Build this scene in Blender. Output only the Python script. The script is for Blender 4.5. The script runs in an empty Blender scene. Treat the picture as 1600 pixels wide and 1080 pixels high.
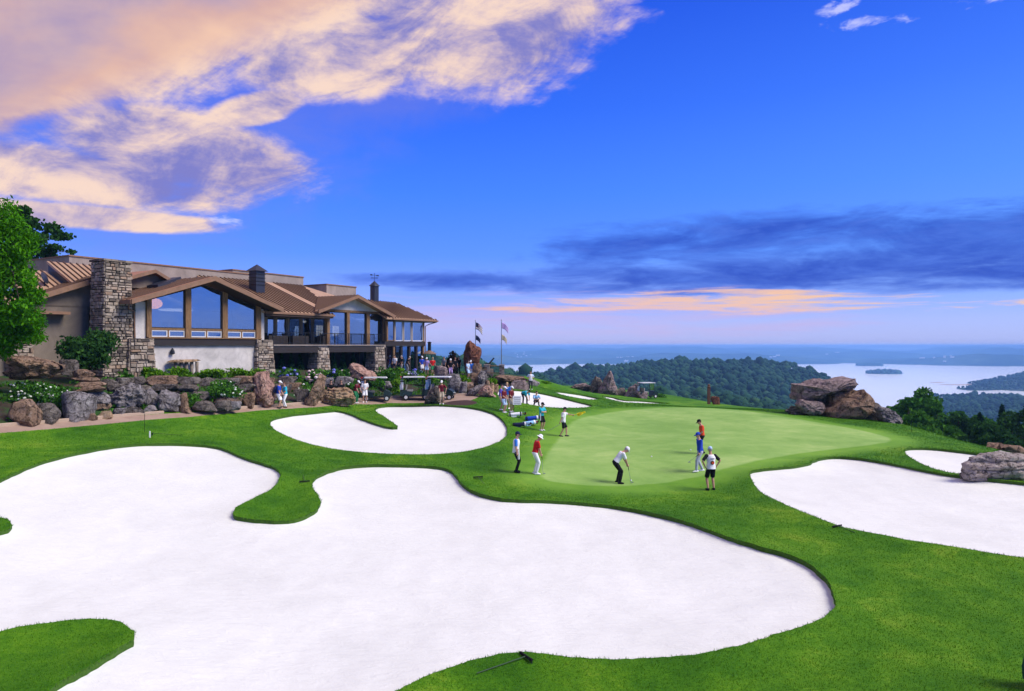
import bpy, bmesh, math, random
import numpy as np
from mathutils import Vector, Matrix, Euler, noise as mnoise
from mathutils.geometry import delaunay_2d_cdt

random.seed(7); np.random.seed(7)
R = math.radians
SC = bpy.context.scene
COL = SC.collection

# ------------------------------------------------------------------ camera
F = 1100.0                      # focal length in photo pixels (1600 wide)
CZ = 6.1                        # eye height above the front of the green
cam = bpy.data.cameras.new('camera'); cam.sensor_width = 36.0; cam.lens = 36.0 * F / 1600
cam.clip_start = 0.3; cam.clip_end = 80000
camo = bpy.data.objects.new('camera', cam); COL.objects.link(camo)
camo.location = (0, 0, CZ); camo.rotation_euler = (R(90), 0, 0)
SC.camera = camo
SC.view_settings.view_transform = 'Standard'; SC.view_settings.look = 'None'
SC.view_settings.exposure = 1.7; SC.view_settings.gamma = 1.0
SC.view_settings.use_curve_mapping = False
SC.render.engine = 'CYCLES'
SC.cycles.use_denoising = True
SC.cycles.max_bounces = 8; SC.cycles.diffuse_bounces = 3; SC.cycles.glossy_bounces = 3
SC.cycles.transparent_max_bounces = 16; SC.cycles.volume_bounces = 1
SC.cycles.sample_clamp_indirect = 6

# ------------------------------------------------------------------ node helpers
class NT:
    def __init__(s, tree): s.t = tree; s.n = tree.nodes; s.l = tree.links
    def new(s, typ, **kw):
        n = s.n.new(typ)
        for k, v in kw.items(): setattr(n, k, v)
        return n
    def put(s, inp, v):
        if hasattr(v, 'is_output') or isinstance(v, bpy.types.NodeSocket): s.l.new(v, inp)
        elif v is not None:
            if isinstance(v, (tuple, list)) and len(v) == 3 and inp.type == 'RGBA': v = (*v, 1)
            inp.default_value = v
    def m(s, op, a, b=None, c=None, clamp=False):
        n = s.new('ShaderNodeMath', operation=op, use_clamp=clamp)
        for i, v in enumerate((a, b, c)):
            if v is not None: s.put(n.inputs[i], v)
        return n.outputs[0]
    def mix(s, f, a, b, mode='MIX'):
        n = s.new('ShaderNodeMix', data_type='RGBA', blend_type=mode, clamp_factor=True)
        s.put(n.inputs[0], f); s.put(n.inputs[6], a); s.put(n.inputs[7], b)
        return n.outputs[2]
    def ramp(s, f, stops, interp='LINEAR'):
        n = s.new('ShaderNodeValToRGB'); cr = n.color_ramp; cr.interpolation = interp
        while len(cr.elements) < len(stops): cr.elements.new(0.5)
        for e, (p, c) in zip(cr.elements, stops):
            e.position = p; e.color = (*c, 1) if isinstance(c, (tuple, list)) else (c, c, c, 1)
        s.put(n.inputs[0], f); return n.outputs[0]
    def noise(s, vec, scale, detail=4, rough=0.55, dist=0.0, lac=2.0):
        n = s.new('ShaderNodeTexNoise'); n.inputs['Scale'].default_value = scale
        n.inputs['Detail'].default_value = detail; n.inputs['Roughness'].default_value = rough
        n.inputs['Distortion'].default_value = dist; n.inputs['Lacunarity'].default_value = lac
        if vec is not None: s.put(n.inputs['Vector'], vec)
        return n.outputs[0]
    def comb(s, x, y, z=0.0):
        n = s.new('ShaderNodeCombineXYZ')
        for i, v in enumerate((x, y, z)): s.put(n.inputs[i], v)
        return n.outputs[0]
    def smooth(s, v, lo, hi):
        n = s.new('ShaderNodeMapRange', interpolation_type='SMOOTHSTEP')
        s.put(n.inputs[0], v); n.inputs[1].default_value = lo; n.inputs[2].default_value = hi
        return n.outputs[0]
def srgb(r, g, b):
    f = lambda c: (c/255/12.92) if c/255 <= 0.04045 else ((c/255+0.055)/1.055)**2.4
    return (f(r), f(g), f(b))

# ------------------------------------------------------------------ sun (weak, low, wide: dusk light from the right)
SUN_AZ, SUN_EL = 104.0, 46.0      # degrees clockwise from the view axis, above the horizon
sun = bpy.data.lights.new('sun', 'SUN'); sun.energy = 1.5; sun.angle = R(32); sun.color = (1.0, 0.92, 0.77)
suno = bpy.data.objects.new('sun', sun); COL.objects.link(suno)
sd = Vector((math.sin(R(SUN_AZ))*math.cos(R(SUN_EL)), math.cos(R(SUN_AZ))*math.cos(R(SUN_EL)), math.sin(R(SUN_EL))))
suno.rotation_euler = sd.to_track_quat('Z', 'Y').to_euler()

# ------------------------------------------------------------------ world: dusk sky with clouds
W = bpy.data.worlds.new('World'); SC.world = W; W.use_nodes = True
def build_world():
    W.node_tree.nodes.clear(); N = NT(W.node_tree)
    out = N.new('ShaderNodeOutputWorld'); bg = N.new('ShaderNodeBackground')
    tc = N.new('ShaderNodeTexCoord'); sep = N.new('ShaderNodeSeparateXYZ')
    N.put(sep.inputs[0], tc.outputs['Generated']); x, y, z = sep.outputs
    az = N.m('MULTIPLY', N.m('ARCTAN2', x, y), 57.29578)
    el = N.m('MULTIPLY', N.m('ARCSINE', z), 57.29578)
    sky = N.new('ShaderNodeTexSky', sky_type='NISHITA', sun_disc=False)
    sky.sun_elevation = R(SUN_EL); sky.sun_rotation = R(SUN_AZ); sky.altitude = 300
    sky.air_density = 1.0; sky.dust_density = 0.4; sky.ozone_density = 3.0
    hs = N.new('ShaderNodeHueSaturation'); hs.inputs['Saturation'].default_value = 1.22
    N.put(hs.inputs['Color'], sky.outputs[0])
    base = N.mix(1.0, hs.outputs[0], (0.45, 0.7, 1.5), 'MULTIPLY')
    # colour of the evening air by elevation, blended over the physical sky (kept in the sky's own units: x 10)
    S = 10.0
    k = lambda r, g, b, m=1.0: tuple(c*m*S*SKYG for c in srgb(r, g, b))
    elb = N.m('DIVIDE', N.m('MAXIMUM', el, 0.0), 60.0)
    even = N.ramp(elb, [(0.0, k(182, 172, 220)), (0.03, k(172, 170, 226)), (0.065, k(128, 148, 230)), (0.12, k(84, 130, 234)), (0.20, k(60, 118, 238)),
                        (0.31, k(38, 94, 230)), (0.44, k(24, 72, 212)), (1.0, k(28, 74, 196))])
    col = N.mix(0.88, base, even)
    # brighter towards the right-hand horizon where the sun went down
    warm = N.m('MULTIPLY', N.smooth(az, -15.0, 70.0), N.smooth(el, 32.0, 8.0))
    col = N.mix(N.m('MULTIPLY', warm, 0.30), col, k(130, 190, 255))
    # ---- clouds
    def blob(a0, e0, ra, re, rot=0.0):
        c, s_ = math.cos(R(rot)), math.sin(R(rot))
        da = N.m('SUBTRACT', az, a0); de = N.m('SUBTRACT', el, e0)
        u = N.m('DIVIDE', N.m('ADD', N.m('MULTIPLY', da, c), N.m('MULTIPLY', de, s_)), ra)
        v = N.m('DIVIDE', N.m('SUBTRACT', N.m('MULTIPLY', de, c), N.m('MULTIPLY', da, s_)), re)
        return N.m('SUBTRACT', 1.0, N.m('ADD', N.m('MULTIPLY', u, u), N.m('MULTIPLY', v, v)))
    def union(*b):
        r = b[0]
        for q in b[1:]: r = N.m('SMOOTH_MAX', r, q, 0.25)
        return r
    ar = N.m('MULTIPLY', az, 0.01745)
    er = N.m('MULTIPLY', el, 0.01745)
    # streaks run slightly up to the right
    su = N.m('ADD', N.m('MULTIPLY', ar, 0.94), N.m('MULTIPLY', er, 0.34))
    sv = N.m('SUBTRACT', N.m('MULTIPLY', er, 0.94), N.m('MULTIPLY', ar, 0.34))
    v1 = N.comb(N.m('MULTIPLY', ar, 4.2), N.m('MULTIPLY', er, 9.5), 3.1)
    v2 = N.comb(N.m('MULTIPLY', su, 3.0), N.m('MULTIPLY', sv, 6.0), 7.7)
    n1 = N.noise(v1, 1.5, 6, 0.62, 0.35); n2 = N.noise(v2, 2.2, 6, 0.62, 0.6); n3 = N.noise(v1, 6.0, 4, 0.65, 0.3)
    nn = N.m('ADD', N.m('MULTIPLY', N.m('SUBTRACT', n1, 0.5), 3.0), N.m('MULTIPLY', N.m('SUBTRACT', n2, 0.5), 2.6))
    nn = N.m('ADD', nn, N.m('MULTIPLY', N.m('SUBTRACT', n3, 0.5), 1.1))
    # the great cloud fills the sky up and to the left of a slanting edge
    edge = N.m('MAXIMUM', 11.0, N.m('ADD', 12.2, N.m('MULTIPLY', N.m('ADD', az, 36.0), 0.50)))
    big = N.m('MINIMUM', N.m('DIVIDE', N.m('SUBTRACT', el, edge), 3.6), 2.0)
    m1 = union(blob(-3.0, 25.6, 12.5, 6.2, 0), blob(-14, 22.0, 9, 3.4, 8), blob(-25, 14.0, 10.5, 3.2, -7), blob(-33, 11.6, 15, 2.1, -2), blob(-32, 8.9, 11, 0.9, 0), blob(-20, 17.5, 4, 1.2, 20))
    d1 = N.m('ADD', N.m('MAXIMUM', m1, big), N.m('MULTIPLY', nn, 0.40))
    a1 = N.smooth(d1, -0.15, 0.55)
    veil = N.m('MULTIPLY', N.smooth(N.m('ADD', N.m('MAXIMUM', union(blob(-30, 14, 22, 9, 8), blob(-12, 22, 16, 6, 6)), big), N.m('MULTIPLY', nn, 0.35)), -0.1, 1.0), 0.42)
    col = N.mix(veil, col, k(128, 132, 214))
    thick = N.smooth(d1, 0.2, 1.3)
    lit = N.smooth(N.m('ADD', N.m('ADD', n2, N.m('MULTIPLY', n3, 0.30)), N.m('MULTIPLY', n1, 0.40)), 0.66, 1.04)
    ccol = N.mix(lit, k(126, 126, 196), k(246, 216, 196))
    smoothmass = N.m('MULTIPLY', N.smooth(big, 0.1, 1.0), 0.88)
    n7 = N.noise(v2, 1.1, 4, 0.55, 0.5)
    f7 = N.m('ADD', n7, N.m('MULTIPLY', N.m('SUBTRACT', 1.2, big), 0.22))
    mass = N.ramp(f7, [(0.28, k(146, 138, 186)), (0.46, k(192, 164, 176)), (0.62, k(222, 178, 160)), (0.80, k(246, 202, 168))])
    ccol = N.mix(smoothmass, ccol, mass)
    col = N.mix(N.m('MULTIPLY', a1, 0.96), col, ccol)
    # dark blue bank over the right-hand horizon, flat underneath
    v4 = N.comb(N.m('MULTIPLY', ar, 3.0), N.m('MULTIPLY', er, 13.0), 11.3)
    n4 = N.noise(v4, 1.7, 6, 0.62, 0.5); n5 = N.noise(v4, 5.0, 4, 0.6, 0.3)
    bank = union(blob(34, 5.8, 30, 2.8, 0.3), blob(18, 5.3, 27, 1.7, 0), N.m('SUBTRACT', blob(30, 8.0, 24, 2.2, -2), 0.15), N.m('SUBTRACT', blob(12, 7.4, 15, 2.6, 3), 0.35), N.m('SUBTRACT', blob(-3, 5.3, 16, 0.8, 0), 0.2))
    d2 = N.m('ADD', bank, N.m('MULTIPLY', N.m('ADD', N.m('SUBTRACT', n4, 0.52), N.m('MULTIPLY', N.m('SUBTRACT', n5, 0.5), 0.5)), 2.7))
    flat = N.smooth(N.m('ADD', N.m('ADD', el, N.m('MULTIPLY', N.m('MAXIMUM', az, 0.0), 0.016)), N.m('MULTIPLY', N.m('SUBTRACT', n4, 0.5), 0.8)), 3.8, 4.5)
    a2 = N.m('MULTIPLY', N.m('MULTIPLY', N.smooth(d2, -0.25, 1.0), flat), 0.9)
    bcol = N.mix(N.smooth(n5, 0.35, 0.8), k(38, 72, 186), k(78, 116, 220))
    col = N.mix(a2, col, bcol)
    # orange streaks under the bank
    v6 = N.comb(N.m('MULTIPLY', ar, 2.4), N.m('MULTIPLY', er, 34.0), 5.5)
    n6 = N.noise(v6, 1.9, 6, 0.66, 0.3)
    band = union(blob(14, 3.3, 17, 0.95, 0.2), blob(27, 3.15, 15, 0.7, -1.0))
    a3 = N.m('MULTIPLY', N.smooth(N.m('ADD', band, N.m('MULTIPLY', N.m('SUBTRACT', n6, 0.49), 6.0)), 0.15, 1.3), N.smooth(el, 0.6, 2.2))
    col = N.mix(N.m('MULTIPLY', a3, 0.9), col, k(255, 202, 138))
    a3b = N.m('MULTIPLY', N.smooth(N.m('ADD', blob(6, 2.4, 24, 2.4, 0), N.m('MULTIPLY', N.m('SUBTRACT', n6, 0.5), 3.4)), 0.2, 1.2), 0.45)
    col = N.mix(a3b, col, k(206, 178, 220))
    # a few high wisps
    wis = union(blob(26.5, 22.3, 3.6, 0.45, -4), blob(25.0, 23.7, 1.6, 0.6, 10), blob(37, 22.6, 5, 0.9, 2), blob(-22, 9.3, 1.6, .5, 0))
    a4 = N.m('MULTIPLY', N.smooth(N.m('ADD', wis, N.m('MULTIPLY', N.m('SUBTRACT', n3, 0.5), 4.5)), 0.2, 1.5), 0.65)
    col = N.mix(a4, col, k(222, 222, 255))
    # below the horizon: dim ground colour
    col = N.mix(N.smooth(el, -0.3, -3.0), col, k(80, 96, 120))
    N.put(bg.inputs[0], col); bg.inputs[1].default_value = 0.1
    N.l.new(bg.outputs[0], out.inputs[0])
SKYG = 0.33
build_world()
W.cycles.sampling_method = 'MANUAL'; W.cycles.sample_map_resolution = 256

# ------------------------------------------------------------------ mesh helpers
def link(o, parent=None):
    COL.objects.link(o)
    if parent is not None: o.parent = parent
    return o
def mesh(name, verts, faces, mat=None, parent=None, smooth=False, mats=None, mi=None, tint=None):
    me = bpy.data.meshes.new(name)
    me.from_pydata([tuple(map(float, v)) for v in verts], [], [tuple(map(int, f)) for f in faces]); me.update()
    for mm in (mats or ([mat] if mat else [])): me.materials.append(mm)
    if mi is not None: me.polygons.foreach_set('material_index', np.array(mi, dtype=np.int32))
    if smooth: me.polygons.foreach_set('use_smooth', np.ones(len(me.polygons), dtype=bool))
    if tint is not None:          # per-vertex tint value
        a = me.attributes.new('tint', 'FLOAT', 'POINT'); a.data.foreach_set('value', np.array(tint, dtype=np.float32))
    o = bpy.data.objects.new(name, me); return link(o, parent)
def empty(name, loc=(0, 0, 0), rz=0.0, label=None, cat=None, group=None):
    o = bpy.data.objects.new(name, None); COL.objects.link(o); o.empty_display_size = 0.2
    o.location = loc; o.rotation_euler = (0, 0, rz); return tag(o, label, cat, group)
def tag(o, label=None, cat=None, group=None, kind=None):
    if label: o['label'] = label
    if cat: o['category'] = cat
    if group: o['group'] = group
    if kind: o['kind'] = kind
    return o
class MB:
    """collects simple solids into one mesh"""
    def __init__(s): s.v = []; s.f = []; s.t = []
    def add(s, vs, fs, tint=0.5):
        b = len(s.v); s.v += [tuple(v) for v in vs]; s.f += [tuple(b+i for i in f) for f in fs]; s.t += [tint]*len(vs); return s
    def box(s, c, d, rot=None, tint=0.5):
        hx, hy, hz = d[0]/2, d[1]/2, d[2]/2
        vs = [Vector((sx*hx, sy*hy, sz*hz)) for sx in (-1, 1) for sy in (-1, 1) for sz in (-1, 1)]
        if rot is not None: vs = [rot @ v for v in vs]
        vs = [v + Vector(c) for v in vs]
        return s.add(vs, [(0, 1, 3, 2), (4, 6, 7, 5), (0, 4, 5, 1), (2, 3, 7, 6), (0, 2, 6, 4), (1, 5, 7, 3)], tint)
    def box2(s, a, b, tint=0.5):
        return s.box([(a[i]+b[i])/2 for i in range(3)], [abs(b[i]-a[i]) for i in range(3)], None, tint)
    def tube(s, pts, radii, n=8, cap=True, tint=0.5, ex=None):
        pts = [Vector(p) for p in pts]; rings = []
        if not hasattr(radii, '__len__'): radii = [radii]*len(pts)
        up = None
        for i, p in enumerate(pts):
            d = (pts[min(i+1, len(pts)-1)] - pts[max(i-1, 0)])
            if d.length < 1e-9: d = Vector((0, 0, 1))
            d.normalize()
            if up is None:
                up = Vector((0, 0, 1)) if abs(d.z) < 0.9 else Vector((0, 1, 0))
                if ex is not None: up = Vector(ex)
            a = d.cross(up)
            if a.length < 1e-6: a = d.orthogonal()
            a.normalize(); b = a.cross(d).normalized(); up = b
            r = radii[i]; ra, rb = (r if hasattr(r, '__len__') else (r, r))
            rings.append([p + a*ra*math.cos(2*math.pi*k/n) + b*rb*math.sin(2*math.pi*k/n) for k in range(n)])
        vs = [v for r in rings for v in r]; fs = []
        for i in range(len(rings)-1):
            for k in range(n):
                fs.append((i*n+k, i*n+(k+1) % n, (i+1)*n+(k+1) % n, (i+1)*n+k))
        if cap:
            fs.append(tuple(range(n-1, -1, -1))); fs.append(tuple((len(rings)-1)*n+k for k in range(n)))
        return s.add(vs, fs, tint)
    def lathe(s, c, prof, n=16, tint=0.5, rot=None):
        vs = []; fs = []
        for r, z in prof:
            for k in range(n):
                v = Vector((r*math.cos(2*math.pi*k/n), r*math.sin(2*math.pi*k/n), z))
                if rot is not None: v = rot @ v
                vs.append(v + Vector(c))
        for i in range(len(prof)-1):
            for k in range(n): fs.append((i*n+k, i*n+(k+1) % n, (i+1)*n+(k+1) % n, (i+1)*n+k))
        fs.append(tuple(range(n-1, -1, -1))); fs.append(tuple((len(prof)-1)*n+k for k in range(n)))
        return s.add(vs, fs, tint)
    def prism(s, poly, fn, d0, d1, tint=0.5):
        """poly of (a, b); fn(a, b, d) -> point; extruded from d0 to d1"""
        n = len(poly)
        vs = [fn(a, b, d0) for a, b in poly] + [fn(a, b, d1) for a, b in poly]
        fs = [tuple(range(n-1, -1, -1)), tuple(range(n, 2*n))]
        fs += [(i, (i+1) % n, n+(i+1) % n, n+i) for i in range(n)]
        return s.add(vs, fs, tint)
    def ball(s, c, r, sub=1, tint=0.5, rot=None):
        vs, fs = ico(sub); r = r if hasattr(r, '__len__') else (r, r, r)
        q = [Vector((v[0]*r[0], v[1]*r[1], v[2]*r[2])) for v in vs]
        if rot is not None: q = [rot @ v for v in q]
        return s.add([v + Vector(c) for v in q], fs, tint)
    def build(s, name, mat, parent=None, smooth=False):
        o = mesh(name, s.v, s.f, mat, parent, smooth, tint=s.t)
        bm = bmesh.new(); bm.from_mesh(o.data); bmesh.ops.recalc_face_normals(bm, faces=bm.faces); bm.to_mesh(o.data); bm.free()
        return o
_ico = {}
def ico(sub):
    if sub not in _ico:
        bm = bmesh.new(); bmesh.ops.create_icosphere(bm, subdivisions=sub, radius=1.0)
        bm.verts.ensure_lookup_table()
        _ico[sub] = ([tuple(v.co) for v in bm.verts], [tuple(v.index for v in f.verts) for f in bm.faces]); bm.free()
    return _ico[sub]

# ------------------------------------------------------------------ materials
MATS = {}
def mat(name, fn):
    if name in MATS: return MATS[name]
    m = bpy.data.materials.new(name); m.use_nodes = True; m.node_tree.nodes.clear()
    N = NT(m.node_tree); out = N.new('ShaderNodeOutputMaterial'); r = fn(N)
    if isinstance(r, dict):
        for k, v in r.items(): N.l.new(v, out.inputs[k])
    else: N.l.new(r, out.inputs[0])
    MATS[name] = m; return m
def bsdf(N, col, rough=0.7, bump=None, bstr=0.3, bdist=0.02, spec=0.3, metal=0.0, **kw):
    b = N.new('ShaderNodeBsdfPrincipled'); N.put(b.inputs['Base Color'], col); N.put(b.inputs['Roughness'], rough)
    b.inputs['Specular IOR Level'].default_value = spec; b.inputs['Metallic'].default_value = metal
    for k, v in kw.items(): N.put(b.inputs[k], v)
    if bump is not None:
        bn = N.new('ShaderNodeBump'); bn.inputs['Strength'].default_value = bstr; bn.inputs['Distance'].default_value = bdist
        N.put(bn.inputs['Height'], bump); N.l.new(bn.outputs[0], b.inputs['Normal'])
    return b.outputs[0]
def coords(N, kind='Object'): return N.new('ShaderNodeTexCoord').outputs[kind]
def geopos(N): return N.new('ShaderNodeNewGeometry').outputs['Position']
def attr(N, name='tint'): return N.new('ShaderNodeAttribute', attribute_name=name).outputs['Fac']
def plain(name, col, rough=0.6, spec=0.3, metal=0.0, var=0.25, scale=12.0):
    def fn(N):
        p = coords(N); n = N.noise(p, scale, 4, 0.6)
        c = N.mix(n, tuple(c*(1-var) for c in col), tuple(min(1, c*(1+var)) for c in col))
        return bsdf(N, c, rough, n, 0.15, 0.01, spec, metal)
    return mat(name, fn)

# ------------------------------------------------------------------ photo geometry
def P(px, py, Y): return Vector(((px-800)/F*Y, Y, CZ-(py-540)/F*Y))
def smoothpoly(pts, step=None, closed=True, iters=2):
    q = [Vector(p[:2]) for p in pts]
    for _ in range(iters):
        r = []
        n = len(q)
        for i in range(n if closed else n-1):
            a, b = q[i], q[(i+1) % n]; r += [a*0.75+b*0.25, a*0.25+b*0.75]
        if not closed: r = [q[0]] + r + [q[-1]]
        q = r
    return q
def resample(q, step, closed=True):
    """step may be a function of the point"""
    out = [q[0]]; n = len(q); acc = 0.0
    for i in range(n if closed else n-1):
        a, b = q[i], q[(i+1) % n]; L = (b-a).length
        if L < 1e-9: continue
        t = 0.0
        while True:
            st = step(a) if callable(step) else step
            need = st - acc
            if t + need > L: acc += L - t; break
            t += need; acc = 0.0; out.append(a + (b-a)*(t/L))
    if closed and len(out) > 2 and (out[-1]-out[0]).length < 0.5*(step(out[0]) if callable(step) else step): out.pop()
    return out
def inpoly(X, Y, poly):
    px = np.array([p[0] for p in poly]); py = np.array([p[1] for p in poly])
    X = np.asarray(X, float); Y = np.asarray(Y, float); ins = np.zeros(X.shape, bool); j = len(px)-1
    for i in range(len(px)):
        c = ((py[i] > Y) != (py[j] > Y))
        with np.errstate(divide='ignore', invalid='ignore'):
            xi = (px[j]-px[i])*(Y-py[i])/(py[j]-py[i])+px[i]
        ins ^= c & (X < xi); j = i
    return ins
def distpoly(X, Y, poly, closed=True):
    X = np.asarray(X, float); Y = np.asarray(Y, float); D = np.full(X.shape, 1e18)
    n = len(poly)
    for i in range(n if closed else n-1):
        ax, ay = poly[i][0], poly[i][1]; bx, by = poly[(i+1) % n][0], poly[(i+1) % n][1]
        dx, dy = bx-ax, by-ay; L = dx*dx+dy*dy+1e-12
        t = np.clip(((X-ax)*dx+(Y-ay)*dy)/L, 0, 1)
        D = np.minimum(D, (X-ax-t*dx)**2+(Y-ay-t*dy)**2)
    return np.sqrt(D)

# ------------------------------------------------------------------ the hilltop: heights from people and things of known size
TH = 58.8
U = Vector((math.cos(R(TH)), math.sin(R(TH)), 0)); Nn = Vector((math.sin(R(TH)), -math.cos(R(TH)), 0))
O0 = Vector((-23.93, 46.5, 0))
def L2W(s, t, z): return Vector((O0.x+U.x*s+Nn.x*t, O0.y+U.y*s+Nn.y*t, z))
def st(x, y):
    dx, dy = x-O0.x, y-O0.y
    return dx*U.x+dy*U.y, dx*Nn.x+dy*Nn.y
def ray_t(px, t):
    """point where the sight line of column px meets the facade plane t: (s, depth)"""
    k = (px-800)/F
    # O0 + U s + N t = (k Y, Y)
    a = np.array([[U.x, -k], [U.y, -1.0]]); b = np.array([-(O0.x+Nn.x*t), -(O0.y+Nn.y*t)])
    s, Y = np.linalg.solve(a, b); return float(s), float(Y)
def fz(px, py, t):
    s, Y = ray_t(px, t); return s, CZ-(py-540)/F*Y
CTRL = [(0,672,33),(150,661,36.3),(290,650,40),(440,637,45.8),(520,632,50),(570,628,55),(690,632,50),(660,625,57),(790,643,47.5),(740,622,56),
 (820,633,53),(846,673,44.5),(881,682,43),(830,608,74),(600,712,34),(600,636,52),(700,634,51),(790,685,40),(420,662,42),(500,703,35),(210,697,32),(100,715,29.5),(0,755,25),(435,740,29.5),
 (370,808,23.5),(600,730,31),(720,765,28),(850,786,25.5),(970,795,25.4),(1100,830,22),(1300,930,17),(1250,995,14.4),(1040,1036,13.2),(840,1028,13.4),(640,1080,12.2),(200,1000,14.0),
 (100,1080,11.8),(0,990,13.9),(0,825,20.5),(400,950,15.6),(700,900,18),(250,850,20.5),(968,755,29.8),(1110,767,29.3),(806,739,30.4),(836,741,31),(1095,738,31.5),(1050,690,40),(1060,637,60),(1390,688,42),
 (1200,660,50),(930,650,54),(900,632,61),(870,606,84),(960,626,74),(1000,618,88),(1110,636,74),(1240,645,60),(1410,665,52),(1500,690,42.5),(1600,712,37),
 (1290,716,36),(1180,740,31),(1320,830,22),(1600,875,18.8),(1450,745,29.8),(1415,705,37),(1510,745,30.5),(1600,742,30.6),(1600,1080,12.1),(1400,1000,14.3),(1250,800,23.6),(1450,950,16)]
cp = [tuple(P(*c)) for c in CTRL]
for s_, t_, z_ in [(-12,1,3.9),(-12,4,3.2),(-12,7.2,2.2),(-5,1,3.9),(0,1.2,3.95),(0,4.2,3.1),(4,1.2,3.95),(9,1.2,3.9),(9,4.2,3.0),(4,4.2,3.0),(14,1.5,3.7),(14,4.6,2.7),(19,1.5,3.55),(19,4.6,2.6),
                    (25,1.5,3.4),(25,4.5,2.9),(31,1.5,3.3),(31,5.5,3.1),(37,4.0,3.1),(37,-1,3.2),(40,7,2.6),(35,9,2.2),(-20,4,3.3),(-30,4,3.2),(0,-10,3.9),(15,-10,3.7),(30,-10,3.4),(-20,-10,3.9),(-20,9,2.3)]:
    p = L2W(s_, t_, 0); cp.append((p.x, p.y, z_))
cp += [(-30,15,1.2),(-30,25,1.9),(0,0,0.0),(20,0,0.0),(-20,0,0.3),(0,-20,-0.2),(40,20,0.0),(40,0,-.3),(-45,20,2.0),(-60,45,3.5),(-10,108,0.8),(20,108,-0.4),(45,75,-0.6),(60,45,-0.6),(-40,110,3.0)]
cp = np.array(cp, float)
def _tps(r2): return 0.5*r2*np.log(r2+1e-9)
_n = len(cp); _K = _tps(((cp[:, None, :2]-cp[None, :, :2])**2).sum(-1)) + np.eye(_n)*6.0
_A = np.zeros((_n+3, _n+3)); _A[:_n, :_n] = _K; _A[:_n, _n] = 1; _A[:_n, _n+1:] = cp[:, :2]; _A[_n:, :_n] = _A[:_n, _n:].T
_w = np.linalg.solve(_A, np.concatenate([cp[:, 2], np.zeros(3)]))
EDGE = [(p.x, p.y) for p in (P(1600,712,38),P(1500,690,44),P(1410,666,55),P(1300,655,64),P(1200,645,74),P(1110,636,84),P(1050,632,94),P(960,620,106),P(870,603,114),P(790,590,112))]
EDGE += [(-10, 118), (-60, 130), (-120, 110), (-120, -60), (70, -60), (52, 0), (42, 22)]
def height(X, Y):
    X = np.asarray(X, float); Y = np.asarray(Y, float); sh = X.shape; x = X.ravel(); y = Y.ravel(); z = np.zeros(len(x))
    for i in range(0, len(x), 8000):
        xx, yy = x[i:i+8000], y[i:i+8000]
        r2 = (xx[:, None]-cp[None, :, 0])**2+(yy[:, None]-cp[None, :, 1])**2
        z[i:i+8000] = _tps(r2) @ _w[:_n] + _w[_n] + _w[_n+1]*xx + _w[_n+2]*yy
    d = distpoly(x, y, EDGE); ins = inpoly(x, y, EDGE); d = np.where(ins, -d, d)
    dd = np.maximum(d+1.5, 0)
    z = z - np.where(dd < 5, 0.06*dd*dd, 1.5+0.6*(dd-5))
    return z.reshape(sh)
def gz(x, y): return float(height(np.array([x]), np.array([y]))[0])
def hits(pix):
    """pixels -> points on the hilltop"""
    pix = np.array(pix, float); kx = (pix[:, 0]-800)/F; kz = -(pix[:, 1]-540)/F
    lo = np.full(len(pix), 6.0); Yg = 6.0*1.0125**np.arange(0, 260); best = np.full(len(pix), np.nan); prev = np.full(len(pix), 6.0); done = np.zeros(len(pix), bool)
    for Yv in Yg:
        m = ~done
        if not m.any(): break
        zz = height(kx[m]*Yv, np.full(m.sum(), Yv)); below = (CZ+kz[m]*Yv) < zz
        idx = np.where(m)[0]; h = idx[below]; lo[h] = prev[h]; best[h] = Yv; done[h] = True; prev[idx] = Yv
    hi = np.where(done, best, 60.0); lo = np.where(done, lo, 59.9)
    for _ in range(14):
        mid = (lo+hi)/2; b = (CZ+kz*mid) < height(kx*mid, mid); hi = np.where(b, mid, hi); lo = np.where(b, lo, mid)
    return [Vector((k*Yv, Yv, CZ+q*Yv)) for k, q, Yv in zip(kx, kz, hi)]
def hit(px, py): return hits([(px, py)])[0]

# ------------------------------------------------------------------ land materials
def turf_fn(c1, c2, c3, sc=1.0):
    def fn(N):
        p = geopos(N)
        n1 = N.noise(p, 0.22*sc, 5, 0.6, 0.4); n2 = N.noise(p, 1.7*sc, 5, 0.65, 0.3); n3 = N.noise(p, 22.0, 4, 0.75)
        st_ = N.new('ShaderNodeMapping'); st_.inputs['Scale'].default_value = (6.0, 30.0, 10.0); st_.inputs['Rotation'].default_value = (0, 0, 0.5)
        N.put(st_.inputs[0], p); n4 = N.noise(st_.outputs[0], 2.2, 4, 0.7, 0.5)
        f = N.m('ADD', N.m('MULTIPLY', n1, 0.8), N.m('MULTIPLY', n2, 0.5))
        f = N.m('ADD', f, N.m('ADD', N.m('MULTIPLY', N.m('SUBTRACT', n3, 0.5), 0.5), N.m('MULTIPLY', N.m('SUBTRACT', n4, 0.5), 0.7)))
        c = N.ramp(f, [(0.36, c1), (0.62, c2), (0.9, c3)])
        h = N.m('ADD', N.m('MULTIPLY', n3, 0.6), n4)
        return bsdf(N, c, 0.85, h, 0.6, 0.035, 0.15)
    return fn
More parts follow.
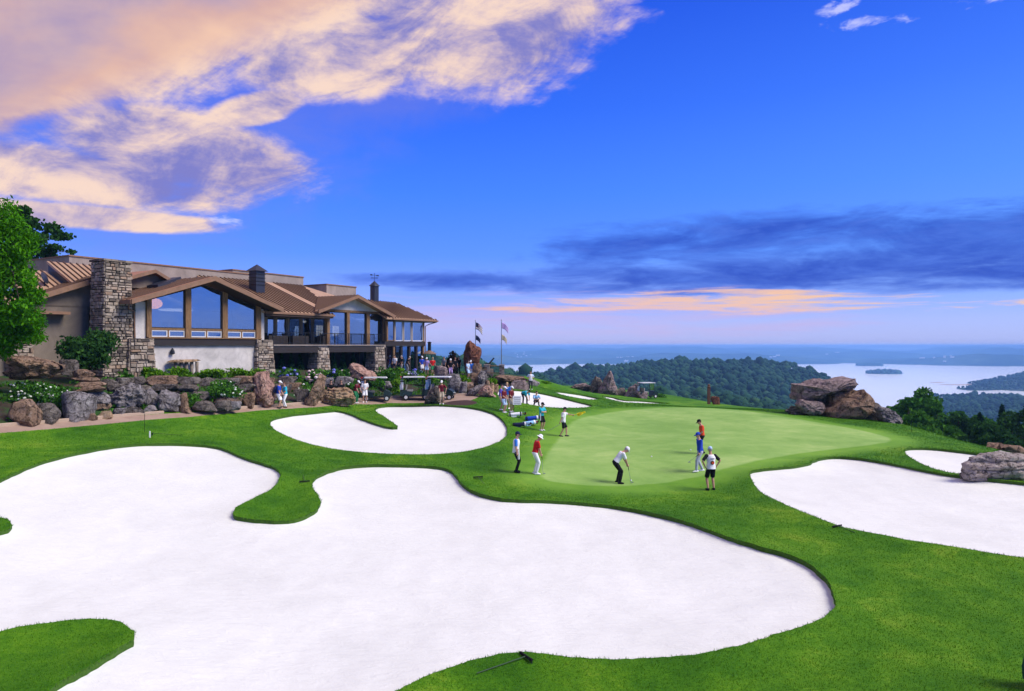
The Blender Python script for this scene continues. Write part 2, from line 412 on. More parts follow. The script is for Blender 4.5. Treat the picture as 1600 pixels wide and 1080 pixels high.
def lawn_fn(N):
    """putting surface, collar and rough by the mown distance from the green's edge"""
    p = geopos(N); d = attr(N, 'mown')
    n1 = N.noise(p, 0.16, 5, 0.6, 0.5); n2 = N.noise(p, 1.1, 5, 0.65, 0.4); n3 = N.noise(p, 24.0, 4, 0.75); n5 = N.noise(p, 0.45, 5, 0.65, 0.8)
    st_ = N.new('ShaderNodeMapping'); st_.inputs['Scale'].default_value = (5.0, 24.0, 8.0); st_.inputs['Rotation'].default_value = (0, 0, 0.5)
    N.put(st_.inputs[0], p); n4 = N.noise(st_.outputs[0], 2.2, 4, 0.7, 0.5)
    f = N.m('ADD', N.m('MULTIPLY', n1, 0.60), N.m('ADD', N.m('MULTIPLY', n2, 0.45), N.m('MULTIPLY', n5, 0.75)))
    f = N.m('SUBTRACT', f, 0.10)
    f = N.m('ADD', f, N.m('ADD', N.m('MULTIPLY', N.m('SUBTRACT', n3, 0.5), 0.35), N.m('MULTIPLY', N.m('SUBTRACT', n4, 0.5), 0.6)))
    rough = N.ramp(f, [(0.50, (0.015, 0.070, 0.003)), (0.70, (0.038, 0.138, 0.004)), (0.90, (0.080, 0.21, 0.006)), (1.0, (0.15, 0.265, 0.016))])
    g = N.m('ADD', N.m('MULTIPLY', n1, 0.65), N.m('ADD', N.m('MULTIPLY', n5, 0.35), N.m('ADD', N.m('MULTIPLY', N.m('SUBTRACT', n2, 0.5), 0.25), N.m('MULTIPLY', N.m('SUBTRACT', n3, 0.5), 0.22))))
    green = N.ramp(g, [(0.38, (0.17, 0.315, 0.062)), (0.52, (0.235, 0.385, 0.092)), (0.64, (0.315, 0.45, 0.13))])
    collar = N.ramp(g, [(0.38, (0.095, 0.235, 0.016)), (0.62, (0.165, 0.325, 0.034))])
    dj = N.m('ADD', d, N.m('MULTIPLY', N.m('SUBTRACT', n2, 0.5), 0.5))
    c = N.mix(N.smooth(dj, -0.12, 0.18), green, collar); c = N.mix(N.smooth(N.m('ADD', dj, N.m('MULTIPLY', N.m('SUBTRACT', n5, 0.5), 1.2)), 0.4, 2.4), c, rough)
    h = N.m('ADD', N.m('MULTIPLY', n3, 0.6), N.m('MULTIPLY', n4, N.smooth(d, 0.5, 2.0)))
    return bsdf(N, c, 0.88, h, 0.5, 0.03, 0.12)
M_turf = M_green = M_collar = mat('lawn', lawn_fn)
def sand_fn(N):
    p = geopos(N); n1 = N.noise(p, 0.5, 5, 0.6, 0.5); n2 = N.noise(p, 5.0, 5, 0.7, 0.8); n3 = N.noise(p, 90.0, 2, 0.8)
    mp = N.new('ShaderNodeMapping'); mp.inputs['Scale'].default_value = (1.6, 5.0, 2.0); mp.inputs['Rotation'].default_value = (0, 0, -0.25); N.put(mp.inputs[0], p)
    n4 = N.noise(mp.outputs[0], 0.9, 6, 0.65, 1.5)
    f = N.m('ADD', N.m('MULTIPLY', n1, 0.5), N.m('ADD', N.m('MULTIPLY', n2, 0.25), N.m('MULTIPLY', n4, 0.3)))
    c = N.ramp(f, [(0.28, (0.60, 0.61, 0.575)), (0.7, (0.73, 0.74, 0.695))])
    h = N.m('ADD', N.m('MULTIPLY', n4, 1.0), N.m('ADD', N.m('MULTIPLY', n2, 0.5), N.m('MULTIPLY', n3, 0.06)))
    return bsdf(N, c, 0.9, h, 0.5, 0.05, 0.1)
M_sand = mat('white_sand', sand_fn)
def path_fn(N):
    p = geopos(N); n = N.noise(p, 1.3, 5, 0.65); n2 = N.noise(p, 40.0, 3, 0.7)
    return bsdf(N, N.ramp(N.m('ADD', N.m('MULTIPLY', n, 0.7), N.m('MULTIPLY', n2, 0.3)), [(0.3, (0.25, 0.165, 0.12)), (0.7, (0.40, 0.29, 0.22))]), 0.85, n2, 0.2, 0.01)
M_path = mat('tan_path', path_fn)
M_kerb = plain('tan_kerb', (0.42, 0.31, 0.23), 0.85, var=0.2, scale=3.0)
def mulch_fn(N):
    p = geopos(N); n2 = N.noise(p, 25.0, 5, 0.8)
    return bsdf(N, N.ramp(n2, [(0.3, (0.02, 0.011, 0.007)), (0.7, (0.09, 0.045, 0.03))]), 0.9, n2, 0.8, 0.05)
M_mulch = mat('bark_mulch', mulch_fn)
def bank_fn(N):
    p = geopos(N); n2 = N.noise(p, 6.0, 6, 0.75); n = N.noise(p, 0.8, 4)
    c = N.mix(N.smooth(n, 0.42, 0.6), N.ramp(n2, [(0.3, (0.018, 0.013, 0.009)), (0.7, (0.07, 0.05, 0.032))]), (0.02, 0.07, 0.01))
    return bsdf(N, c, 0.9, n2, 0.8, 0.08)
M_bank = mat('bank_soil', bank_fn)

# ------------------------------------------------------------------ outlines on the hilltop
B = {}
B['big'] = [(0,755),(50,730),(100,715),(160,703),(210,697),(280,696),(330,699),(355,706),(385,720),(420,730),(440,740),(437,752),(425,768),(400,782),(375,793),(364,803),(368,812),(390,816),(430,819),(462,817),(487,807),(499,796),(501,785),(492,772),(486,760),(491,750),(510,740),(540,732),(580,729),(640,730),(693,733),(709,742),(717,755),(731,768),(760,780),(800,785),(880,787),(950,793),(1010,803),(1070,819),(1130,842),(1190,860),(1240,874),(1268,888),(1288,906),(1301,928),(1306,945),(1303,960),(1287,973),(1250,988),(1200,1003),(1150,1018),(1100,1029),(1040,1036),(980,1038),(900,1036),(850,1029),(810,1026),(760,1033),(710,1048),(670,1064),(630,1082),(580,1112),(500,1150),(250,1160),(60,1104),(88,1080),(110,1065),(150,1042),(187,1020),(203,1012),(211,1000),(203,988),(180,977),(150,974),(100,976),(50,983),(0,993),(-80,1012),(-150,960),(-150,880),(-50,846),(0,836),(15,832),(21,826),(14,817),(0,811),(-50,802),(-110,792),(-60,775)]
B['middle'] = [(420,661),(430,655),(460,650),(510,645),(527,643),(547,648),(572,660),(602,669),(620,672),(622,668),(607,658),(591,648),(584,642),(593,637),(620,635),(690,635),(740,639),(772,648),(788,660),(795,675),(791,686),(775,696),(750,704),(720,710),(680,713),(620,713),(560,710),(510,703),(470,693),(440,681),(424,670)]
B['right'] = [(1168,742),(1180,737),(1240,732),(1263,728),(1276,720),(1300,716),(1340,718),(1400,728),(1450,739),(1500,747),(1560,754),(1620,760),(1800,790),(1850,880),(1700,892),(1600,877),(1540,868),(1480,858),(1420,849),(1370,840),(1320,829),(1280,815),(1230,795),(1200,780),(1178,762)]
B['small'] = [(1409,705),(1430,702),(1470,704),(1520,710),(1560,716),(1592,724),(1602,735),(1590,744),(1550,746),(1510,745),(1470,739),(1440,728),(1420,717)]
B['back'] = [(773,613),(790,610),(830,613),(862,619),(890,626),(929,635),(922,638),(890,639),(860,639),(830,635),(800,629),(780,621)]
B['sliver'] = [(862,613),(880,614),(910,618),(943,625),(930,627),(905,624),(880,619)]
B['strip'] = [(937,620),(955,621),(974,627),(1000,627),(1058,632),(1020,632),(976,631),(952,625)]
GREEN = [(843,745),(848,725),(862,700),(882,672),(903,655),(940,645),(1000,639),(1060,637),(1130,639),(1200,647),(1270,659),(1340,671),(1387,683),(1393,688),(1375,694),(1320,700),(1260,706),(1200,716),(1150,728),(1100,742),(1050,752),(1000,758),(950,760),(900,757),(858,752)]
PATH_F = [(-150,690),(0,677),(100,668),(200,659),(290,652),(400,642),(450,639),(500,636),(560,631.5),(610,629.5),(660,629.5),(700,629),(735,626)]
PATH_B = [(755,617.5),(700,619),(650,620),(600,622),(560,625),(500,630),(450,634),(400,637),(290,645),(200,650.5),(100,659),(0,666.5),(-150,680)]
MULCH = [(690,630),(712,626),(735,625),(748,629),(738,633),(712,635),(696,634)]
stepf = lambda p: max(0.10, 0.009*p.length)
def world_outline(pix, jitter=0.02):
    q = [v.to_2d() for v in hits(pix)]
    q = resample(smoothpoly(q, iters=2), stepf)
    f = lambda p, o: jitter*2.2*(mnoise.fractal(Vector((p.x*1.1, p.y*1.1, o)), .7, 2.0, 3))
    return [p + Vector((random.uniform(-jitter, jitter)+f(p, 1.5), random.uniform(-jitter, jitter)+f(p, 7.5))) for p in q]
SANDS = {k: world_outline(v) for k, v in B.items()}
GREENW = world_outline(GREEN, 0.0)
gc = sum(GREENW, Vector((0, 0)))/len(GREENW)
def offset(q, d):
    n = len(q); r = []
    for i in range(n):
        t = (q[(i+1) % n]-q[i-1]); t.normalize(); nn_ = Vector((t.y, -t.x))
        if (q[i]-gc).dot(nn_) < 0: nn_ = -nn_
        r.append(q[i]+nn_*d)
    return r
COLLARW = resample(offset(GREENW, 0.9), 0.4)
PATHW = [v.to_2d() for v in hits(PATH_F+PATH_B)]; PATHW = resample(PATHW, 0.5)
MULCHW = resample(smoothpoly([v.to_2d() for v in hits(MULCH)]), 0.4)
# planted bank between the path and the clubhouse
BANKW = [p for p in ([v.to_2d() for v in hits(PATH_B[::-1])])]
BANKW = [p + Vector((-0.35*Nn.x, -0.35*Nn.y)) for p in BANKW]
BANKW += [L2W(40, 5.5, 0).to_2d(), L2W(40, -8, 0).to_2d(), L2W(-30, -8, 0).to_2d(), L2W(-30, 6.2, 0).to_2d()]
BANKW = resample(BANKW, 0.7)

def build_ground():
    pts = []
    def rows(r0, r1, k):
        r = r0; out = []
        while r < r1: out.append(r); r *= k
        return out
    fine = [math.atan((px-800)/F) for px in np.linspace(-260, 1860, 210)]
    for i, r in enumerate(rows(7.0, 165.0, 1.0125)):
        off = 0.5*(fine[1]-fine[0]) if i % 2 else 0
        for a in fine: pts.append((r*math.sin(a+off), r*math.cos(a+off)))
    a0 = fine[-1]
    for r in rows(2.5, 240.0, 1.12):
        for a in np.linspace(a0+0.06, 2*math.pi-a0-0.06, 60): pts.append((r*math.sin(a), r*math.cos(a)))
    for r in (165, 190, 215, 240):
        for a in fine[::4]: pts.append((r*math.sin(a), r*math.cos(a)))
    for r in (1.2, 2.5, 3.6, 5.0, 6.0):
        for a in np.linspace(-a0, a0, 14): pts.append((r*math.sin(a), r*math.cos(a)))
    loops = [*SANDS.values(), GREENW, COLLARW, PATHW, MULCHW, BANKW]
    # drop grid points that crowd a constraint
    A = np.array(pts); keep = np.ones(len(A), bool)
    for lp in loops:
        ar = np.array([(p.x, p.y) for p in lp]); lo = ar.min(0)-2; hi = ar.max(0)+2
        idx = np.where(keep & (A[:, 0] > lo[0]) & (A[:, 0] < hi[0]) & (A[:, 1] > lo[1]) & (A[:, 1] < hi[1]))[0]
        for j in range(0, len(idx), 4000):
            ii = idx[j:j+4000]; d = np.sqrt(((A[ii][:, None]-ar[None])**2).sum(-1)).min(1)
            keep[ii[d < 0.006*np.hypot(A[ii, 0], A[ii, 1])+0.02]] = False
    P2 = [Vector(p) for p in A[keep]]; E = []
    for lp in loops:
        b = len(P2); P2 += [Vector((p.x, p.y)) for p in lp]; n = len(lp)
        E += [(b+i, b+(i+1) % n) for i in range(n)]
    v, e, f, *_ = delaunay_2d_cdt(P2, E, [], 0, 1e-4)
    V = np.array([(p.x, p.y) for p in v]); T = np.array([t for t in f if len(t) == 3])
    C = V[T].mean(1)
    cls = np.zeros(len(T), int)                    # 0 rough
    cls[inpoly(C[:, 0], C[:, 1], BANKW)] = 5
    cls[inpoly(C[:, 0], C[:, 1], COLLARW)] = 2
    cls[inpoly(C[:, 0], C[:, 1], GREENW)] = 1
    cls[inpoly(C[:, 0], C[:, 1], PATHW)] = 3
    cls[inpoly(C[:, 0], C[:, 1], MULCHW)] = 4
    for i, q in enumerate(SANDS.values()): cls[inpoly(C[:, 0], C[:, 1], q)] = 10+i
    Z = height(V[:, 0], V[:, 1])
    # distance to sand edge: rolled lip outside, bowl inside
    D = np.full(len(V), 99.0); I = np.zeros(len(V), bool)
    near = (V[:, 1] > 5) & (V[:, 1] < 100) & (np.abs(V[:, 0]) < 60)
    for q in SANDS.values():
        D[near] = np.minimum(D[near], distpoly(V[near, 0], V[near, 1], q)); I[near] |= inpoly(V[near, 0], V[near, 1], q)
    und = np.array([mnoise.noise(Vector((x*0.35, y*0.35, 2.0)))*0.03 + mnoise.noise(Vector((x*1.6, y*1.6, 5.0)))*0.012 for x, y in V])
    ongreen = inpoly(V[:, 0], V[:, 1], COLLARW); farv = np.hypot(V[:, 0], V[:, 1]) > 110
    Zt = Z + np.where(ongreen | farv, 0, und) + 0.10*np.exp(-(D/0.7)**2)
    Zt = Zt + np.where(farv, -0.3, 0)
    Zs = Z - 0.05 - 0.22*(1-np.exp(-D/1.8)) + und*1.5
    Zs = np.where(D < 0.012, Z-0.03, Zs)
    names = {0: ('turf', M_turf), 1: ('putting_green', M_green), 2: ('green_collar', M_collar), 3: ('cart_path', M_path), 4: ('mulch_bed', M_mulch), 5: ('planted_bank', M_bank)}
    def sub(mask, zz):
        t = T[mask]; u, inv = np.unique(t, return_inverse=True); return np.column_stack([V[u], zz[u]]), inv.reshape(-1, 3)
    for k, (nm, mt) in names.items():
        vv, ff = sub(cls == k, Zt); o = tag(mesh(nm, vv, ff, mt, smooth=True), kind='structure')
        if k < 3:
            dg = np.minimum(distpoly(vv[:, 0], vv[:, 1], GREENW), 30.0); dg = np.where(inpoly(vv[:, 0], vv[:, 1], GREENW), -dg, dg)
            a_ = o.data.attributes.new('mown', 'FLOAT', 'POINT'); a_.data.foreach_set('value', dg.astype(np.float32))
    for i, nm in enumerate(SANDS):
        vv, ff = sub(cls == 10+i, Zs); tag(mesh('bunker_sand', vv, ff, M_sand, smooth=True), kind='structure')
    # sod lips along the sand edges
    lv, lf = [], []
    for q in SANDS.values():
        n = len(q); b = len(lv); xs = np.array([p.x for p in q]); ys = np.array([p.y for p in q]); zz = height(xs, ys)
        for i in range(n):
            p = q[i]; lv += [(p.x, p.y, zz[i]+0.100+mnoise.noise(Vector((p.x*.35, p.y*.35, 2)))*.03), (p.x, p.y, zz[i]-0.22)]
        lf += [(b+2*i, b+2*((i+1) % n), b+2*((i+1) % n)+1, b+2*i+1) for i in range(n)]
    M_sod = mat('sod_edge', lambda N: bsdf(N, N.ramp(N.noise(geopos(N), 14.0, 4, 0.7), [(0.3, (0.025, 0.07, 0.005)), (0.7, (0.06, 0.14, 0.012))]), 0.9))
    tag(mesh('turf_lip', lv, lf, M_sod), kind='structure')
    return V, T, cls, Zt
GV, GT, GCLS, GZ = build_ground()

# ------------------------------------------------------------------ grass blades on the rough (nobody could count them)
M_blade = mat('grass_blades', lambda N: bsdf(N, N.ramp(attr(N), [(0.0, (0.030, 0.118, 0.003)), (0.6, (0.052, 0.172, 0.004)), (1.0, (0.10, 0.24, 0.010))]), 0.8, spec=0.1))
def blades(px, py, pz, h, w, name, lean=0.6):
    n = len(px); a = np.random.rand(n)*2*np.pi; l = np.random.rand(n)*lean*h; b = np.random.rand(n)*2*np.pi
    h = h*(0.6+0.8*np.random.rand(n))
    dx, dy = np.cos(a)*w/2, np.sin(a)*w/2
    V = np.empty((n, 3, 3)); V[:, 0] = np.column_stack([px-dx, py-dy, pz-0.01]); V[:, 1] = np.column_stack([px+dx, py+dy, pz-0.01])
    V[:, 2] = np.column_stack([px+np.cos(b)*l, py+np.sin(b)*l, pz+h])
    me = bpy.data.meshes.new(name); me.vertices.add(3*n); me.vertices.foreach_set('co', V.reshape(-1).astype(np.float32))
    me.loops.add(3*n); me.loops.foreach_set('vertex_index', np.arange(3*n, dtype=np.int32))
    me.polygons.add(n); me.polygons.foreach_set('loop_start', np.arange(0, 3*n, 3, dtype=np.int32)); me.update(calc_edges=True)
    at = me.attributes.new('tint', 'FLOAT', 'POINT'); at.data.foreach_set('value', np.repeat(np.random.rand(n), 3).astype(np.float32))
    me.materials.append(M_blade); o = bpy.data.objects.new(name, me); return link(o)
def scatter_grass():
    t = GT[GCLS == 0]; A = GV[t]; C = A.mean(1); r = np.hypot(C[:, 0], C[:, 1])
    ok = (C[:, 1] > 8) & (r < 75) & (np.abs(C[:, 0]) < 0.80*C[:, 1]+1.5); t = t[ok]; A = A[ok]; r = r[ok]
    area = 0.5*np.abs((A[:, 1, 0]-A[:, 0, 0])*(A[:, 2, 1]-A[:, 0, 1])-(A[:, 2, 0]-A[:, 0, 0])*(A[:, 1, 1]-A[:, 0, 1]))
    gd = distpoly(A.mean(1)[:, 0], A.mean(1)[:, 1], COLLARW); dens = np.clip(1200*(13/r)**1.7, 14, 1200)*np.clip((gd-.2)/1.6, 0, 1); cnt = np.random.poisson(area*dens); idx = np.repeat(np.arange(len(t)), cnt)
    u = np.random.rand(len(idx)); v = np.random.rand(len(idx)); s = u+v > 1; u[s] = 1-u[s]; v[s] = 1-v[s]
    q = A[idx]; z = GZ[t[idx]]; w3 = np.column_stack([1-u-v, u, v])
    x = (q[:, :, 0]*w3).sum(1); y = (q[:, :, 1]*w3).sum(1); z = (z*w3).sum(1); rr = np.hypot(x, y)
    tag(blades(x, y, z, 0.020+0.0005*rr, 0.007+0.0004*rr, 'grass', 1.7), 'short green rough grass around the white bunkers', 'grass', kind='stuff')
    # ragged fringe over the sand edges
    X, Y = [], []
    for nm, q2 in SANDS.items():
        for i, p in enumerate(q2):
            nx = q2[(i+1) % len(q2)]; L = (nx-p).length; k = int(L*min(90, 1000/p.length))
            for _ in range(k):
                w = p.lerp(nx, random.random()); X.append(w.x+random.gauss(0, .018)); Y.append(w.y+random.gauss(0, .018))
    X = np.array(X); Y = np.array(Y); zz = height(X, Y)+0.085; rr = np.hypot(X, Y)
    tag(blades(X, Y, zz, 0.028+0.0008*rr, 0.010+0.0005*rr, 'grass_fringe', 1.8), 'ragged grass fringe hanging over the bunker edges', 'grass', kind='stuff')
scatter_grass()

# kerb along the back of the path
def kerb():
    q = [v for v in hits([(-150,680),(0,666.5),(100,659),(200,650.5),(288,644.5)])]; q2 = hits([(338,642),(400,637),(450,634),(500,630),(560,625),(600,622),(650,620),(700,619),(755,617.5)])
    for line, lab in ((q, 'low tan kerb edging the cart path below the grey boulders'), (q2, 'low tan kerb edging the cart path behind the people and carts')):
        p2 = resample([v.to_2d() for v in line], 1.2, closed=False); mb = MB(); vs = []; n = len(p2)
        for i, p in enumerate(p2):
            z = gz(p.x, p.y); o = -Nn.to_2d()
            for dd, hh in ((0, -.1), (0.0, .13), (.02, .15), (.20, .15), (.22, .13), (.22, -.1)): vs.append((p.x+o.x*dd, p.y+o.y*dd, z+hh))
        fs = [(i*6+k, i*6+k+1, (i+1)*6+k+1, (i+1)*6+k) for i in range(n-1) for k in range(5)] + [(0, 1, 2, 3, 4, 5), tuple((n-1)*6+k for k in range(6))]
        mb.add(vs, fs); tag(mb.build('path_kerb', M_kerb), lab, 'kerb')
kerb()

# ------------------------------------------------------------------ the valley: forest hills, lake, far shore
LAKE = -130.0
VC = [  # px, distance, ground height
 (600,300,-16),(600,700,-14),(600,1500,-60),(690,600,-13),(690,330,-16),(690,1200,-70),(740,600,-15),(780,600,-17),(780,350,-18),(780,1100,-80),(824,580,-24),(824,350,-22),(850,560,-31),(850,350,-26),(860,900,-55),
 (900,1200,-46),(900,700,-47),(900,400,-33),(950,1350,-41),(950,800,-48),(1000,1450,-41),(1000,900,-48),(1080,1500,-41),(1080,1000,-48),(1080,600,-42),(1080,350,-33),(1080,230,-27),(1150,1550,-48),(1150,1000,-52),
 (1200,1600,-55),(1200,1000,-58),(1200,600,-48),(1240,1570,-60),(1240,1000,-66),(1240,500,-48),(1285,1500,-67),(1290,900,-85),(1318,1450,-82),(1342,1500,-128),(1330,800,-98),(1330,400,-60),(1370,1500,-140),(1370,900,-118),(1370,400,-70),
 (1400,2100,-142),(1432,2060,-128),(1440,1500,-127),(1445,1000,-118),(1445,400,-75),(1400,1500,-139),(1405,1200,-132),(1340,1600,-139),(1315,1700,-136),(1500,2060,-125),(1500,1650,-122),(1500,1200,-115),(1500,800,-100),(1500,400,-72),(1600,2120,-124),(1600,1500,-119),(1600,1000,-108),(1600,400,-70),
 (1750,2100,-118),(1750,1200,-105),(1750,500,-75),(1480,2280,-136),(1590,2330,-136),(1450,2450,-140),(1400,2900,-145),(1700,2400,-122),(1510,2720,-128),(1560,2750,-127),(1620,2750,-120),(1500,2560,-131),
 (1545,3300,-136),(1570,3250,-118),(1600,3200,-100),(1650,3200,-85),(1800,3200,-70),(1560,3900,-140),(1620,4100,-140),(1750,4300,-140),
 (700,2300,-150),(850,2500,-150),(1000,2600,-150),(1150,2700,-150),(1250,2300,-150),(1300,2000,-148),(800,3500,-150),(1100,4000,-150),(1350,3600,-150),(600,3500,-145),(600,2400,-140),(700,180,-18),(850,180,-20),(1000,180,-22),(1100,160,-24),(1250,160,-26),(1400,160,-28),(1600,160,-30),(1900,200,-40),(1900,1000,-100),(1900,2500,-110),
 (400,300,-10),(400,800,-10),(400,2000,-80),(0,300,-8),(0,900,-10),(0,2500,-80),(-300,400,-10),(-300,2500,-60),(1300,4800,-150),(1600,5000,-150),(800,5000,-150)]
_vc = np.array(VC, float); _q = np.column_stack([_vc[:, 0]/260.0, np.log(_vc[:, 1])*3.2])
_K2 = _tps(((_q[:, None]-_q[None])**2).sum(-1)) + np.eye(len(_q))*0.02
_A2 = np.zeros((len(_q)+3, len(_q)+3)); _A2[:-3, :-3] = _K2; _A2[:-3, -3] = 1; _A2[:-3, -2:] = _q; _A2[-3:, :-3] = _A2[:-3, -3:].T
_w2 = np.linalg.solve(_A2, np.concatenate([_vc[:, 2], np.zeros(3)]))
def fbm(x, y, z=0.0, o=4): return mnoise.fractal(Vector((x, y, z)), 0.9, 2.0, o)
def valley(X, Y):
    X = np.asarray(X, float); Y = np.asarray(Y, float); r = np.hypot(X, Y); a = np.arctan2(X, Y)
    ac = np.clip(a, -0.85, 0.82); px = np.clip(800+F*np.tan(ac), -300, 1900); q = np.column_stack([px/260.0, np.log(np.clip(r, 90, 5200))*3.2])
    z = np.zeros(len(r))
    for i in range(0, len(r), 8000):
        r2 = ((q[i:i+8000, None]-_q[None])**2).sum(-1); z[i:i+8000] = _tps(r2) @ _w2[:-3] + _w2[-3] + q[i:i+8000] @ _w2[-2:]
    # the far shore and the ridges behind it
    out = np.empty(len(r))
    for i in range(len(r)):
        zi = z[i]; x, y = X[i], Y[i]
        if r[i] > 150: zi += fbm(x/160, y/160, 3.0)*min(6.0, r[i]*0.008)
        rs = 5150 + 650*(px[i]-1150)/400.0 + 420*fbm(x/2600, 1.7, 9.0)
        rs = min(max(rs, 4550), 6350)
        far = -150 + 200*max(0, min(1, (r[i]-rs)/2600))**0.75*0.42
        if r[i] > rs:
            e_ = r[i]-rs+350*fbm(x/900, y/900, 6.0); sm = lambda a_, b_: (lambda q: q*q*(3-2*q))(min(1, max(0, (e_-a_)/(b_-a_))))
            far = -136+sm(0, 700)*(44+52*fbm(x/1100, y/1100, 1.0))-sm(1100, 2000)*26+sm(2300, 3600)*(38+44*fbm(x/1700, y/1700, 4.0))-sm(4000, 4700)*14+sm(4800, 6600)*(34+40*fbm(x/2600, y/2600, 2.0))
            far = min(far, CZ-(1.0+2.2*abs(fbm(x/3000, y/3000, 8.0)))*r[i]/1100)
        s = min(1, max(0, (r[i]-4300)/700)); zi = zi*(1-s) + far*s
        out[i] = zi
    return out
def wood_fn(N):
    p = geopos(N); n = N.noise(p, 0.09, 6, 0.7); n2 = N.noise(p, 0.004, 4, 0.6)
    c = N.ramp(N.m('ADD', N.m('MULTIPLY', n, 0.5), N.m('MULTIPLY', n2, 0.6)), [(0.40, (0.003, 0.012, 0.010)), (0.56, (0.016, 0.045, 0.024)), (0.70, (0.10, 0.14, 0.07))])
    return bsdf(N, c, 0.95, n, 1.0, 6.0, 0.05)
M_wood = mat('wooded_ground', wood_fn)
def build_valley():
    rr = []; r = 140.0
    while r < 4500: rr.append(r); r *= 1.032
    while r < 13800: rr.append(r); r *= 1.018
    rr.append(14000)
    aa = list(np.linspace(-0.80, 0.76, 330)); aa += list(np.linspace(0.80, 2*math.pi-0.85, 70))
    n = len(aa); X = np.array([r*math.sin(a) for r in rr for a in aa]); Y = np.array([r*math.cos(a) for r in rr for a in aa])
    Z = valley(X, Y)
    fs = [(i*n+k, i*n+(k+1) % n, (i+1)*n+(k+1) % n, (i+1)*n+k) for i in range(len(rr)-1) for k in range(n)]
    tag(mesh('valley_hills', np.column_stack([X, Y, Z]), fs, M_wood, smooth=True), kind='structure')
build_valley()
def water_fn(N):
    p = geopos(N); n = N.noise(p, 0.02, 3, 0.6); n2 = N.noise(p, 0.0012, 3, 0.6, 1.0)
    d = N.new('ShaderNodeBsdfDiffuse'); N.put(d.inputs[0], (0.84, 0.88, 0.86))  # bright sky reflection put into the colour as a pale diffuse share
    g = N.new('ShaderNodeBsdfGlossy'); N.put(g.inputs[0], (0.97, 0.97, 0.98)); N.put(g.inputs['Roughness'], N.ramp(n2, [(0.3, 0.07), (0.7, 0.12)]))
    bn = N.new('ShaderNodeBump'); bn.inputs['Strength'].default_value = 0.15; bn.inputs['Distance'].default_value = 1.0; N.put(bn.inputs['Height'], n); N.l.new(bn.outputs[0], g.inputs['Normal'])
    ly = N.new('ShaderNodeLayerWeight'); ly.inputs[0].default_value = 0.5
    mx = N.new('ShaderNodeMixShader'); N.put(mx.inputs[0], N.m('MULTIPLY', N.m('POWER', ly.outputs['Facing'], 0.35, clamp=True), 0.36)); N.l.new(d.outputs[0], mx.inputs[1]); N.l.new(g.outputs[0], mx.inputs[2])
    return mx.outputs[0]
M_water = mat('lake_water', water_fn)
def disc(name, z, r, m, n=96, r0=250):
    vs = [(rr*math.sin(2*math.pi*k/n), rr*math.cos(2*math.pi*k/n), z) for rr in (r0, 1200, 4000, r) for k in range(n)]
    fs = [(i*n+k, i*n+(k+1) % n, (i+1)*n+(k+1) % n, (i+1)*n+k) for i in range(3) for k in range(n)]
    return tag(mesh(name, vs, fs, m), kind='structure')
disc('lake_water', LAKE, 13900, M_water)

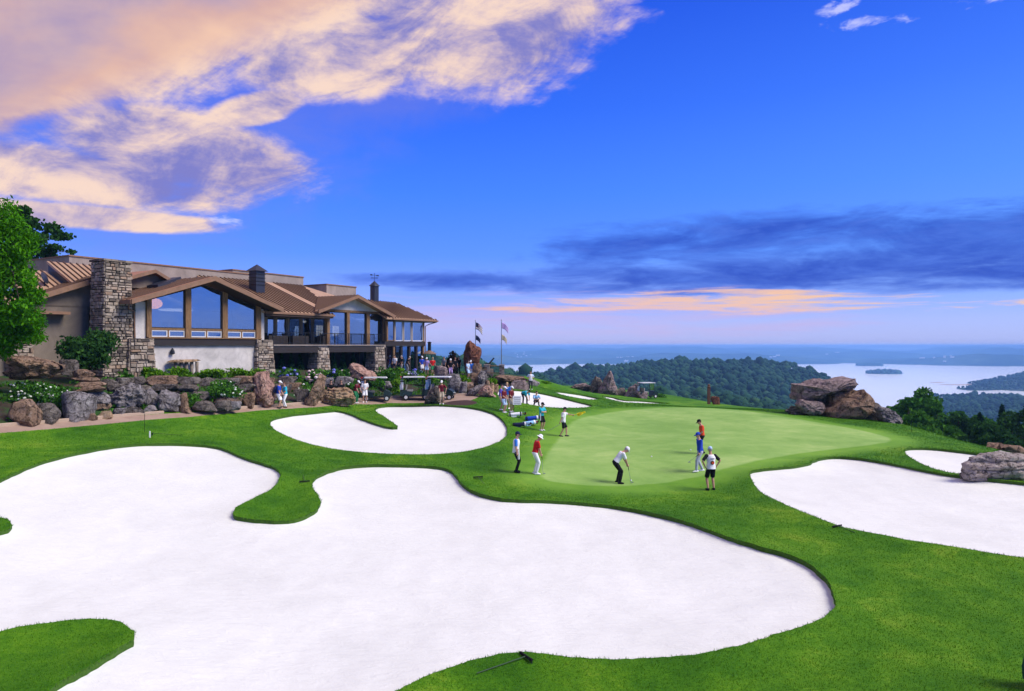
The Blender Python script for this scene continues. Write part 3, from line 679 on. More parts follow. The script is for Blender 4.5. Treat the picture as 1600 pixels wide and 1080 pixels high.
# tree crowns of the far woods: one mass
def leafcol(N, dark, mid, light):
    p = geopos(N); n = N.noise(p, 0.35, 4, 0.7)
    n2 = N.noise(p, 0.012, 4, 0.7)
    f = N.m('ADD', N.m('MULTIPLY', attr(N), 0.6), N.m('ADD', N.m('MULTIPLY', n, 0.4), N.m('MULTIPLY', N.m('SUBTRACT', n2, 0.5), 1.2)))
    return bsdf(N, N.ramp(f, [(0.15, dark), (0.6, mid), (1.0, light)]), 0.9, spec=0.08)
M_forest = mat('forest_crowns', lambda N: leafcol(N, (0.007, 0.030, 0.016), (0.017, 0.060, 0.028), (0.05, 0.12, 0.045)))  # greens tinted darker and bluer, evening haze put into the leaf colour
def build_forest():
    cand = []
    def sector(p0, p1, r0, r1, sp):
        a0, a1 = math.atan((p0-800)/F), math.atan((p1-800)/F); n = int(0.5*(a1-a0)*(r1*r1-r0*r0)/(sp*sp))
        a = a0+np.random.rand(n)*(a1-a0); r = np.sqrt(r0*r0+np.random.rand(n)*(r1*r1-r0*r0)); return np.column_stack([r*np.sin(a), r*np.cos(a)])
    for args in ((620,1420,150,420,5.0),(620,1420,420,900,6.0),(620,1400,900,1750,7.6),(1330,1720,150,420,6.5),(1330,1720,420,900,8.5),(1380,1720,900,2300,9.5),(1440,1720,2300,3300,13.0)):
        cand.append(sector(*args))
    Q = np.concatenate(cand); z = valley(Q[:, 0], Q[:, 1]); r = np.hypot(Q[:, 0], Q[:, 1])
    sky_x = [560, 690, 800, 870, 960, 1060, 1110, 1240, 1410, 1500, 1600, 1720]; sky_y = [600, 592, 602, 606, 622, 636, 639, 652, 670, 694, 718, 740]   # brow of the hilltop: crowns far below it cannot be seen
    cpx = 800+F*Q[:, 0]/Q[:, 1]; top_y = 540+F*(CZ-(z+9))/Q[:, 1]
    ok = (z > LAKE+0.6) & (top_y < np.interp(cpx, sky_x, sky_y)+28); Q, z, r = Q[ok], z[ok], r[ok]
    protos = {}
    for sub in (1, 2, 3):
        L = []
        for k in range(6):
            vs, fs = ico(sub); v = np.array(vs)
            amp = 0.34 if sub > 1 else 0.28
            d = np.array([1+amp*mnoise.fractal(Vector(p)*2.3+Vector((k*7.1, 0, 0)), 0.7, 2.2, 4)+(0.10*random.uniform(-1, 1)) for p in vs])
            v = v*d[:, None]; v[:, 2] = np.where(v[:, 2] < 0, v[:, 2]*0.75, v[:, 2]); L.append((v, np.array(fs)))
        protos[sub] = L
    VS, FS, TS = [], [], []; base = 0; LP, LS, LT = [], [], []
    for i in range(len(Q)):
        sub = 3 if r[i] < 200 else (2 if r[i] < 560 else 1)
        v, f = protos[sub][random.randrange(6)]
        s = 2.9*math.exp(random.gauss(0, .30))*(1.0 if r[i] < 900 else 1.18)*(0.82 if r[i] < 420 else 1.0); h = s*random.uniform(0.8, 1.25); a = random.random()*6.28
        c, sn = math.cos(a), math.sin(a)
        w = np.column_stack([(v[:, 0]*c-v[:, 1]*sn)*s+Q[i, 0], (v[:, 0]*sn+v[:, 1]*c)*s+Q[i, 1], v[:, 2]*h+z[i]+h*0.9+random.uniform(0, 3)])
        if r[i] < 620 and Q[i, 0] > -0.20*Q[i, 1]:
            m_ = 70 if r[i] < 330 else 36; d_ = np.random.normal(size=(m_, 3)); d_ /= np.linalg.norm(d_, axis=1)[:, None]; d_[:, 2] = np.abs(d_[:, 2])*1.0-.25
            LP.append(np.array([Q[i, 0], Q[i, 1], w[:, 2].mean()])+d_*np.array([s, s, h])*(0.92+.22*np.random.rand(m_, 1))); LS.append(np.full(m_, s*.26)); LT.append(np.clip(np.random.rand()*.6+np.random.rand(m_)*.4, 0, 1))
        VS.append(w); FS.append(f+base); base += len(v); TS.append(np.full(len(v), random.random()))
    V = np.concatenate(VS); Fc = np.concatenate(FS); T = np.concatenate(TS)
    me = bpy.data.meshes.new('forest'); me.vertices.add(len(V)); me.vertices.foreach_set('co', V.reshape(-1).astype(np.float32))
    me.loops.add(Fc.size); me.loops.foreach_set('vertex_index', Fc.reshape(-1).astype(np.int32)); me.polygons.add(len(Fc)); me.polygons.foreach_set('loop_start', np.arange(0, Fc.size, 3, dtype=np.int32)); me.update(calc_edges=True)
    at = me.attributes.new('tint', 'FLOAT', 'POINT'); at.data.foreach_set('value', T.astype(np.float32)); me.materials.append(M_forest)
    tag(link(bpy.data.objects.new('forest', me)), 'dense dark green woods covering the hills round the lake', 'forest', kind='stuff')
    pts = np.concatenate(LP); n = len(pts); sz = np.concatenate(LS)*(.6+.8*np.random.rand(n)); tt = np.concatenate(LT)
    u = np.random.normal(size=(n, 3)); u /= np.linalg.norm(u, axis=1)[:, None]; v = np.cross(u, np.random.normal(size=(n, 3))); v /= np.linalg.norm(v, axis=1)[:, None]; sz = sz[:, None]
    tri = np.stack([pts-u*sz*.6, pts+u*sz*.6+v*sz*.3, pts+v*sz*1.0], 1)
    me = bpy.data.meshes.new('forest_leaves'); me.vertices.add(3*n); me.vertices.foreach_set('co', tri.reshape(-1).astype(np.float32)); me.loops.add(3*n); me.loops.foreach_set('vertex_index', np.arange(3*n, dtype=np.int32)); me.polygons.add(n); me.polygons.foreach_set('loop_start', np.arange(0, 3*n, 3, dtype=np.int32)); me.update(calc_edges=True)
    at = me.attributes.new('tint', 'FLOAT', 'POINT'); at.data.foreach_set('value', np.repeat(tt, 3).astype(np.float32)); me.materials.append(M_forest)
    tag(link(bpy.data.objects.new('forest_leaves', me)), 'leaf clumps of the nearer woods below the hilltop', 'forest', kind='stuff')
    print('FOREST', len(Q), len(Fc), n)
build_forest()
# wooded islands out on the lake
def island(px, py, wpx, hpx, lab):
    Yd = (CZ-LAKE)*F/(py-540); X = (px-800)/F*Yd; w = wpx/F*Yd/2; h = hpx/F*Yd; mb = MB()
    n = int(w*1.5)
    mb.ball((X, Yd, LAKE), (w, w*0.9, h*0.35), 3, 0.2)
    for _ in range(n):
        a = random.random()*6.28; q = math.sqrt(random.random()); s = h*random.uniform(.28, .5)
        mb.ball((X+math.cos(a)*q*w*.95, Yd+math.sin(a)*q*w*.8, LAKE+h*.3*(1-q*q)+s*.6), (s, s, s*random.uniform(.9, 1.3)), 1, random.random())
    tag(mb.build('lake_island', M_forest), lab, 'island')
island(1358, 571.8, 40, 5, 'farther of the two long wooded islands in the lake')
island(1381, 584, 52, 7, 'nearer and larger wooded island in the middle of the lake')
island(1490, 566.8, 15, 3, 'tiny pale wooded islet near the far lake shore')
def sandbar(px0, px1, py, lab):
    Yd = (CZ-LAKE)*F/(py-540); a = (px0-800)/F*Yd; b = (px1-800)/F*Yd; mb = MB()
    mb.ball(((a+b)/2, Yd, LAKE), ((b-a)/2, 14, 2.2), 3, .5)
    tag(mb.build('sand_bar', M_kerb), lab, 'sand bar')
sandbar(1453, 1476, 598, 'short bare spit in the lake left of the small treed point')
sandbar(1463, 1560, 601.5, 'long low bar of land across the lake inlet at right')

# houses scattered along the far shore, a pixel or two each
def far_houses():
    mb = MB(); M_hs = plain('house_white', (0.75, 0.74, 0.72), .8)
    for c in range(16):
        px = random.choice([random.uniform(800, 1000), random.uniform(1000, 1580)]); r0 = random.uniform(5200, 8800)
        for _ in range(random.randint(2, 6)):
            rr_ = r0+random.uniform(-150, 150); a = math.atan((px+random.uniform(-14, 14)-800)/F); x, y = rr_*math.sin(a), rr_*math.cos(a); z = float(valley(np.array([x]), np.array([y]))[0])
            if z > LAKE+2: mb.box((x, y, z+5), (random.uniform(10, 26), 12, 10))
    tag(mb.build('far_houses', M_hs), 'tiny white houses scattered on the far hills', 'houses', kind='stuff')
far_houses()

# ------------------------------------------------------------------ haze: the evening air over the valley
hz = MB(); hz.box2((-14200, -14200, -156), (14200, 14200, 16.0))
def haze_fn(N):
    v = N.new('ShaderNodeVolumePrincipled'); v.inputs['Color'].default_value = (0.24, 0.51, 1.0, 1); v.inputs['Density'].default_value = 0.00017; v.inputs['Anisotropy'].default_value = 0.0
    return {'Volume': v.outputs[0]}
tag(hz.build('haze', mat('haze', haze_fn)), 'blue evening haze over the valley', 'haze', kind='stuff')

# ------------------------------------------------------------------ clubhouse materials
def stucco(name, c, v=0.18):
    def fn(N):
        p = geopos(N); n = N.noise(p, 0.9, 6, 0.65, 0.6); n2 = N.noise(p, 22.0, 3, 0.7)
        f = N.m('ADD', N.m('MULTIPLY', n, 0.75), N.m('MULTIPLY', n2, 0.25))
        return bsdf(N, N.ramp(f, [(0.3, tuple(x*(1-v*1.6) for x in c)), (0.65, tuple(x*(1+v) for x in c))]), 0.9, n2, 0.35, 0.02, 0.1)
    return mat(name, fn)
M_taupe = stucco('taupe_stucco', (0.30, 0.25, 0.22)); M_cream = stucco('cream_stucco', (0.56, 0.52, 0.49), 0.22); M_dstucco = stucco('brown_stucco', (0.20, 0.165, 0.135))
def roof_fn(c1, c2):
    def fn(N):
        p = geopos(N); n = N.noise(p, 0.6, 5, 0.65, 0.5); n2 = N.noise(p, 5.0, 4, 0.7)
        return bsdf(N, N.ramp(N.m('ADD', N.m('MULTIPLY', n, 0.7), N.m('MULTIPLY', n2, 0.3)), [(0.3, c1), (0.7, c2)]), 0.5, n2, 0.1, 0.01, 0.4, 0.25)
    return fn
M_roof = mat('tan_metal_roof', roof_fn((0.38, 0.225, 0.135), (0.53, 0.345, 0.215))); M_rust = mat('rust_metal_roof', roof_fn((0.31, 0.13, 0.065), (0.43, 0.20, 0.105)))
M_seam = plain('roof_seam', (0.10, 0.055, 0.033), 0.5, 0.4, 0.2); M_fascia = plain('brown_fascia', (0.23, 0.13, 0.08), 0.7, var=0.35, scale=4.0); M_soffit = plain('dark_soffit', (0.07, 0.045, 0.032), 0.8)
def timber_fn(N):
    p = coords(N); mp = N.new('ShaderNodeMapping'); mp.inputs['Scale'].default_value = (9, 9, 1.2); N.put(mp.inputs[0], p); n = N.noise(mp.outputs[0], 1.6, 6, 0.7, 1.0)
    return bsdf(N, N.ramp(n, [(0.3, (0.10, 0.055, 0.028)), (0.55, (0.24, 0.14, 0.07)), (0.75, (0.36, 0.23, 0.13))]), 0.8, n, 0.4, 0.02, 0.15)
M_timber = mat('weathered_timber', timber_fn)
M_dark = plain('dark_beam', (0.028, 0.022, 0.022), 0.7); M_black = plain('black_metal', (0.014, 0.015, 0.018), 0.5, 0.4, 0.3); M_slate = plain('slate_metal', (0.035, 0.04, 0.06), 0.45, 0.5, 0.5); M_white = plain('white_frame', (0.62, 0.62, 0.64), 0.5, var=0.08); M_inner = plain('interior', (0.11, 0.12, 0.14), 0.9); M_brick = plain('terracotta', (0.32, 0.12, 0.06), 0.8)
def glass_fn(N):
    g = N.new('ShaderNodeBsdfGlossy'); N.put(g.inputs[0], (0.40, 0.54, 0.80)); n = N.noise(geopos(N), 0.35, 2, 0.5)
    g.inputs['Roughness'].default_value = 0.02
    bn = N.new('ShaderNodeBump'); bn.inputs['Strength'].default_value = 0.06; bn.inputs['Distance'].default_value = 0.6; N.put(bn.inputs['Height'], n); N.l.new(bn.outputs[0], g.inputs['Normal'])
    t = N.new('ShaderNodeBsdfTransparent'); N.put(t.inputs[0], (0.62, 0.68, 0.72))
    m = N.new('ShaderNodeMixShader'); m.inputs[0].default_value = 0.5; N.l.new(t.outputs[0], m.inputs[1]); N.l.new(g.outputs[0], m.inputs[2]); return m.outputs[0]
M_glass = mat('window_glass', glass_fn)
def stone_fn(N):
    p = geopos(N); n = N.noise(p, 3.0, 6, 0.7, 0.4); t = attr(N)
    a = N.ramp(t, [(0.0, (0.11, 0.095, 0.085)), (0.2, (0.26, 0.215, 0.175)), (0.5, (0.42, 0.35, 0.28)), (0.75, (0.52, 0.45, 0.38)), (1.0, (0.36, 0.245, 0.17))])
    c = N.mix(0.75, a, N.ramp(n, [(0.3, (0.35, 0.33, 0.32)), (0.7, (1.0, 0.98, 0.95))]), 'MULTIPLY')
    return bsdf(N, c, 0.9, n, 0.7, 0.03, 0.1)
M_stone = mat('field_stone', stone_fn); M_mortar = plain('dark_mortar', (0.045, 0.038, 0.033), 0.95)
def lamp_fn(c, s):
    def fn(N):
        e = N.new('ShaderNodeEmission'); N.put(e.inputs[0], c); e.inputs[1].default_value = s; return e.outputs[0]
    return fn
M_lamp = mat('warm_lamp', lamp_fn((1.0, 0.34, 0.01), 1.5)); M_lampw = mat('white_lamp', lamp_fn((1.0, 0.85, 0.7), 0.5))

CLUB = empty('clubhouse', (O0.x, O0.y, 0), R(TH), 'long stone and stucco clubhouse with tan metal roofs on the left hilltop', 'building')
def cl(s, t, z): return (s, -t, z)
def cbox(name, s0, s1, t0, t1, z0, z1, m, parent=None):
    return MB().box2(cl(s0, t0, z0), cl(s1, t1, z1)).build(name, m, parent or CLUB)
def poly3(name, pts, m, parent=None, thick=0.12):
    """planar roof sheet given (s, t, z) corners, thickened downwards"""
    n = len(pts); vs = [cl(*p) for p in pts]+[cl(p[0], p[1], p[2]-thick) for p in pts]
    fs = [tuple(range(n)), tuple(range(2*n-1, n-1, -1))]+[(i, n+i, n+(i+1) % n, (i+1) % n) for i in range(n)]
    mb = MB(); mb.add(vs, fs); return mb.build(name, m, parent or CLUB)
def clip_line(poly, ax, val):
    """intersections of polygon (s,t) with the line coord[ax]=val"""
    out = []
    for i in range(len(poly)):
        a, b = poly[i], poly[(i+1) % len(poly)]
        if (a[ax]-val)*(b[ax]-val) < 0:
            k = (val-a[ax])/(b[ax]-a[ax]); out.append(tuple(a[j]+(b[j]-a[j])*k for j in range(3)))
    return out
def seams(parent, pts, ax, step, m=None, w=0.06, h=0.09):
    vals = [p[ax] for p in pts]; v = min(vals)+step*0.5; mb = MB()
    while v < max(vals):
        c = clip_line(pts, ax, v)
        if len(c) >= 2:
            a, b = c[0], c[1]; d = Vector(cl(*b))-Vector(cl(*a)); o = Vector((w/2, 0, 0)) if ax == 0 else Vector((0, w/2, 0)); A, Bq = Vector(cl(*a)), Vector(cl(*b)); up = Vector((0, 0, h)); dn = Vector((0, 0, -0.02))
            mb.add([A-o+dn, A+o+dn, A+o+up, A-o+up, Bq-o+dn, Bq+o+dn, Bq+o+up, Bq-o+up], [(0, 1, 2, 3), (7, 6, 5, 4), (0, 4, 5, 1), (1, 5, 6, 2), (2, 6, 7, 3), (3, 7, 4, 0)])
        v += step
    if mb.v: tag(mb.build('roof_seams', m or M_seam, parent), kind='stuff')
def stonework(name, s0, s1, t0, t1, z0, z1, flare=0.0, parent=None, h=(0.12, 0.34), w=(0.16, 0.62)):
    """stones laid on the four sides of a (flared) pier round a mortar core"""
    mb = MB(); core = MB(); e = 0.03
    def corner(k, z):
        f = flare*max(0.0, (z1-z)/(z1-z0))**1.5
        return [(s0-f, t0-f), (s1+f, t0-f), (s1+f, t1+f), (s0-f, t1+f)][k]
    lv = 5
    vs = []
    for i in range(lv+1):
        z = z0+(z1-z0)*i/lv
        for k in range(4):
            c = corner(k, z); cx, ct = (s0+s1)/2, (t0+t1)/2; vs.append(cl(c[0]+(e if c[0] < cx else -e), c[1]+(e if c[1] < ct else -e), z-0.02))
    fs = [(i*4+k, i*4+(k+1) % 4, (i+1)*4+(k+1) % 4, (i+1)*4+k) for i in range(lv) for k in range(4)]+[(lv*4, lv*4+1, lv*4+2, lv*4+3)]
    core.add(vs, fs)
    for k in range(4):
        z = z0
        while z < z1-0.05:
            hh = min(random.uniform(*h), z1-z); a0, b0 = Vector(corner(k, z)), Vector(corner((k+1) % 4, z)); a1, b1 = Vector(corner(k, z+hh)), Vector(corner((k+1) % 4, z+hh))
            L = (b0-a0).length; x = 0.0; nrm = Vector(((b0-a0).y, -(b0-a0).x)).normalized(); ctr = Vector(((s0+s1)/2, (t0+t1)/2))
            if ((a0+b0)/2-ctr).dot(nrm) < 0: nrm = -nrm
            while x < L-0.04:
                ww = min(random.uniform(*w), L-x)
                if L-x-ww < 0.12: ww = L-x
                g = random.uniform(.014, .034); u0, u1 = (x+g)/L, (x+ww-g)/L; d = random.uniform(0.015, 0.085); q = random.uniform(.72, .9)
                def pt(u, v, dd):
                    lo = a0.lerp(b0, u); hi = a1.lerp(b1, u); c = lo.lerp(hi, v)+nrm*dd; return cl(c.x, c.y, z+hh*v)
                v0, v1 = g/hh, 1-g/hh; j = lambda: random.uniform(-.09, .09)
                bot = [(u0, v0), (u1, v0), (u1, v1), (u0, v1)]; um, vm = (u0+u1)/2, (v0+v1)/2
                back = [pt(u+j()*.3*(u1-u0), v+j()*.5, -0.05) for u, v in bot]; mid = [pt(u+j()*.5*(u1-u0), v+1.5*j(), d*.6) for u, v in bot]
                fr = [pt(um+(u-um)*q+j()*(u1-u0), vm+(v-vm)*q+j(), d+random.uniform(-.015, .02)) for u, v in bot]
                F_ = [(8, 9, 10, 11)]+[(i, (i+1) % 4, 4+(i+1) % 4, 4+i) for i in range(4)]+[(4+i, 4+(i+1) % 4, 8+(i+1) % 4, 8+i) for i in range(4)]
                mb.add(back+mid+fr, F_, random.random()); x += ww
            z += hh
    p = core.build(name, M_mortar, parent or CLUB); tag(mb.build('stones', M_stone, p), kind='stuff'); return p

def pane(parent, s0, s1, t, z0, z1, z0b=None, z1b=None, name='window', frame=M_timber, fw=0.06, poly=None):
    """window = frame ring with a glass pane as its sub-part; z*b are the heights at s1"""
    pts = poly or [(s0, z0), (s1, z0 if z0b is None else z0b), (s1, z1 if z1b is None else z1b), (s0, z1)]
    n = len(pts); cs = sum(p[0] for p in pts)/n; cz_ = sum(p[1] for p in pts)/n; inn = []
    for i in range(n):       # inset along the two edge normals
        p0, p1, p2 = Vector(pts[i-1]), Vector(pts[i]), Vector(pts[(i+1) % n]); e1 = (p1-p0).normalized(); e2 = (p2-p1).normalized()
        n1 = Vector((-e1.y, e1.x)); n2 = Vector((-e2.y, e2.x)); d = n1+n2; d = d/max(0.2, d.dot(n1)); inn.append(p1+d*fw)
    vs = [cl(a, t+.05, b) for a, b in pts]+[cl(a, t+.05, b) for a, b in inn]+[cl(a, t-.05, b) for a, b in pts]+[cl(a, t-.05, b) for a, b in inn]; fs = []
    for i in range(n):
        j = (i+1) % n; fs += [(i, j, n+j, n+i), (2*n+j, 2*n+i, 3*n+i, 3*n+j), (n+i, n+j, 3*n+j, 3*n+i), (j, i, 2*n+i, 2*n+j)]
    mb = MB(); mb.add(vs, fs); w = mb.build(name, frame, parent)
    g = MB(); g.prism([(p.x, p.y) for p in inn], lambda a, b, d: cl(a, d, b), t-.012, t+.012); g.build('pane', M_glass, w); return w

def build_club():
    C = CLUB
    # ---- solid mass behind the rooms
    cbox('rear_wall', -9.0, 10.2, -16, -3.4, 2.5, 8.7, M_taupe); cbox('rear_wall', 10.2, 23.2, -16, -3.25, 2.5, 8.55, M_dstucco); cbox('rear_wall', 23.2, 28.9, -16, -3.6, 2.5, 8.4, M_inner)
    # ---- big glazed gable
    cbox('lower_wall', -0.9, 9.2, -3.3, -0.06, 2.6, 6.1, M_cream); cbox('beam', -0.05, 8.85, -0.5, 0.12, 6.1, 6.58, M_dark); cbox('sill', -0.2, 8.85, -0.3, 0.2, 6.58, 6.66, M_timber)
    cbox('corner_wall', -0.95, -0.27, -3.3, -0.02, 6.1, 8.98, M_cream); cbox('corner_wall', 8.83, 9.25, -3.3, -0.02, 6.1, 8.9, M_cream)
    cbox('room_floor', -0.2, 8.8, -3.35, -0.35, 6.45, 6.57, M_inner); cbox('room_ceiling', -0.2, 8.8, -3.35, -0.1, 9.05, 9.12, M_inner) if False else None
    top = lambda s: 10.40-abs(s-4.05)*0.305
    for a, b in ((-0.27, 0.05), (2.5, 2.93), (5.44, 5.87), (8.38, 8.83)):
        mb = MB(); mb.prism([(a, 6.66), (b, 6.66), (b, top(b)+.05), (a, top(a)+.05)], lambda x, z, d: cl(x, d, z), -0.22, 0.16); mb.build('post', M_timber, C)
    for a, b in ((0.05, 2.5), (2.93, 5.44), (5.87, 8.38)):
        m = (a+b)/2
        for x0, x1 in ((a+.02, m-.06), (m+.06, b-.02)): pane(C, x0, x1, 0.0, 6.68, 7.13, frame=M_white, fw=0.07)
        cbox('mullion', m-.06, m+.06, -.06, .06, 6.66, 7.14, M_timber); cbox('rail', a, b, -.08, .08, 7.14, 7.27, M_timber)
        if a < 4.05 < b: pane(C, 0, 0, 0, 0, 0, poly=[(a, 7.28), (b, 7.28), (b, top(b)), (4.05, top(4.05)), (a, top(a))], frame=M_dark, fw=0.05)
        else: pane(C, a, b, 0, 7.28, top(a), 7.28, top(b), frame=M_dark, fw=0.05)
    # gable roof with deep overhang
    ap, lz, rz_ = (3.95, 10.92), 8.97, 8.95
    for nm, e in (('l', (-2.0, lz)), ('r', (9.95, rz_))):
        pts = [(ap[0], 1.25, ap[1]), (e[0], 1.25, e[1]), (e[0], -7.8, e[1]), (ap[0], -7.8, ap[1])]
        if nm == 'l': pts = [(ap[0], 1.25, ap[1]), (e[0], 1.25, e[1]), (e[0], -1.2, e[1]), (-0.9, -1.2, lz+1.1*.3277), (-0.9, -7.8, lz+1.1*.3277), (ap[0], -7.8, ap[1])]
        r_ = poly3('roof', pts, M_rust, thick=0.14); seams(r_, pts, 1, 0.55, w=.06, h=.07)
        mb = MB(); mb.prism([(ap[0], ap[1]+.03), (e[0], e[1]+.03), (e[0], e[1]-.27), (ap[0], ap[1]-.30)], lambda x, z, d: cl(x, d, z), 1.26, 1.36); mb.build('fascia', M_fascia, r_)
        mb = MB(); mb.prism([(ap[0], ap[1]-.15), (e[0], e[1]-.15), (e[0], e[1]-.24), (ap[0], ap[1]-.24)], lambda x, z, d: cl(x, d, z), -3.3, 1.22); mb.build('soffit', M_soffit, r_)
    mb = MB(); mb.box2(cl(-2.05, -1.2, 8.72), cl(-1.93, 1.25, 8.98)); mb.build('gutter', M_fascia, C)
    mb = MB(); mb.tube([cl(-1.9, .9, 8.7), cl(-1.7, .5, 8.45), cl(-1.05, 0, 8.3), cl(-1.0, 0, 6.6)], .05, 6); mb.build('downspout', M_fascia, C)
    for k in range(4):
        s = 1.2+k*0.62; z = lz+(s+2)*.3277; v = [(s, -1.0-.35*k), (s+.55, -1.0-.35*k), (s+.55, -2.3-.35*k), (s, -2.3-.35*k)]
        mb = MB(); mb.prism(v, lambda a, b, d: cl(a, b, lz+(a+2)*.3277+d), .03, .24); mb.build('skylight', M_slate, C)
    mb = MB(); mb.lathe(cl(1.2, -3.6, 9.9), [(.28, 0), (.28, .75), (.36, .78), (.36, .95), (.3, .98)], 12); mb.build('roof_vent', M_brick, C)
    stonework('stone_pier', -1.5, 0.08, -0.95, 0.32, 2.9, 6.58, 0.22); stonework('stone_pier', 8.42, 9.78, -0.9, 0.32, 2.7, 6.55, 0.25)
    # ---- stone chimney
    ch = stonework('chimney', -2.92, -1.25, -1.55, 0.0, 2.8, 11.4, 0.16, h=(0.12, 0.26), w=(0.18, 0.48))
    mb = MB()
    for a in np.arange(-3.02, -1.2, .46):
        for b in (-1.65, -1.05, -.5): mb.box(cl(a+.23, b+.28, 11.46+random.uniform(0, .04)), (.45, .55, .13), Euler((random.uniform(-.03, .03),)*3).to_matrix(), random.random()*.4)
    mb.build('chimney_cap', M_stone, ch)
    cbox('side_wall', -1.25, -0.95, -3.3, -0.9, 2.8, 8.9, M_dstucco)
    pane(C, -1.2, -.97, -0.85, 6.7, 8.4, frame=M_dark, fw=.05)
    # ---- left wing
    cbox('wing_wall', -8.8, -2.6, -3.3, -2.5, 2.6, 8.62, M_dstucco)
    mb = MB(); mb.prism([(-7.2, 8.55), (-2.0, 8.55), (-2.0, 10.45), (-7.2, 8.45)], lambda x, z, d: cl(x, d, z), -3.0, -2.5); mb.build('gable_wall', M_dstucco, C)
    pts = [(-1.9, -1.9, 10.66), (-7.6, -1.9, 8.44), (-7.6, -7, 8.44), (-1.9, -7, 10.66)]
    r_ = poly3('roof', pts, M_rust, thick=.16); seams(r_, pts, 1, .5); mb = MB(); mb.prism([(-1.9, 10.70), (-7.6, 8.48), (-7.6, 8.16), (-1.9, 10.36)], lambda x, z, d: cl(x, d, z), -1.9, -1.78); mb.build('fascia', M_fascia, r_)
    pts = [(-3.35, -6.2, 11.72), (-.2, -6.2, 11.72), (-.2, -2.6, 9.95), (-3.35, -2.6, 9.95)]
    r_ = poly3('roof', pts, M_roof, thick=.16); seams(r_, pts, 0, .42)
    mb = MB(); mb.prism([(-6.2, 11.6), (-2.7, 9.9), (-6.2, 9.9)], lambda t, z, d: cl(d, t, z), -3.25, -3.1); mb.build('clerestory_wall', M_slate, C)
    pts = [(-9.4, -6.2, 11.05), (-3.4, -6.2, 11.05), (-3.4, -3.4, 9.75), (-9.4, -3.4, 9.75)]
    r_ = poly3('roof', pts, M_roof, thick=.16); seams(r_, pts, 0, .42)
    pts = [(-9.5, -3.6, 9.35), (-5.2, -3.6, 9.35), (-6.8, -1.7, 8.62), (-9.5, -1.7, 8.62)]
    r_ = poly3('roof', pts, M_roof, thick=.14); seams(r_, pts, 0, .42)
    cbox('canopy', -6.9, -4.1, -2.5, -1.7, 8.02, 8.2, M_fascia); stonework('stone_quoin', -7.3, -6.1, -2.6, -2.05, 2.8, 7.9, 0.05)
    # small gable behind the glazed roof
    mb = MB(); mb.prism([(-.9, 10.1), (-.4, 10.55), (1.94, 11.28), (3.3, 10.7), (3.3, 10.1)], lambda x, z, d: cl(x, d, z), -3.3, -3.1); mb.build('gable_wall', M_dstucco, C)
    for e in ((-1.0, 10.42), (3.55, 10.62)):
        pts = [(1.94, -2.5, 11.42), (e[0], -2.5, e[1]), (e[0], -8, e[1]), (1.94, -8, 11.42)]; r_ = poly3('roof', pts, M_rust, thick=.14)
        mb = MB(); mb.prism([(1.94, 11.44), (e[0], e[1]+.02), (e[0], e[1]-.22), (1.94, 11.2)], lambda x, z, d: cl(x, d, z), -2.5, -2.4); mb.build('fascia', M_fascia, r_)
    # ---- flat-roofed blocks
    p1 = cbox('parapet_block', -1.0, 14.6, -16, -8.05, 8.0, 12.42, M_taupe); cbox('coping', -1.06, 14.66, -16, -7.98, 12.42, 12.52, M_fascia, p1)
    p2 = cbox('parapet_block', 14.0, 22.3, -16, -10.05, 8.0, 12.92, M_taupe); cbox('coping', 13.95, 22.36, -16, -9.98, 12.92, 13.02, M_fascia, p2)
    p3 = cbox('parapet_block', 23.5, 27.7, -11.4, -8.05, 8.0, 12.22, M_taupe); cbox('coping', 23.44, 27.76, -11.46, -7.98, 12.22, 12.32, M_fascia, p3)
    # ---- main roof between the gables
    zz = lambda t: 8.76+(0.1-t)*0.3878
    mp = [(9.0, .1, zz(.1)), (16.45, .1, zz(.1)), (16.0, -1.6, zz(-1.6)), (18.95, -4.5, zz(-4.5)), (20.3, -8, zz(-8)), (9.0, -8, zz(-8))]
    r_ = poly3('roof', mp, M_roof, thick=.14); seams(r_, mp, 0, .40)
    cbox('eave_beam', 9.3, 16.4, -.35, .12, 8.42, 8.62, M_soffit, r_); cbox('gutter', 9.2, 16.5, .1, .22, 8.58, 8.74, M_fascia, r_)
    cbox('soffit', 9.3, 16.4, -3.2, -.35, 8.46, 8.56, M_soffit, r_)
    pts = [(20.3, -8, zz(-8)), (18.95, -4.5, zz(-4.5)), (24.5, -4.5, 10.3), (24.5, -8, 10.3)]; poly3('roof', pts, M_roof)
    # ---- second gable
    ap = (18.95, 10.55)
    lp = [(ap[0], .5, ap[1]), (14.28, .5, 9.0), (14.28, .1, 9.0), (16.0, -1.6, 9.57), (18.95, -4.5, ap[1])]
    r_ = poly3('roof', lp, M_roof, thick=.14); seams(r_, lp, 1, .4); mb = MB(); mb.prism([(ap[0], ap[1]+.03), (14.28, 9.03), (14.28, 8.76), (ap[0], ap[1]-.25)], lambda x, z, d: cl(x, d, z), .5, .6); mb.build('fascia', M_fascia, r_)
    rp = [(ap[0], .5, ap[1]), (24.0, .5, 8.89), (24.0, -4.5, 8.89), (ap[0], -4.5, ap[1])]
    r_ = poly3('roof', rp, M_roof, thick=.14); seams(r_, rp, 1, .4); mb = MB(); mb.prism([(ap[0], ap[1]+.03), (24.0, 8.92), (24.0, 8.65), (ap[0], ap[1]-.25)], lambda x, z, d: cl(x, d, z), .5, .6); mb.build('fascia', M_fascia, r_)
    mb = MB(); mb.prism([(15.9, 9.22), (22.6, 9.22), (ap[0], 10.40)], lambda x, z, d: cl(x, d, z), -.55, -.35); mb.build('gable_wall', M_cream, C)
    cbox('beam', 15.6, 23.5, -.6, -.28, 9.04, 9.24, M_timber)
    xs = [(16.4, 18.47), (18.80, 21.0), (21.4, 23.25)]
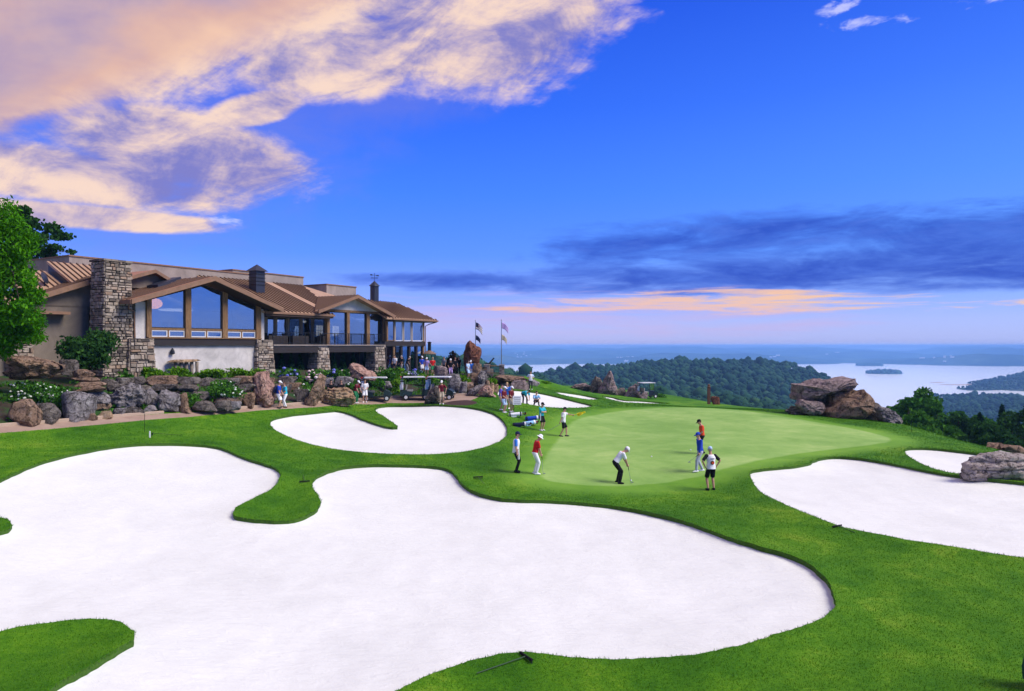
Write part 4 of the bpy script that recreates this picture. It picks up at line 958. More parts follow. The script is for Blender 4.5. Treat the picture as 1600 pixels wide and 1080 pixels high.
    for a, b in ((16.1, 16.4), (18.47, 18.8), (21.0, 21.4), (23.25, 23.5)): cbox('post', a, b, -.62, -.3, 6.1, 9.04, M_timber)
    for a, b in xs: pane(C, a, b, -.48, 6.15, 9.03, frame=M_dark, fw=.05)
    # ---- set-back windows
    bs = [ray_t(p, -3.0)[0] for p in (415, 430, 449, 470, 488, 508)]
    for i in range(5):
        pane(C, bs[i]+.1, bs[i+1]-.1, -3.0, 6.2, 8.5, frame=M_taupe, fw=.07); cbox('mullion', bs[i+1]-.1, bs[i+1]+.1, -3.1, -2.85, 6.1, 8.5, M_taupe)
    cbox('mullion', bs[0]-.3, bs[0]+.1, -3.1, -2.85, 6.1, 8.5, M_taupe)
    # ---- right wing
    E = .7; crn = (30.3, E, 8.66); re = (28.4, -3.2, 10.5)
    f1 = [(22.6, E-.02, 8.68), crn, re, (22.0, -3.2, 10.6)]; r_ = poly3('roof', f1, M_roof, thick=.13); seams(r_, f1, 0, .42)
    f2 = [crn, (30.3, -8.5, 8.66), (28.4, -6.2, 10.5), re]; r2 = poly3('roof', f2, M_roof, thick=.13); seams(r2, f2, 1, .42)
    poly3('roof', [re, (28.4, -6.2, 10.5), (22.0, -6.2, 10.6), (22.0, -3.2, 10.6)], M_roof, thick=.1)
    cbox('gutter', 23.4, 30.35, E-.02, E+.1, 8.52, 8.66, M_fascia, r_); cbox('soffit', 23.4, 30.2, -3.5, E-.05, 8.44, 8.52, M_soffit, r_)
    ws = [23.35, 24.45, 25.72, 27.0, 28.85]
    for i in range(4): pane(C, ws[i]+.09, ws[i+1]-.09, 0, 6.55, 8.42, frame=M_white if i else M_timber, fw=.06)
    for i, s in enumerate(ws): cbox('post', s-.09, s+.09, -.12, .1, 6.5, 8.44, M_timber if i in (0, 4) else M_taupe)
    for t0, t1 in ((-1.2, -.1), (-2.4, -1.3), (-3.5, -2.5)):       # end wall glazing, seen through the corner
        mb = MB(); mb.box2(cl(28.83, t0, 6.55), cl(28.87, t1, 8.42)); mb.build('end_pane', M_glass, C)
    cbox('beam', 22.9, 28.95, -.25, .14, 6.04, 6.5, M_dark); cbox('wing_floor', 23.0, 28.9, -3.5, -.25, 6.2, 6.48, M_inner)
    ls = [23.2, 24.35, 25.5, 26.7, 27.8, 28.85]
    for i in range(5): pane(C, ls[i]+.1, ls[i+1]-.1, -.1, 3.0, 6.02, frame=M_dark, fw=.06)
    for i, s in enumerate(ls): cbox('post', s-.11, s+.11, -.2, .06, 3.0, 6.04, M_timber if i in (1, 5) else M_dark)
    mb = MB(); mb.tube([cl(30.2, .72, 8.5), cl(29.4, .3, 8.25), cl(29.05, .12, 8.05), cl(29.05, .12, 3.2)], .05, 6); mb.build('downspout', M_fascia, C)
    # ---- balcony
    cbox('balcony_floor', 9.85, 22.9, -3.2, .28, 5.92, 6.09, M_taupe); cbox('beam', 9.8, 14.5, .0, .34, 5.52, 6.02, M_dark); cbox('beam', 15.6, 21.45, .0, .34, 5.52, 6.02, M_dark); cbox('coping', 9.8, 22.7, -.05, .42, 6.09, 6.17, M_taupe)
    stonework('stone_pier', 14.48, 15.62, -.75, .36, 2.6, 5.92, .22); stonework('stone_pier', 21.43, 22.62, -.75, .36, 2.6, 5.98, .22)
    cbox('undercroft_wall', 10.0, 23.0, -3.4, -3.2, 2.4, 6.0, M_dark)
    rail = MB()
    for s in np.arange(9.9, 23.0, 1.65): rail.box(cl(s, .18, 6.66), (.05, .05, 1.0))
    for z in (6.28, 7.14): rail.box2(cl(9.9, .16, z-.02), cl(22.9, .2, z+.02))
    for s in np.arange(10.0, 22.9, .14): rail.box(cl(s, .18, 6.7), (.014, .014, .86))
    rail.build('railing', M_black, C)
    for s0, s1 in ((10.1, 12.0), (12.5, 14.2), (15.8, 18.2), (18.9, 21.0)):   # dark service counters behind the rail
        cbox('counter', s0, s1, -1.2, -.5, 6.1, 6.9, M_dark)
    # ---- cupolas
    k1 = cbox('cupola', 12.1, 13.0, -5.4, -4.5, 10.2, 12.4, M_slate); mb = MB(); c = (12.55, -4.95)
    mb.add([cl(11.9, -5.6, 12.4), cl(13.2, -5.6, 12.4), cl(13.2, -4.3, 12.4), cl(11.9, -4.3, 12.4), cl(*c, 13.0)], [(0, 1, 4), (1, 2, 4), (2, 3, 4), (3, 0, 4), (3, 2, 1, 0)]); mb.build('cupola_roof', M_slate, k1)
    for dz in (11.2, 11.5, 11.8, 12.1): MB().box2(cl(12.06, -5.44, dz), cl(13.04, -4.46, dz+.06)).build('louvre', M_black, k1)
    mb = MB(); mb.lathe(cl(25.3, -3.3, 10.0), [(.42, 0), (.42, 2.0)], 8); k2 = mb.build('cupola', M_slate, C)
    mb = MB(); mb.lathe(cl(25.3, -3.3, 12.0), [(.55, 0), (.52, .04), (.03, .5)], 8); mb.build('cupola_roof', M_slate, k2)
    mb = MB(); b = Vector(cl(25.3, -3.3, 12.45)); mb.tube([b, b+Vector((0, 0, .85))], .02, 5)
    for dx, dy in ((1, 0), (-1, 0), (0, 1), (0, -1)): mb.tube([b+Vector((0, 0, .35)), b+Vector((dx*.5, dy*.5, .35))], .018, 5)
    mb.box(b+Vector((.45, 0, .62)), (.35, .02, .10)); mb.box(b+Vector((-.45, 0, .62)), (.3, .02, .12)); mb.tube([b+Vector((-.6, 0, .62)), b+Vector((.65, 0, .62))], .015, 5); mb.build('weathervane', M_black, k2)
    # ---- dish on the left roof, lamp and ledge on the pale wall
    mb = MB(); d = Vector(cl(-4.7, -3.6, 10.35)); mb.lathe(d, [(.02, .1), (.2, .06), (.38, .0), (.40, .02), (.2, .1), (.02, .14)], 14, rot=Euler((R(70), 0, R(40))).to_matrix()); mb.tube([d, d-Vector((0, 0, .6))], .04, 6); mb.build('satellite_dish', M_slate, C)
    mb = MB(); q = Vector(cl(1.55, .1, 5.65)); mb.box(q+Vector((0, .06, 0)), (.16, .06, .3)); mb.lathe(q, [(.03, .28), (.13, .1), (.16, -.1), (.05, -.16)], 10); mb.build('wall_lamp', M_black, C)
    # ---- things seen through the glass
    mb = MB(); mb.ball(cl(.95, -1.0, 8.95), (.5, .5, .36), 3); mb.build('pendant_lamp', M_lamp, C, True)
    mb = MB(); mb.lathe(cl(2.9, -1.6, 8.55), [(1.0, 0), (1.12, .05), (1.12, .1), (1.0, .12)], 24); mb.build('ring_lamp', M_lampw, C)
    for s, t, z in ((13.2, -3.6, 8.2), (16.2, -3.6, 8.2)): MB().ball(cl(s, -3.22, z), (.22, .05, .1), 2).build('ceiling_light', M_lampw, C)
    for s in (17.6, 19.6):
        w = cbox('far_window', s, s+.75, -3.24, -3.2, 7.0, 7.9, M_lampw)
        for k in (1/3, 2/3): cbox('glazing_bar', s+.75*k-.02, s+.75*k+.02, -3.2, -3.17, 7.0, 7.9, M_dark, w)
        cbox('glazing_bar', s, s+.75, -3.2, -3.17, 7.43, 7.47, M_dark, w)
build_club()

# dining chairs behind the big window
def chair_tree(base, loc, rz, label):
    e = empty('dining_chair', loc, rz, label, 'chair', 'dining chairs behind the big gable window')
    for nm, me in base: link(bpy.data.objects.new(nm, me), e)
    return e
def make_chairs():
    b = []
    a = MB(); a.box((0, 0, .46), (.46, .46, .07)); b.append(('seat', a)); a = MB(); a.box((0, .22, .82), (.46, .05, .62)); b.append(('backrest', a))
    for sx in (-.2, .2):
        for sy in (-.2, .2): a = MB(); a.box((sx, sy, .21), (.04, .04, .43)); b.append(('leg', a))
    base = []
    for nm, q in b:
        o = q.build(nm, M_slate); base.append((nm, o.data)); bpy.data.objects.remove(o)
    for i, s in enumerate((1.45, 2.15, 3.25, 4.05, 4.85, 6.3, 7.3, 7.95)):
        p = L2W(s, -.85, 6.57); words = ['leftmost', 'second', 'third', 'fourth', 'fifth', 'sixth', 'seventh', 'last']
        chair_tree(base, p, R(TH)+R(180), '%s dining chair %sbehind the big gable window' % (words[i], 'from the left ' if 0 < i < 7 else ''))
make_chairs()

# ------------------------------------------------------------------ rocks
def rock_fn(stops, lich=0.35):
    def fn(N):
        p = geopos(N); oi = N.new('ShaderNodeObjectInfo').outputs['Random']
        off = N.new('ShaderNodeVectorMath', operation='ADD'); N.put(off.inputs[0], p); N.put(off.inputs[1], N.comb(N.m('MULTIPLY', oi, 40.0), 3.0, 0.0)); q = off.outputs[0]
        n1 = N.noise(q, 1.3, 7, 0.7, 0.8); n2 = N.noise(q, 5.0, 6, 0.8, 0.4); n3 = N.noise(q, 3.2, 6, 0.75, 0.3); n4 = N.noise(q, 15.0, 4, 0.8)
        v = N.new('ShaderNodeTexVoronoi', feature='DISTANCE_TO_EDGE'); v.inputs['Scale'].default_value = 1.7; dv = N.new('ShaderNodeVectorMath', operation='ADD'); N.put(dv.inputs[0], q); N.put(dv.inputs[1], N.comb(N.m('MULTIPLY', n1, 1.3), N.m('MULTIPLY', n3, .9), N.m('MULTIPLY', n2, .6))); N.put(v.inputs['Vector'], dv.outputs[0])
        f = N.m('ADD', N.m('MULTIPLY', n1, 0.55), N.m('ADD', N.m('MULTIPLY', n2, 0.35), N.m('MULTIPLY', n4, 0.2)))
        c = N.ramp(f, stops)
        c = N.mix(N.m('MULTIPLY', N.smooth(n3, 0.54, 0.66), lich), c, (0.52, 0.50, 0.49))
        c = N.mix(N.m('MULTIPLY', N.smooth(n2, 0.48, 0.34), 0.85), c, (0.024, 0.02, 0.018))
        c = N.mix(N.m('MULTIPLY', N.smooth(v.outputs[0], 0.05, 0.0), 0.85), c, (0.016, 0.013, 0.012))
        h = N.m('ADD', N.m('MULTIPLY', n1, 0.7), N.m('ADD', N.m('MULTIPLY', n2, 0.6), N.m('ADD', N.m('MULTIPLY', n4, 0.25), N.m('MULTIPLY', N.smooth(v.outputs[0], 0.0, 0.06), 0.15))))
        return bsdf(N, c, 0.92, h, 1.0, 0.24, 0.1)
    return fn
ROCK = {'grey': mat('grey_rock', rock_fn([(0.30, (0.090, 0.083, 0.090)), (0.52, (0.243, 0.218, 0.218)), (0.75, (0.461, 0.422, 0.422))], 0.5)),
        'brown': mat('brown_rock', rock_fn([(0.30, (0.090, 0.058, 0.041)), (0.52, (0.269, 0.173, 0.115)), (0.75, (0.486, 0.333, 0.230))], 0.25)),
        'tan': mat('tan_rock', rock_fn([(0.28, (0.166, 0.096, 0.051)), (0.5, (0.422, 0.269, 0.154)), (0.75, (0.620, 0.474, 0.307))], 0.2)),
        'pink': mat('pink_rock', rock_fn([(0.28, (0.154, 0.083, 0.064)), (0.5, (0.422, 0.243, 0.186)), (0.75, (0.620, 0.422, 0.333))], 0.2)),
        'dark': mat('dark_rock', rock_fn([(0.30, (0.048, 0.041, 0.039)), (0.52, (0.141, 0.119, 0.104)), (0.75, (0.326, 0.282, 0.240))], 0.3)),
        'purple': mat('purple_rock', rock_fn([(0.30, (0.115, 0.090, 0.092)), (0.52, (0.282, 0.211, 0.205)), (0.75, (0.474, 0.371, 0.358))], 0.3)),
        'pale': mat('pale_rock', rock_fn([(0.28, (0.192, 0.147, 0.128)), (0.5, (0.422, 0.346, 0.314)), (0.75, (0.620, 0.576, 0.538))], 0.35)),
        'rust': mat('rust_rock', rock_fn([(0.30, (0.077, 0.032, 0.023)), (0.52, (0.192, 0.077, 0.051)), (0.75, (0.333, 0.154, 0.090))], 0.08))}
def hull_rock(seed, sub=4, planes=13, rough=0.05, strata=0.0):
    rnd = random.Random(seed); vs, fs = ico(sub); v = np.array(vs)
    ns = []
    for k in range(planes):
        d = Vector((rnd.gauss(0, 1), rnd.gauss(0, 1), rnd.gauss(0, 1))).normalized(); ns.append((d, rnd.uniform(0.62, 0.95)))
    ns += [(Vector((0, 0, 1)), rnd.uniform(.6, .9)), (Vector((0, 0, -1)), .75), (Vector((0, -1, .2)).normalized(), rnd.uniform(.6, .85))]
    D = np.array([tuple(d) for d, _ in ns]); H = np.array([h for _, h in ns])
    dots = v @ D.T; rr = np.minimum(np.where(dots > 0.05, H/np.maximum(dots, 0.05), 9.0), 9.0)
    k = 55.0; mn = rr.min(1); r = mn-np.log(np.exp(-k*(rr-mn[:, None])).sum(1))/k
    off = Vector((seed*3.17, 1.3, 0.2))
    r = np.minimum(r, 1.5)*np.array([1+rough*1.6*mnoise.fractal(Vector(p)*1.7+off, .8, 2.1, 3)+rough*.7*mnoise.fractal(Vector(p)*6+off, .8, 2.1, 3) for p in vs])
    w = v*r[:, None]
    if strata > 0:
        ph = w[:, 2]*strata; w[:, :2] *= (1+0.06*np.sign(np.sin(ph*6.28))*np.minimum(1, np.abs(np.sin(ph*6.28))*3)+0.03*np.sin(ph*2.3))[:, None]
    lo, hi = w.min(0), w.max(0); return (w-(lo+hi)/2)/(hi-lo), fs          # unit box
def outline_rock(outline, seed, rough=0.03, n=72, m=11, strata=0):
    """rock whose front outline follows the polygon (unit box), with a domed front and back"""
    q = [Vector(p) for p in outline]; c = sum(q, Vector((0, 0)))/len(q); rim = []
    for k in range(n):
        a = 2*math.pi*k/n; d = Vector((math.cos(a), math.sin(a))); best = 0.05
        for i in range(len(q)):
            A, Bq = q[i]-c, q[(i+1) % len(q)]-c; e = Bq-A; den = d.x*e.y-d.y*e.x
            if abs(den) < 1e-9: continue
            t = (A.x*e.y-A.y*e.x)/den; u = (A.x*d.y-A.y*d.x)/den
            if t > 0 and -1e-6 <= u <= 1+1e-6: best = max(best, t)
        rim.append(best)
    vs, fs = [], []; off = Vector((seed*2.7, 0, 4)); rnd = random.Random(seed); m = 15
    for side in (-1, 1):
        pl = [(rnd.uniform(.40, .62), rnd.uniform(-.9, .9), rnd.uniform(-.7, .7)) for _ in range(9)]
        for i in range(m+1):
            rho = (i/m)**0.85
            for k in range(n):
                a = 2*math.pi*k/n; x, z = c.x+math.cos(a)*rim[k]*rho, c.y+math.sin(a)*rim[k]*rho
                y = min(p0+p1*(x-c.x)+p2*(z-c.y) for p0, p1, p2 in pl); y = max(y, .10)*(max(0, 1-rho**9))**0.5*side
                if strata:
                    b_ = (z*strata+.35*mnoise.noise(Vector((x*2.5, z*3, seed)))) ; y *= 1+.30*(abs((b_ % 1)-.5)*2)**3*-1+.12*mnoise.cell(Vector((math.floor(b_)*3.1, math.floor(x*3.5+math.floor(b_)*.37), 2)))
                V3 = Vector((x*2.2, y*1.5, z*2.2))+off
                d = rough*(1.3*mnoise.fractal(V3, .8, 2.1, 4)+.9*mnoise.fractal(V3*3.7, .8, 2.1, 3))
                vs.append((x+d*math.cos(a)*rho, y+d*1.6*side, z+d*math.sin(a)*rho))
    S = (m+1)*n
    for s in (0, 1):
        for i in range(m):
            for k in range(n):
                f = (s*S+i*n+k, s*S+i*n+(k+1) % n, s*S+(i+1)*n+(k+1) % n, s*S+(i+1)*n+k); fs.append(f if s else f[::-1])
    return np.array(vs), fs
def slab_rock(outline, seed, rough=0.03):
    """angular slab: outline ring, bevelled front and back that fan to an off-centre peak"""
    rnd = random.Random(seed); q = []
    for i in range(len(outline)):
        a, b = Vector(outline[i]), Vector(outline[(i+1) % len(outline)]); k = max(2, int((b-a).length/.12))
        for t in range(k): q.append(a.lerp(b, t/k)+Vector((rnd.gauss(0, rough*.35), rnd.gauss(0, rough*.35))) if t else a)
    n = len(q); c = sum(q, Vector((0, 0)))/n; vs, fs = [], []
    rings = [(.55, -.5, .06), (.88, -.40, .05), (1.0, -.22, .03), (1.0, .22, .03), (.88, .40, .05), (.55, .5, .06)]
    for sc, y, jt in rings:
        for p in q: w = c+(p-c)*sc; vs.append((w.x, y+rnd.uniform(-jt, jt)*.6+.22*(w.x-c.x)*(1 if seed % 2 else -1), w.y))
    for i in range(len(rings)-1):
        for k in range(n): fs.append((i*n+k, i*n+(k+1) % n, (i+1)*n+(k+1) % n, (i+1)*n+k))
    for ri, y in ((0, -.58), (len(rings)-1, .55)):
        vs.append((c.x+rnd.uniform(-.12, .12), y, c.y+rnd.uniform(-.15, .15))); ci = len(vs)-1
        for k in range(n): fs.append((ri*n+(k+1) % n, ri*n+k, ci) if ri == 0 else (ri*n+k, ri*n+(k+1) % n, ci))
    return np.array(vs), fs
RS = [100]
def rock(name, label, box, tone='grey', Y=None, thick=0.75, rz=0.0, outline=None, parent=None, cat='boulder', group=None, sub=4, rough=0.05, strata=0.0, sink=0.12, planes=13, roll=0.0, slab=False):
    """box = (px0, px1, py_top, py_bottom) in the photo; stands on the ground there unless a depth is given"""
    x0, x1, y0, y1 = box; pc = (x0+x1)/2; RS[0] += 1; seed = RS[0]
    if Y is None: Y = hit(pc, y1-1).y
    w = (x1-x0)/F*Y; h = (y1-y0)/F*Y; base = P(pc, y1, Y)
    if outline and slab: v, fs = slab_rock([((p[0]-x0)/(x1-x0)-.5, .5-(p[1]-y0)/(y1-y0)) for p in outline], seed, rough)
    elif outline: v, fs = outline_rock([((p[0]-x0)/(x1-x0)-.5, .5-(p[1]-y0)/(y1-y0)) for p in outline], seed, rough, strata=strata)
    else: v, fs = hull_rock(seed, sub, planes, rough, strata)
    d = max(w, h*.6)*thick if outline is None else min(w, h)*thick*1.2
    if outline is None and sink: h *= 1+sink
    m = Matrix.Rotation(rz, 3, 'Z') @ Matrix.Rotation(roll, 3, 'Y')
    vv = [m @ Vector((p[0]*w, p[1]*d, p[2]*h)) for p in v]
    ctr = Vector((base.x, base.y+d*.35, base.z+h/2-(h*sink/(1+sink) if outline is None else 0)))
    o = mesh(name, vv, fs, ROCK[tone], parent, smooth=True); o.location = ctr
    if slab:          # break the faces up
        bm = bmesh.new(); bm.from_mesh(o.data); bmesh.ops.triangulate(bm, faces=bm.faces); bmesh.ops.subdivide_edges(bm, edges=bm.edges, cuts=2, use_grid_fill=True); bmesh.ops.recalc_face_normals(bm, faces=bm.faces); bm.normal_update(); sz = min(w, h, d)
        for v_ in bm.verts:
            q_ = v_.co/sz*1.6+Vector((seed*1.7, 0, 0)); v_.co += v_.normal*sz*(.075*mnoise.fractal(q_, .9, 2.1, 4)-.05*max(0, .22-abs(mnoise.noise(q_*1.3+Vector((0, 9, 0)))))/.22)
        bm.to_mesh(o.data); bm.free(); o.data.polygons.foreach_set('use_smooth', np.ones(len(o.data.polygons), bool))
    o.data.set_sharp_from_angle(angle=R(24))
    if parent is None: tag(o, label, cat, group)
    return o
def build_rocks():
    r = rock
    # row beside the path, left to right
    r('boulder', 'rounded grey brown boulder at the left end of the path row', (2, 52, 624, 664), 'brown', thick=.8)
    r('boulder', 'mottled black and white boulder below the white flower bush', (50, 90, 630, 661), 'dark', thick=.8)
    r('boulder', 'tall pinkish grey boulder right of the white flower bush', (86, 137, 611, 658), 'grey', thick=.8)
    r('boulder', 'low squarish tan block under the flat grey slab', (137, 168, 629, 642), 'brown', thick=.8)
    r('boulder', 'flat grey slab rock lying on a tan block', (122, 171, 612, 630), 'grey', thick=.7, Y=hit(152, 641).y+.1)
    r('boulder', 'big lavender grey two-humped boulder in the path row', (163, 221, 599, 641), 'grey', thick=.8, outline=[(163,618),(175,606),(186,604),(198,599),(212,601),(220,612),(219,628),(208,639),(190,641),(172,636),(164,628)])
    for i, (b, t, l) in enumerate([((128,150,643,657),'brown','small rounded stone at the foot of the tall pinkish boulder'),((152,174,642,655),'tan','small tan stone with orange tint beside the path'),((173,194,638,651),'grey','small grey stone under the two-humped boulder'),((193,222,636,649),'dark','small dark stone right of the two-humped boulder')]):
        r('small_stone', l, b, t, cat='stone')
    r('boulder', 'squarish grey boulder between the two-humped and the pointed one', (220, 243, 607, 637), 'grey', thick=.9, planes=9)
    r('small_stone', 'low grey block below the squarish boulder', (225, 244, 633, 646), 'grey', cat='stone')
    r('boulder', 'pale grey slab boulder with a pointed top left corner', (245, 278, 608, 645), 'grey', thick=.8, outline=[(246,618),(251,608),(258,613),(268,615),(277,619),(277,634),(274,644),(248,645),(248,632)], slab=True)
    r('boulder', 'narrow upright brown stone at the end of the kerb', (277, 296, 615, 646), 'brown', outline=[(281,616),(286,615),(289,622),(289,636),(296,646),(277,646),(279,630)], thick=.9, slab=True)
    # upper left
    r('boulder', 'long flat-topped brown slab boulder under the bright green tree', (0, 81, 555, 596), 'brown', Y=36.5, outline=[(0,556),(30,557),(60,563),(79,571),(80,577),(74,585),(60,591),(20,596),(0,594)], thick=1.1)
    r('boulder', 'dark rock at the foot of the dark green bush', (86, 116, 562, 586), 'dark', Y=39.5)
    r('boulder', 'low brown rock above the stone ledges', (106, 140, 577, 592), 'brown', Y=39)
    # upright and leaning stones by the path
    r('standing_stone', 'tall pink standing stone left of the couple on the path', (391, 426, 581, 637), 'pink', thick=.95, outline=[(397,582),(412,582),(417,596),(423,612),(426,624),(423,633),(414,637),(398,636),(392,626),(391,606)], cat='stone', slab=True)
    r('standing_stone', 'grey and tan leaning stone fin right of the couple', (476, 504, 585, 636), 'brown', thick=.9, outline=[(498,585),(503,590),(503,606),(498,622),(491,635),(478,636),(476,628),(483,612),(491,598)], cat='stone', slab=True)
    r('boulder', 'big low tan boulder in front of the first golf cart', (493, 553, 606, 636), 'tan', thick=.85, outline=[(494,630),(497,618),(506,609),(522,607),(538,606),(548,611),(553,622),(550,632),(536,636),(505,636)], rough=.05)
    r('boulder', 'big tilted flat rock with pink face above the first cart', (541, 592, 568, 598), 'pink', thick=1.2, Y=57.5, outline=[(548,568),(561,572),(576,581),(592,594),(588,598),(560,596),(543,592),(541,580)], slab=True)
    for b, t, l, Yq in [((458,482,608,632),'dark','dark mossy boulder in the shrubs right of the couple',None),((500,522,590,607),'grey','grey rock behind the seated pair, left one',52.5),((521,552,588,602),'grey','long pale grey rock below the tilted flat rock',55),
                        ((598,612,596,606),'grey','grey rock at the right end of the first cart roof',58),((432,462,588,602),'dark','dark rock under the pink hydrangeas',52),((370,398,614,638),'brown','mossy layered rock left of the pink standing stone',None)]:
        r('boulder', l, b, t, Y=Yq)
    r('boulder', 'dark brown cone-shaped boulder in front of the third cart', (660, 692, 602, 633), 'dark', thick=.9, outline=[(661,633),(664,620),(671,609),(680,602),(688,606),(691,618),(692,633)], rough=.06, slab=True)
    # terrace edge
    r('boulder', 'round purple grey boulder on the terrace left of the crowd', (677, 699, 571, 593), 'purple', Y=66)
    r('boulder', 'tall grey boulder on the terrace bank above the third cart', (699, 722, 584, 612), 'grey', Y=60.5)
    r('boulder', 'grey boulder left of the small green shrub on the bank', (716, 730, 596, 616), 'grey', Y=59.5)
    r('boulder', 'grey boulder under the small green shrub on the bank', (726, 740, 597, 614), 'brown', Y=60)
    r('boulder', 'pale upright boulder right of the small green shrub', (745, 762, 579, 606), 'grey', Y=62, outline=[(746,588),(750,580),(757,579),(761,588),(760,600),(754,606),(747,602)])
    r('boulder', 'brown boulder between the shrub and the pale upright one', (732, 750, 582, 604), 'brown', Y=62.5)
    r('boulder', 'grey slab leaning to the right on the mulch bed', (727, 757, 601, 620), 'grey', outline=[(727,618),(736,608),(747,602),(755,601),(757,606),(748,614),(740,620)], thick=1.2, slab=True)
    r('boulder', 'pinkish wedge rock right of the leaning grey slab', (746, 775, 602, 622), 'pink', outline=[(746,616),(752,607),(757,602),(764,605),(770,613),(775,621),(752,622)], thick=1.1, slab=True)
    for i, (b, l) in enumerate([((758,766,594,613),'first orange brown upright rib rock by the mulch bed'),((764,772,598,614),'middle orange brown upright rib rock by the mulch bed'),((770,779,600,614),'last orange brown upright rib rock by the back bunker')]):
        r('rib_rock', l, b, 'tan', Y=60.5+i*.3, cat='rock', planes=8)
    r('standing_slab', 'tall rust-brown angular stone slab on the terrace', (723, 751, 531, 584), 'rust', Y=69, thick=.9, outline=[(724,560),(725,546),(729,536),(733,531),(740,536),(750,546),(751,558),(747,574),(743,584),(728,584)], cat='stone', rough=.022, slab=True)
    r('boulder', 'brown rock at the right foot of the tall rust slab', (738, 753, 568, 586), 'brown', Y=67.5)
    r('rock_ledge', 'thin flat pale rock ledge jutting over a dark hollow', (770, 828, 585, 600), 'brown', Y=66, outline=[(770,592),(780,587),(800,588),(815,589),(827,594),(828,597),(806,597),(790,600),(772,598)], thick=3.0, cat='rock')
    r('boulder', 'dark filler rock standing in for the shade under the flat ledge', (776, 804, 596, 614), 'dark', Y=66)  # filler, its dark tone stands for the shaded cavity below the ledge
    r('boulder', 'rounded pinkish boulder left of the caddie in the back', (797, 827, 594, 613), 'purple', Y=65)
    r('boulder', 'small grey rock behind the caddie in the back', (824, 844, 593, 606), 'grey', Y=72)
    # behind the green
    r('boulder', 'long flat brown rock left of the twin peaks behind the green', (884, 926, 599, 614), 'purple', Y=88, outline=[(884,610),(900,601),(915,599),(926,604),(926,612),(905,613)], thick=1.5)
    r('boulder', 'dark upright rock, left of the twin peaks behind the green', (922, 943, 587, 616), 'dark', Y=87, outline=[(923,615),(925,597),(931,588),(939,591),(943,602),(942,616)], slab=True)
    r('boulder', 'sharp triangular brown peak rock behind the green', (936, 968, 580, 619), 'purple', Y=85, outline=[(937,617),(942,600),(949,586),(954,580),(958,588),(963,603),(968,619)], slab=True)
    r('boulder', 'small low rock right of the triangular peak', (964, 978, 606, 620), 'dark', Y=85)
    r('boulder', 'wedge-shaped purple rock left of the far golf cart', (974, 1001, 600, 624), 'purple', Y=84, outline=[(975,622),(984,608),(994,600),(1000,607),(1001,618),(997,624)], slab=True)
    r('boulder', 'low flat rock at the foot of the far golf cart', (996, 1014, 613, 625), 'purple', Y=83)
    # rock pile right of the green
    for b, t, l, th, ol, Yq in [
        ((1250,1343,588,630),'purple','big tilted top slab of the rock pile beside the green',1.1,[(1251,602),(1290,595),(1328,589),(1338,591),(1343,600),(1336,607),(1312,611),(1294,617),(1280,625),(1262,629),(1250,625)],57.2),
        ((1246,1294,624,650),'purple','left lower block under the top slab of the rock pile',1.0,[(1247,632),(1252,625),(1275,626),(1290,630),(1294,640),(1284,649),(1256,648)],56.8),
        ((1230,1272,632,654),'dark','low dark rock at the left end of the rock pile',1.0,[(1230,642),(1240,634),(1258,638),(1272,648),(1266,654),(1240,650)],57.2),
        ((1294,1348,606,645),'brown','slab wedged in the middle of the rock pile',1.2,[(1296,618),(1310,611),(1335,606),(1348,612),(1340,626),(1318,640),(1300,645)],57.6),
        ((1300,1367,610,660),'brown','long brown diagonal slab in front of the rock pile',1.1,[(1352,610),(1362,618),(1367,630),(1362,642),(1348,657),(1325,660),(1304,656),(1301,646),(1318,632),(1336,620)],55.6),
        ((1350,1371,611,636),'grey','pale upright rock at the right shoulder of the rock pile',1.0,[(1352,611),(1362,616),(1371,632),(1364,636),(1354,628)],57.5),
        ((1343,1384,628,664),'dark','dark block between the diagonal slab and the pale end boulder',1.0,[(1352,634),(1372,628),(1382,636),(1384,660),(1360,664),(1344,658)],56),
        ((1375,1415,636,668),'grey','pale oval boulder at the right end of the rock pile',1.0,[(1376,640),(1384,636),(1396,640),(1410,651),(1415,660),(1408,668),(1392,666),(1380,654)],54)]:
        rock('boulder', l, b, t, Y=Yq, thick=th, outline=ol, rough=.045, slab=('slab' in l))
    r('boulder', 'dark filler rock standing in for the shaded gap behind the rock pile slabs', (1270, 1350, 610, 655), 'dark', Y=58.5)  # filler, its dark tone stands for shade in the gap between slabs
    r('boulder', 'small pointed brown rock at the edge below the trees', (1449, 1468, 687, 703), 'tan', Y=48, outline=[(1450,700),(1455,690),(1459,687),(1468,699),(1464,703)])
    r('boulder', 'flat pale rock on the edge behind the layered rock, left one', (1542, 1572, 693, 706), 'brown', Y=41)
    r('boulder', 'flat pale rock on the edge behind the layered rock, right one', (1566, 1606, 696, 712), 'brown', Y=40)
    # layered rock beside the right bunkers: stacked beds
    r('layered_rock', 'big pale layered rock between the two right bunkers', (1516, 1660, 708, 763), 'pale', Y=29.0, outline=[(1512,738),(1516,725),(1530,717),(1548,711),(1575,707),(1602,711),(1640,716),(1655,735),(1650,757),(1600,762),(1545,759),(1518,752)], thick=.75, rough=.035, strata=4.2, cat='rock')
    # dry-laid terrace wall below the clubhouse
    wall = empty('terrace_wall', P(300, 640, 41), 0, 'dark dry-laid stone terrace wall below the clubhouse planting', 'wall')
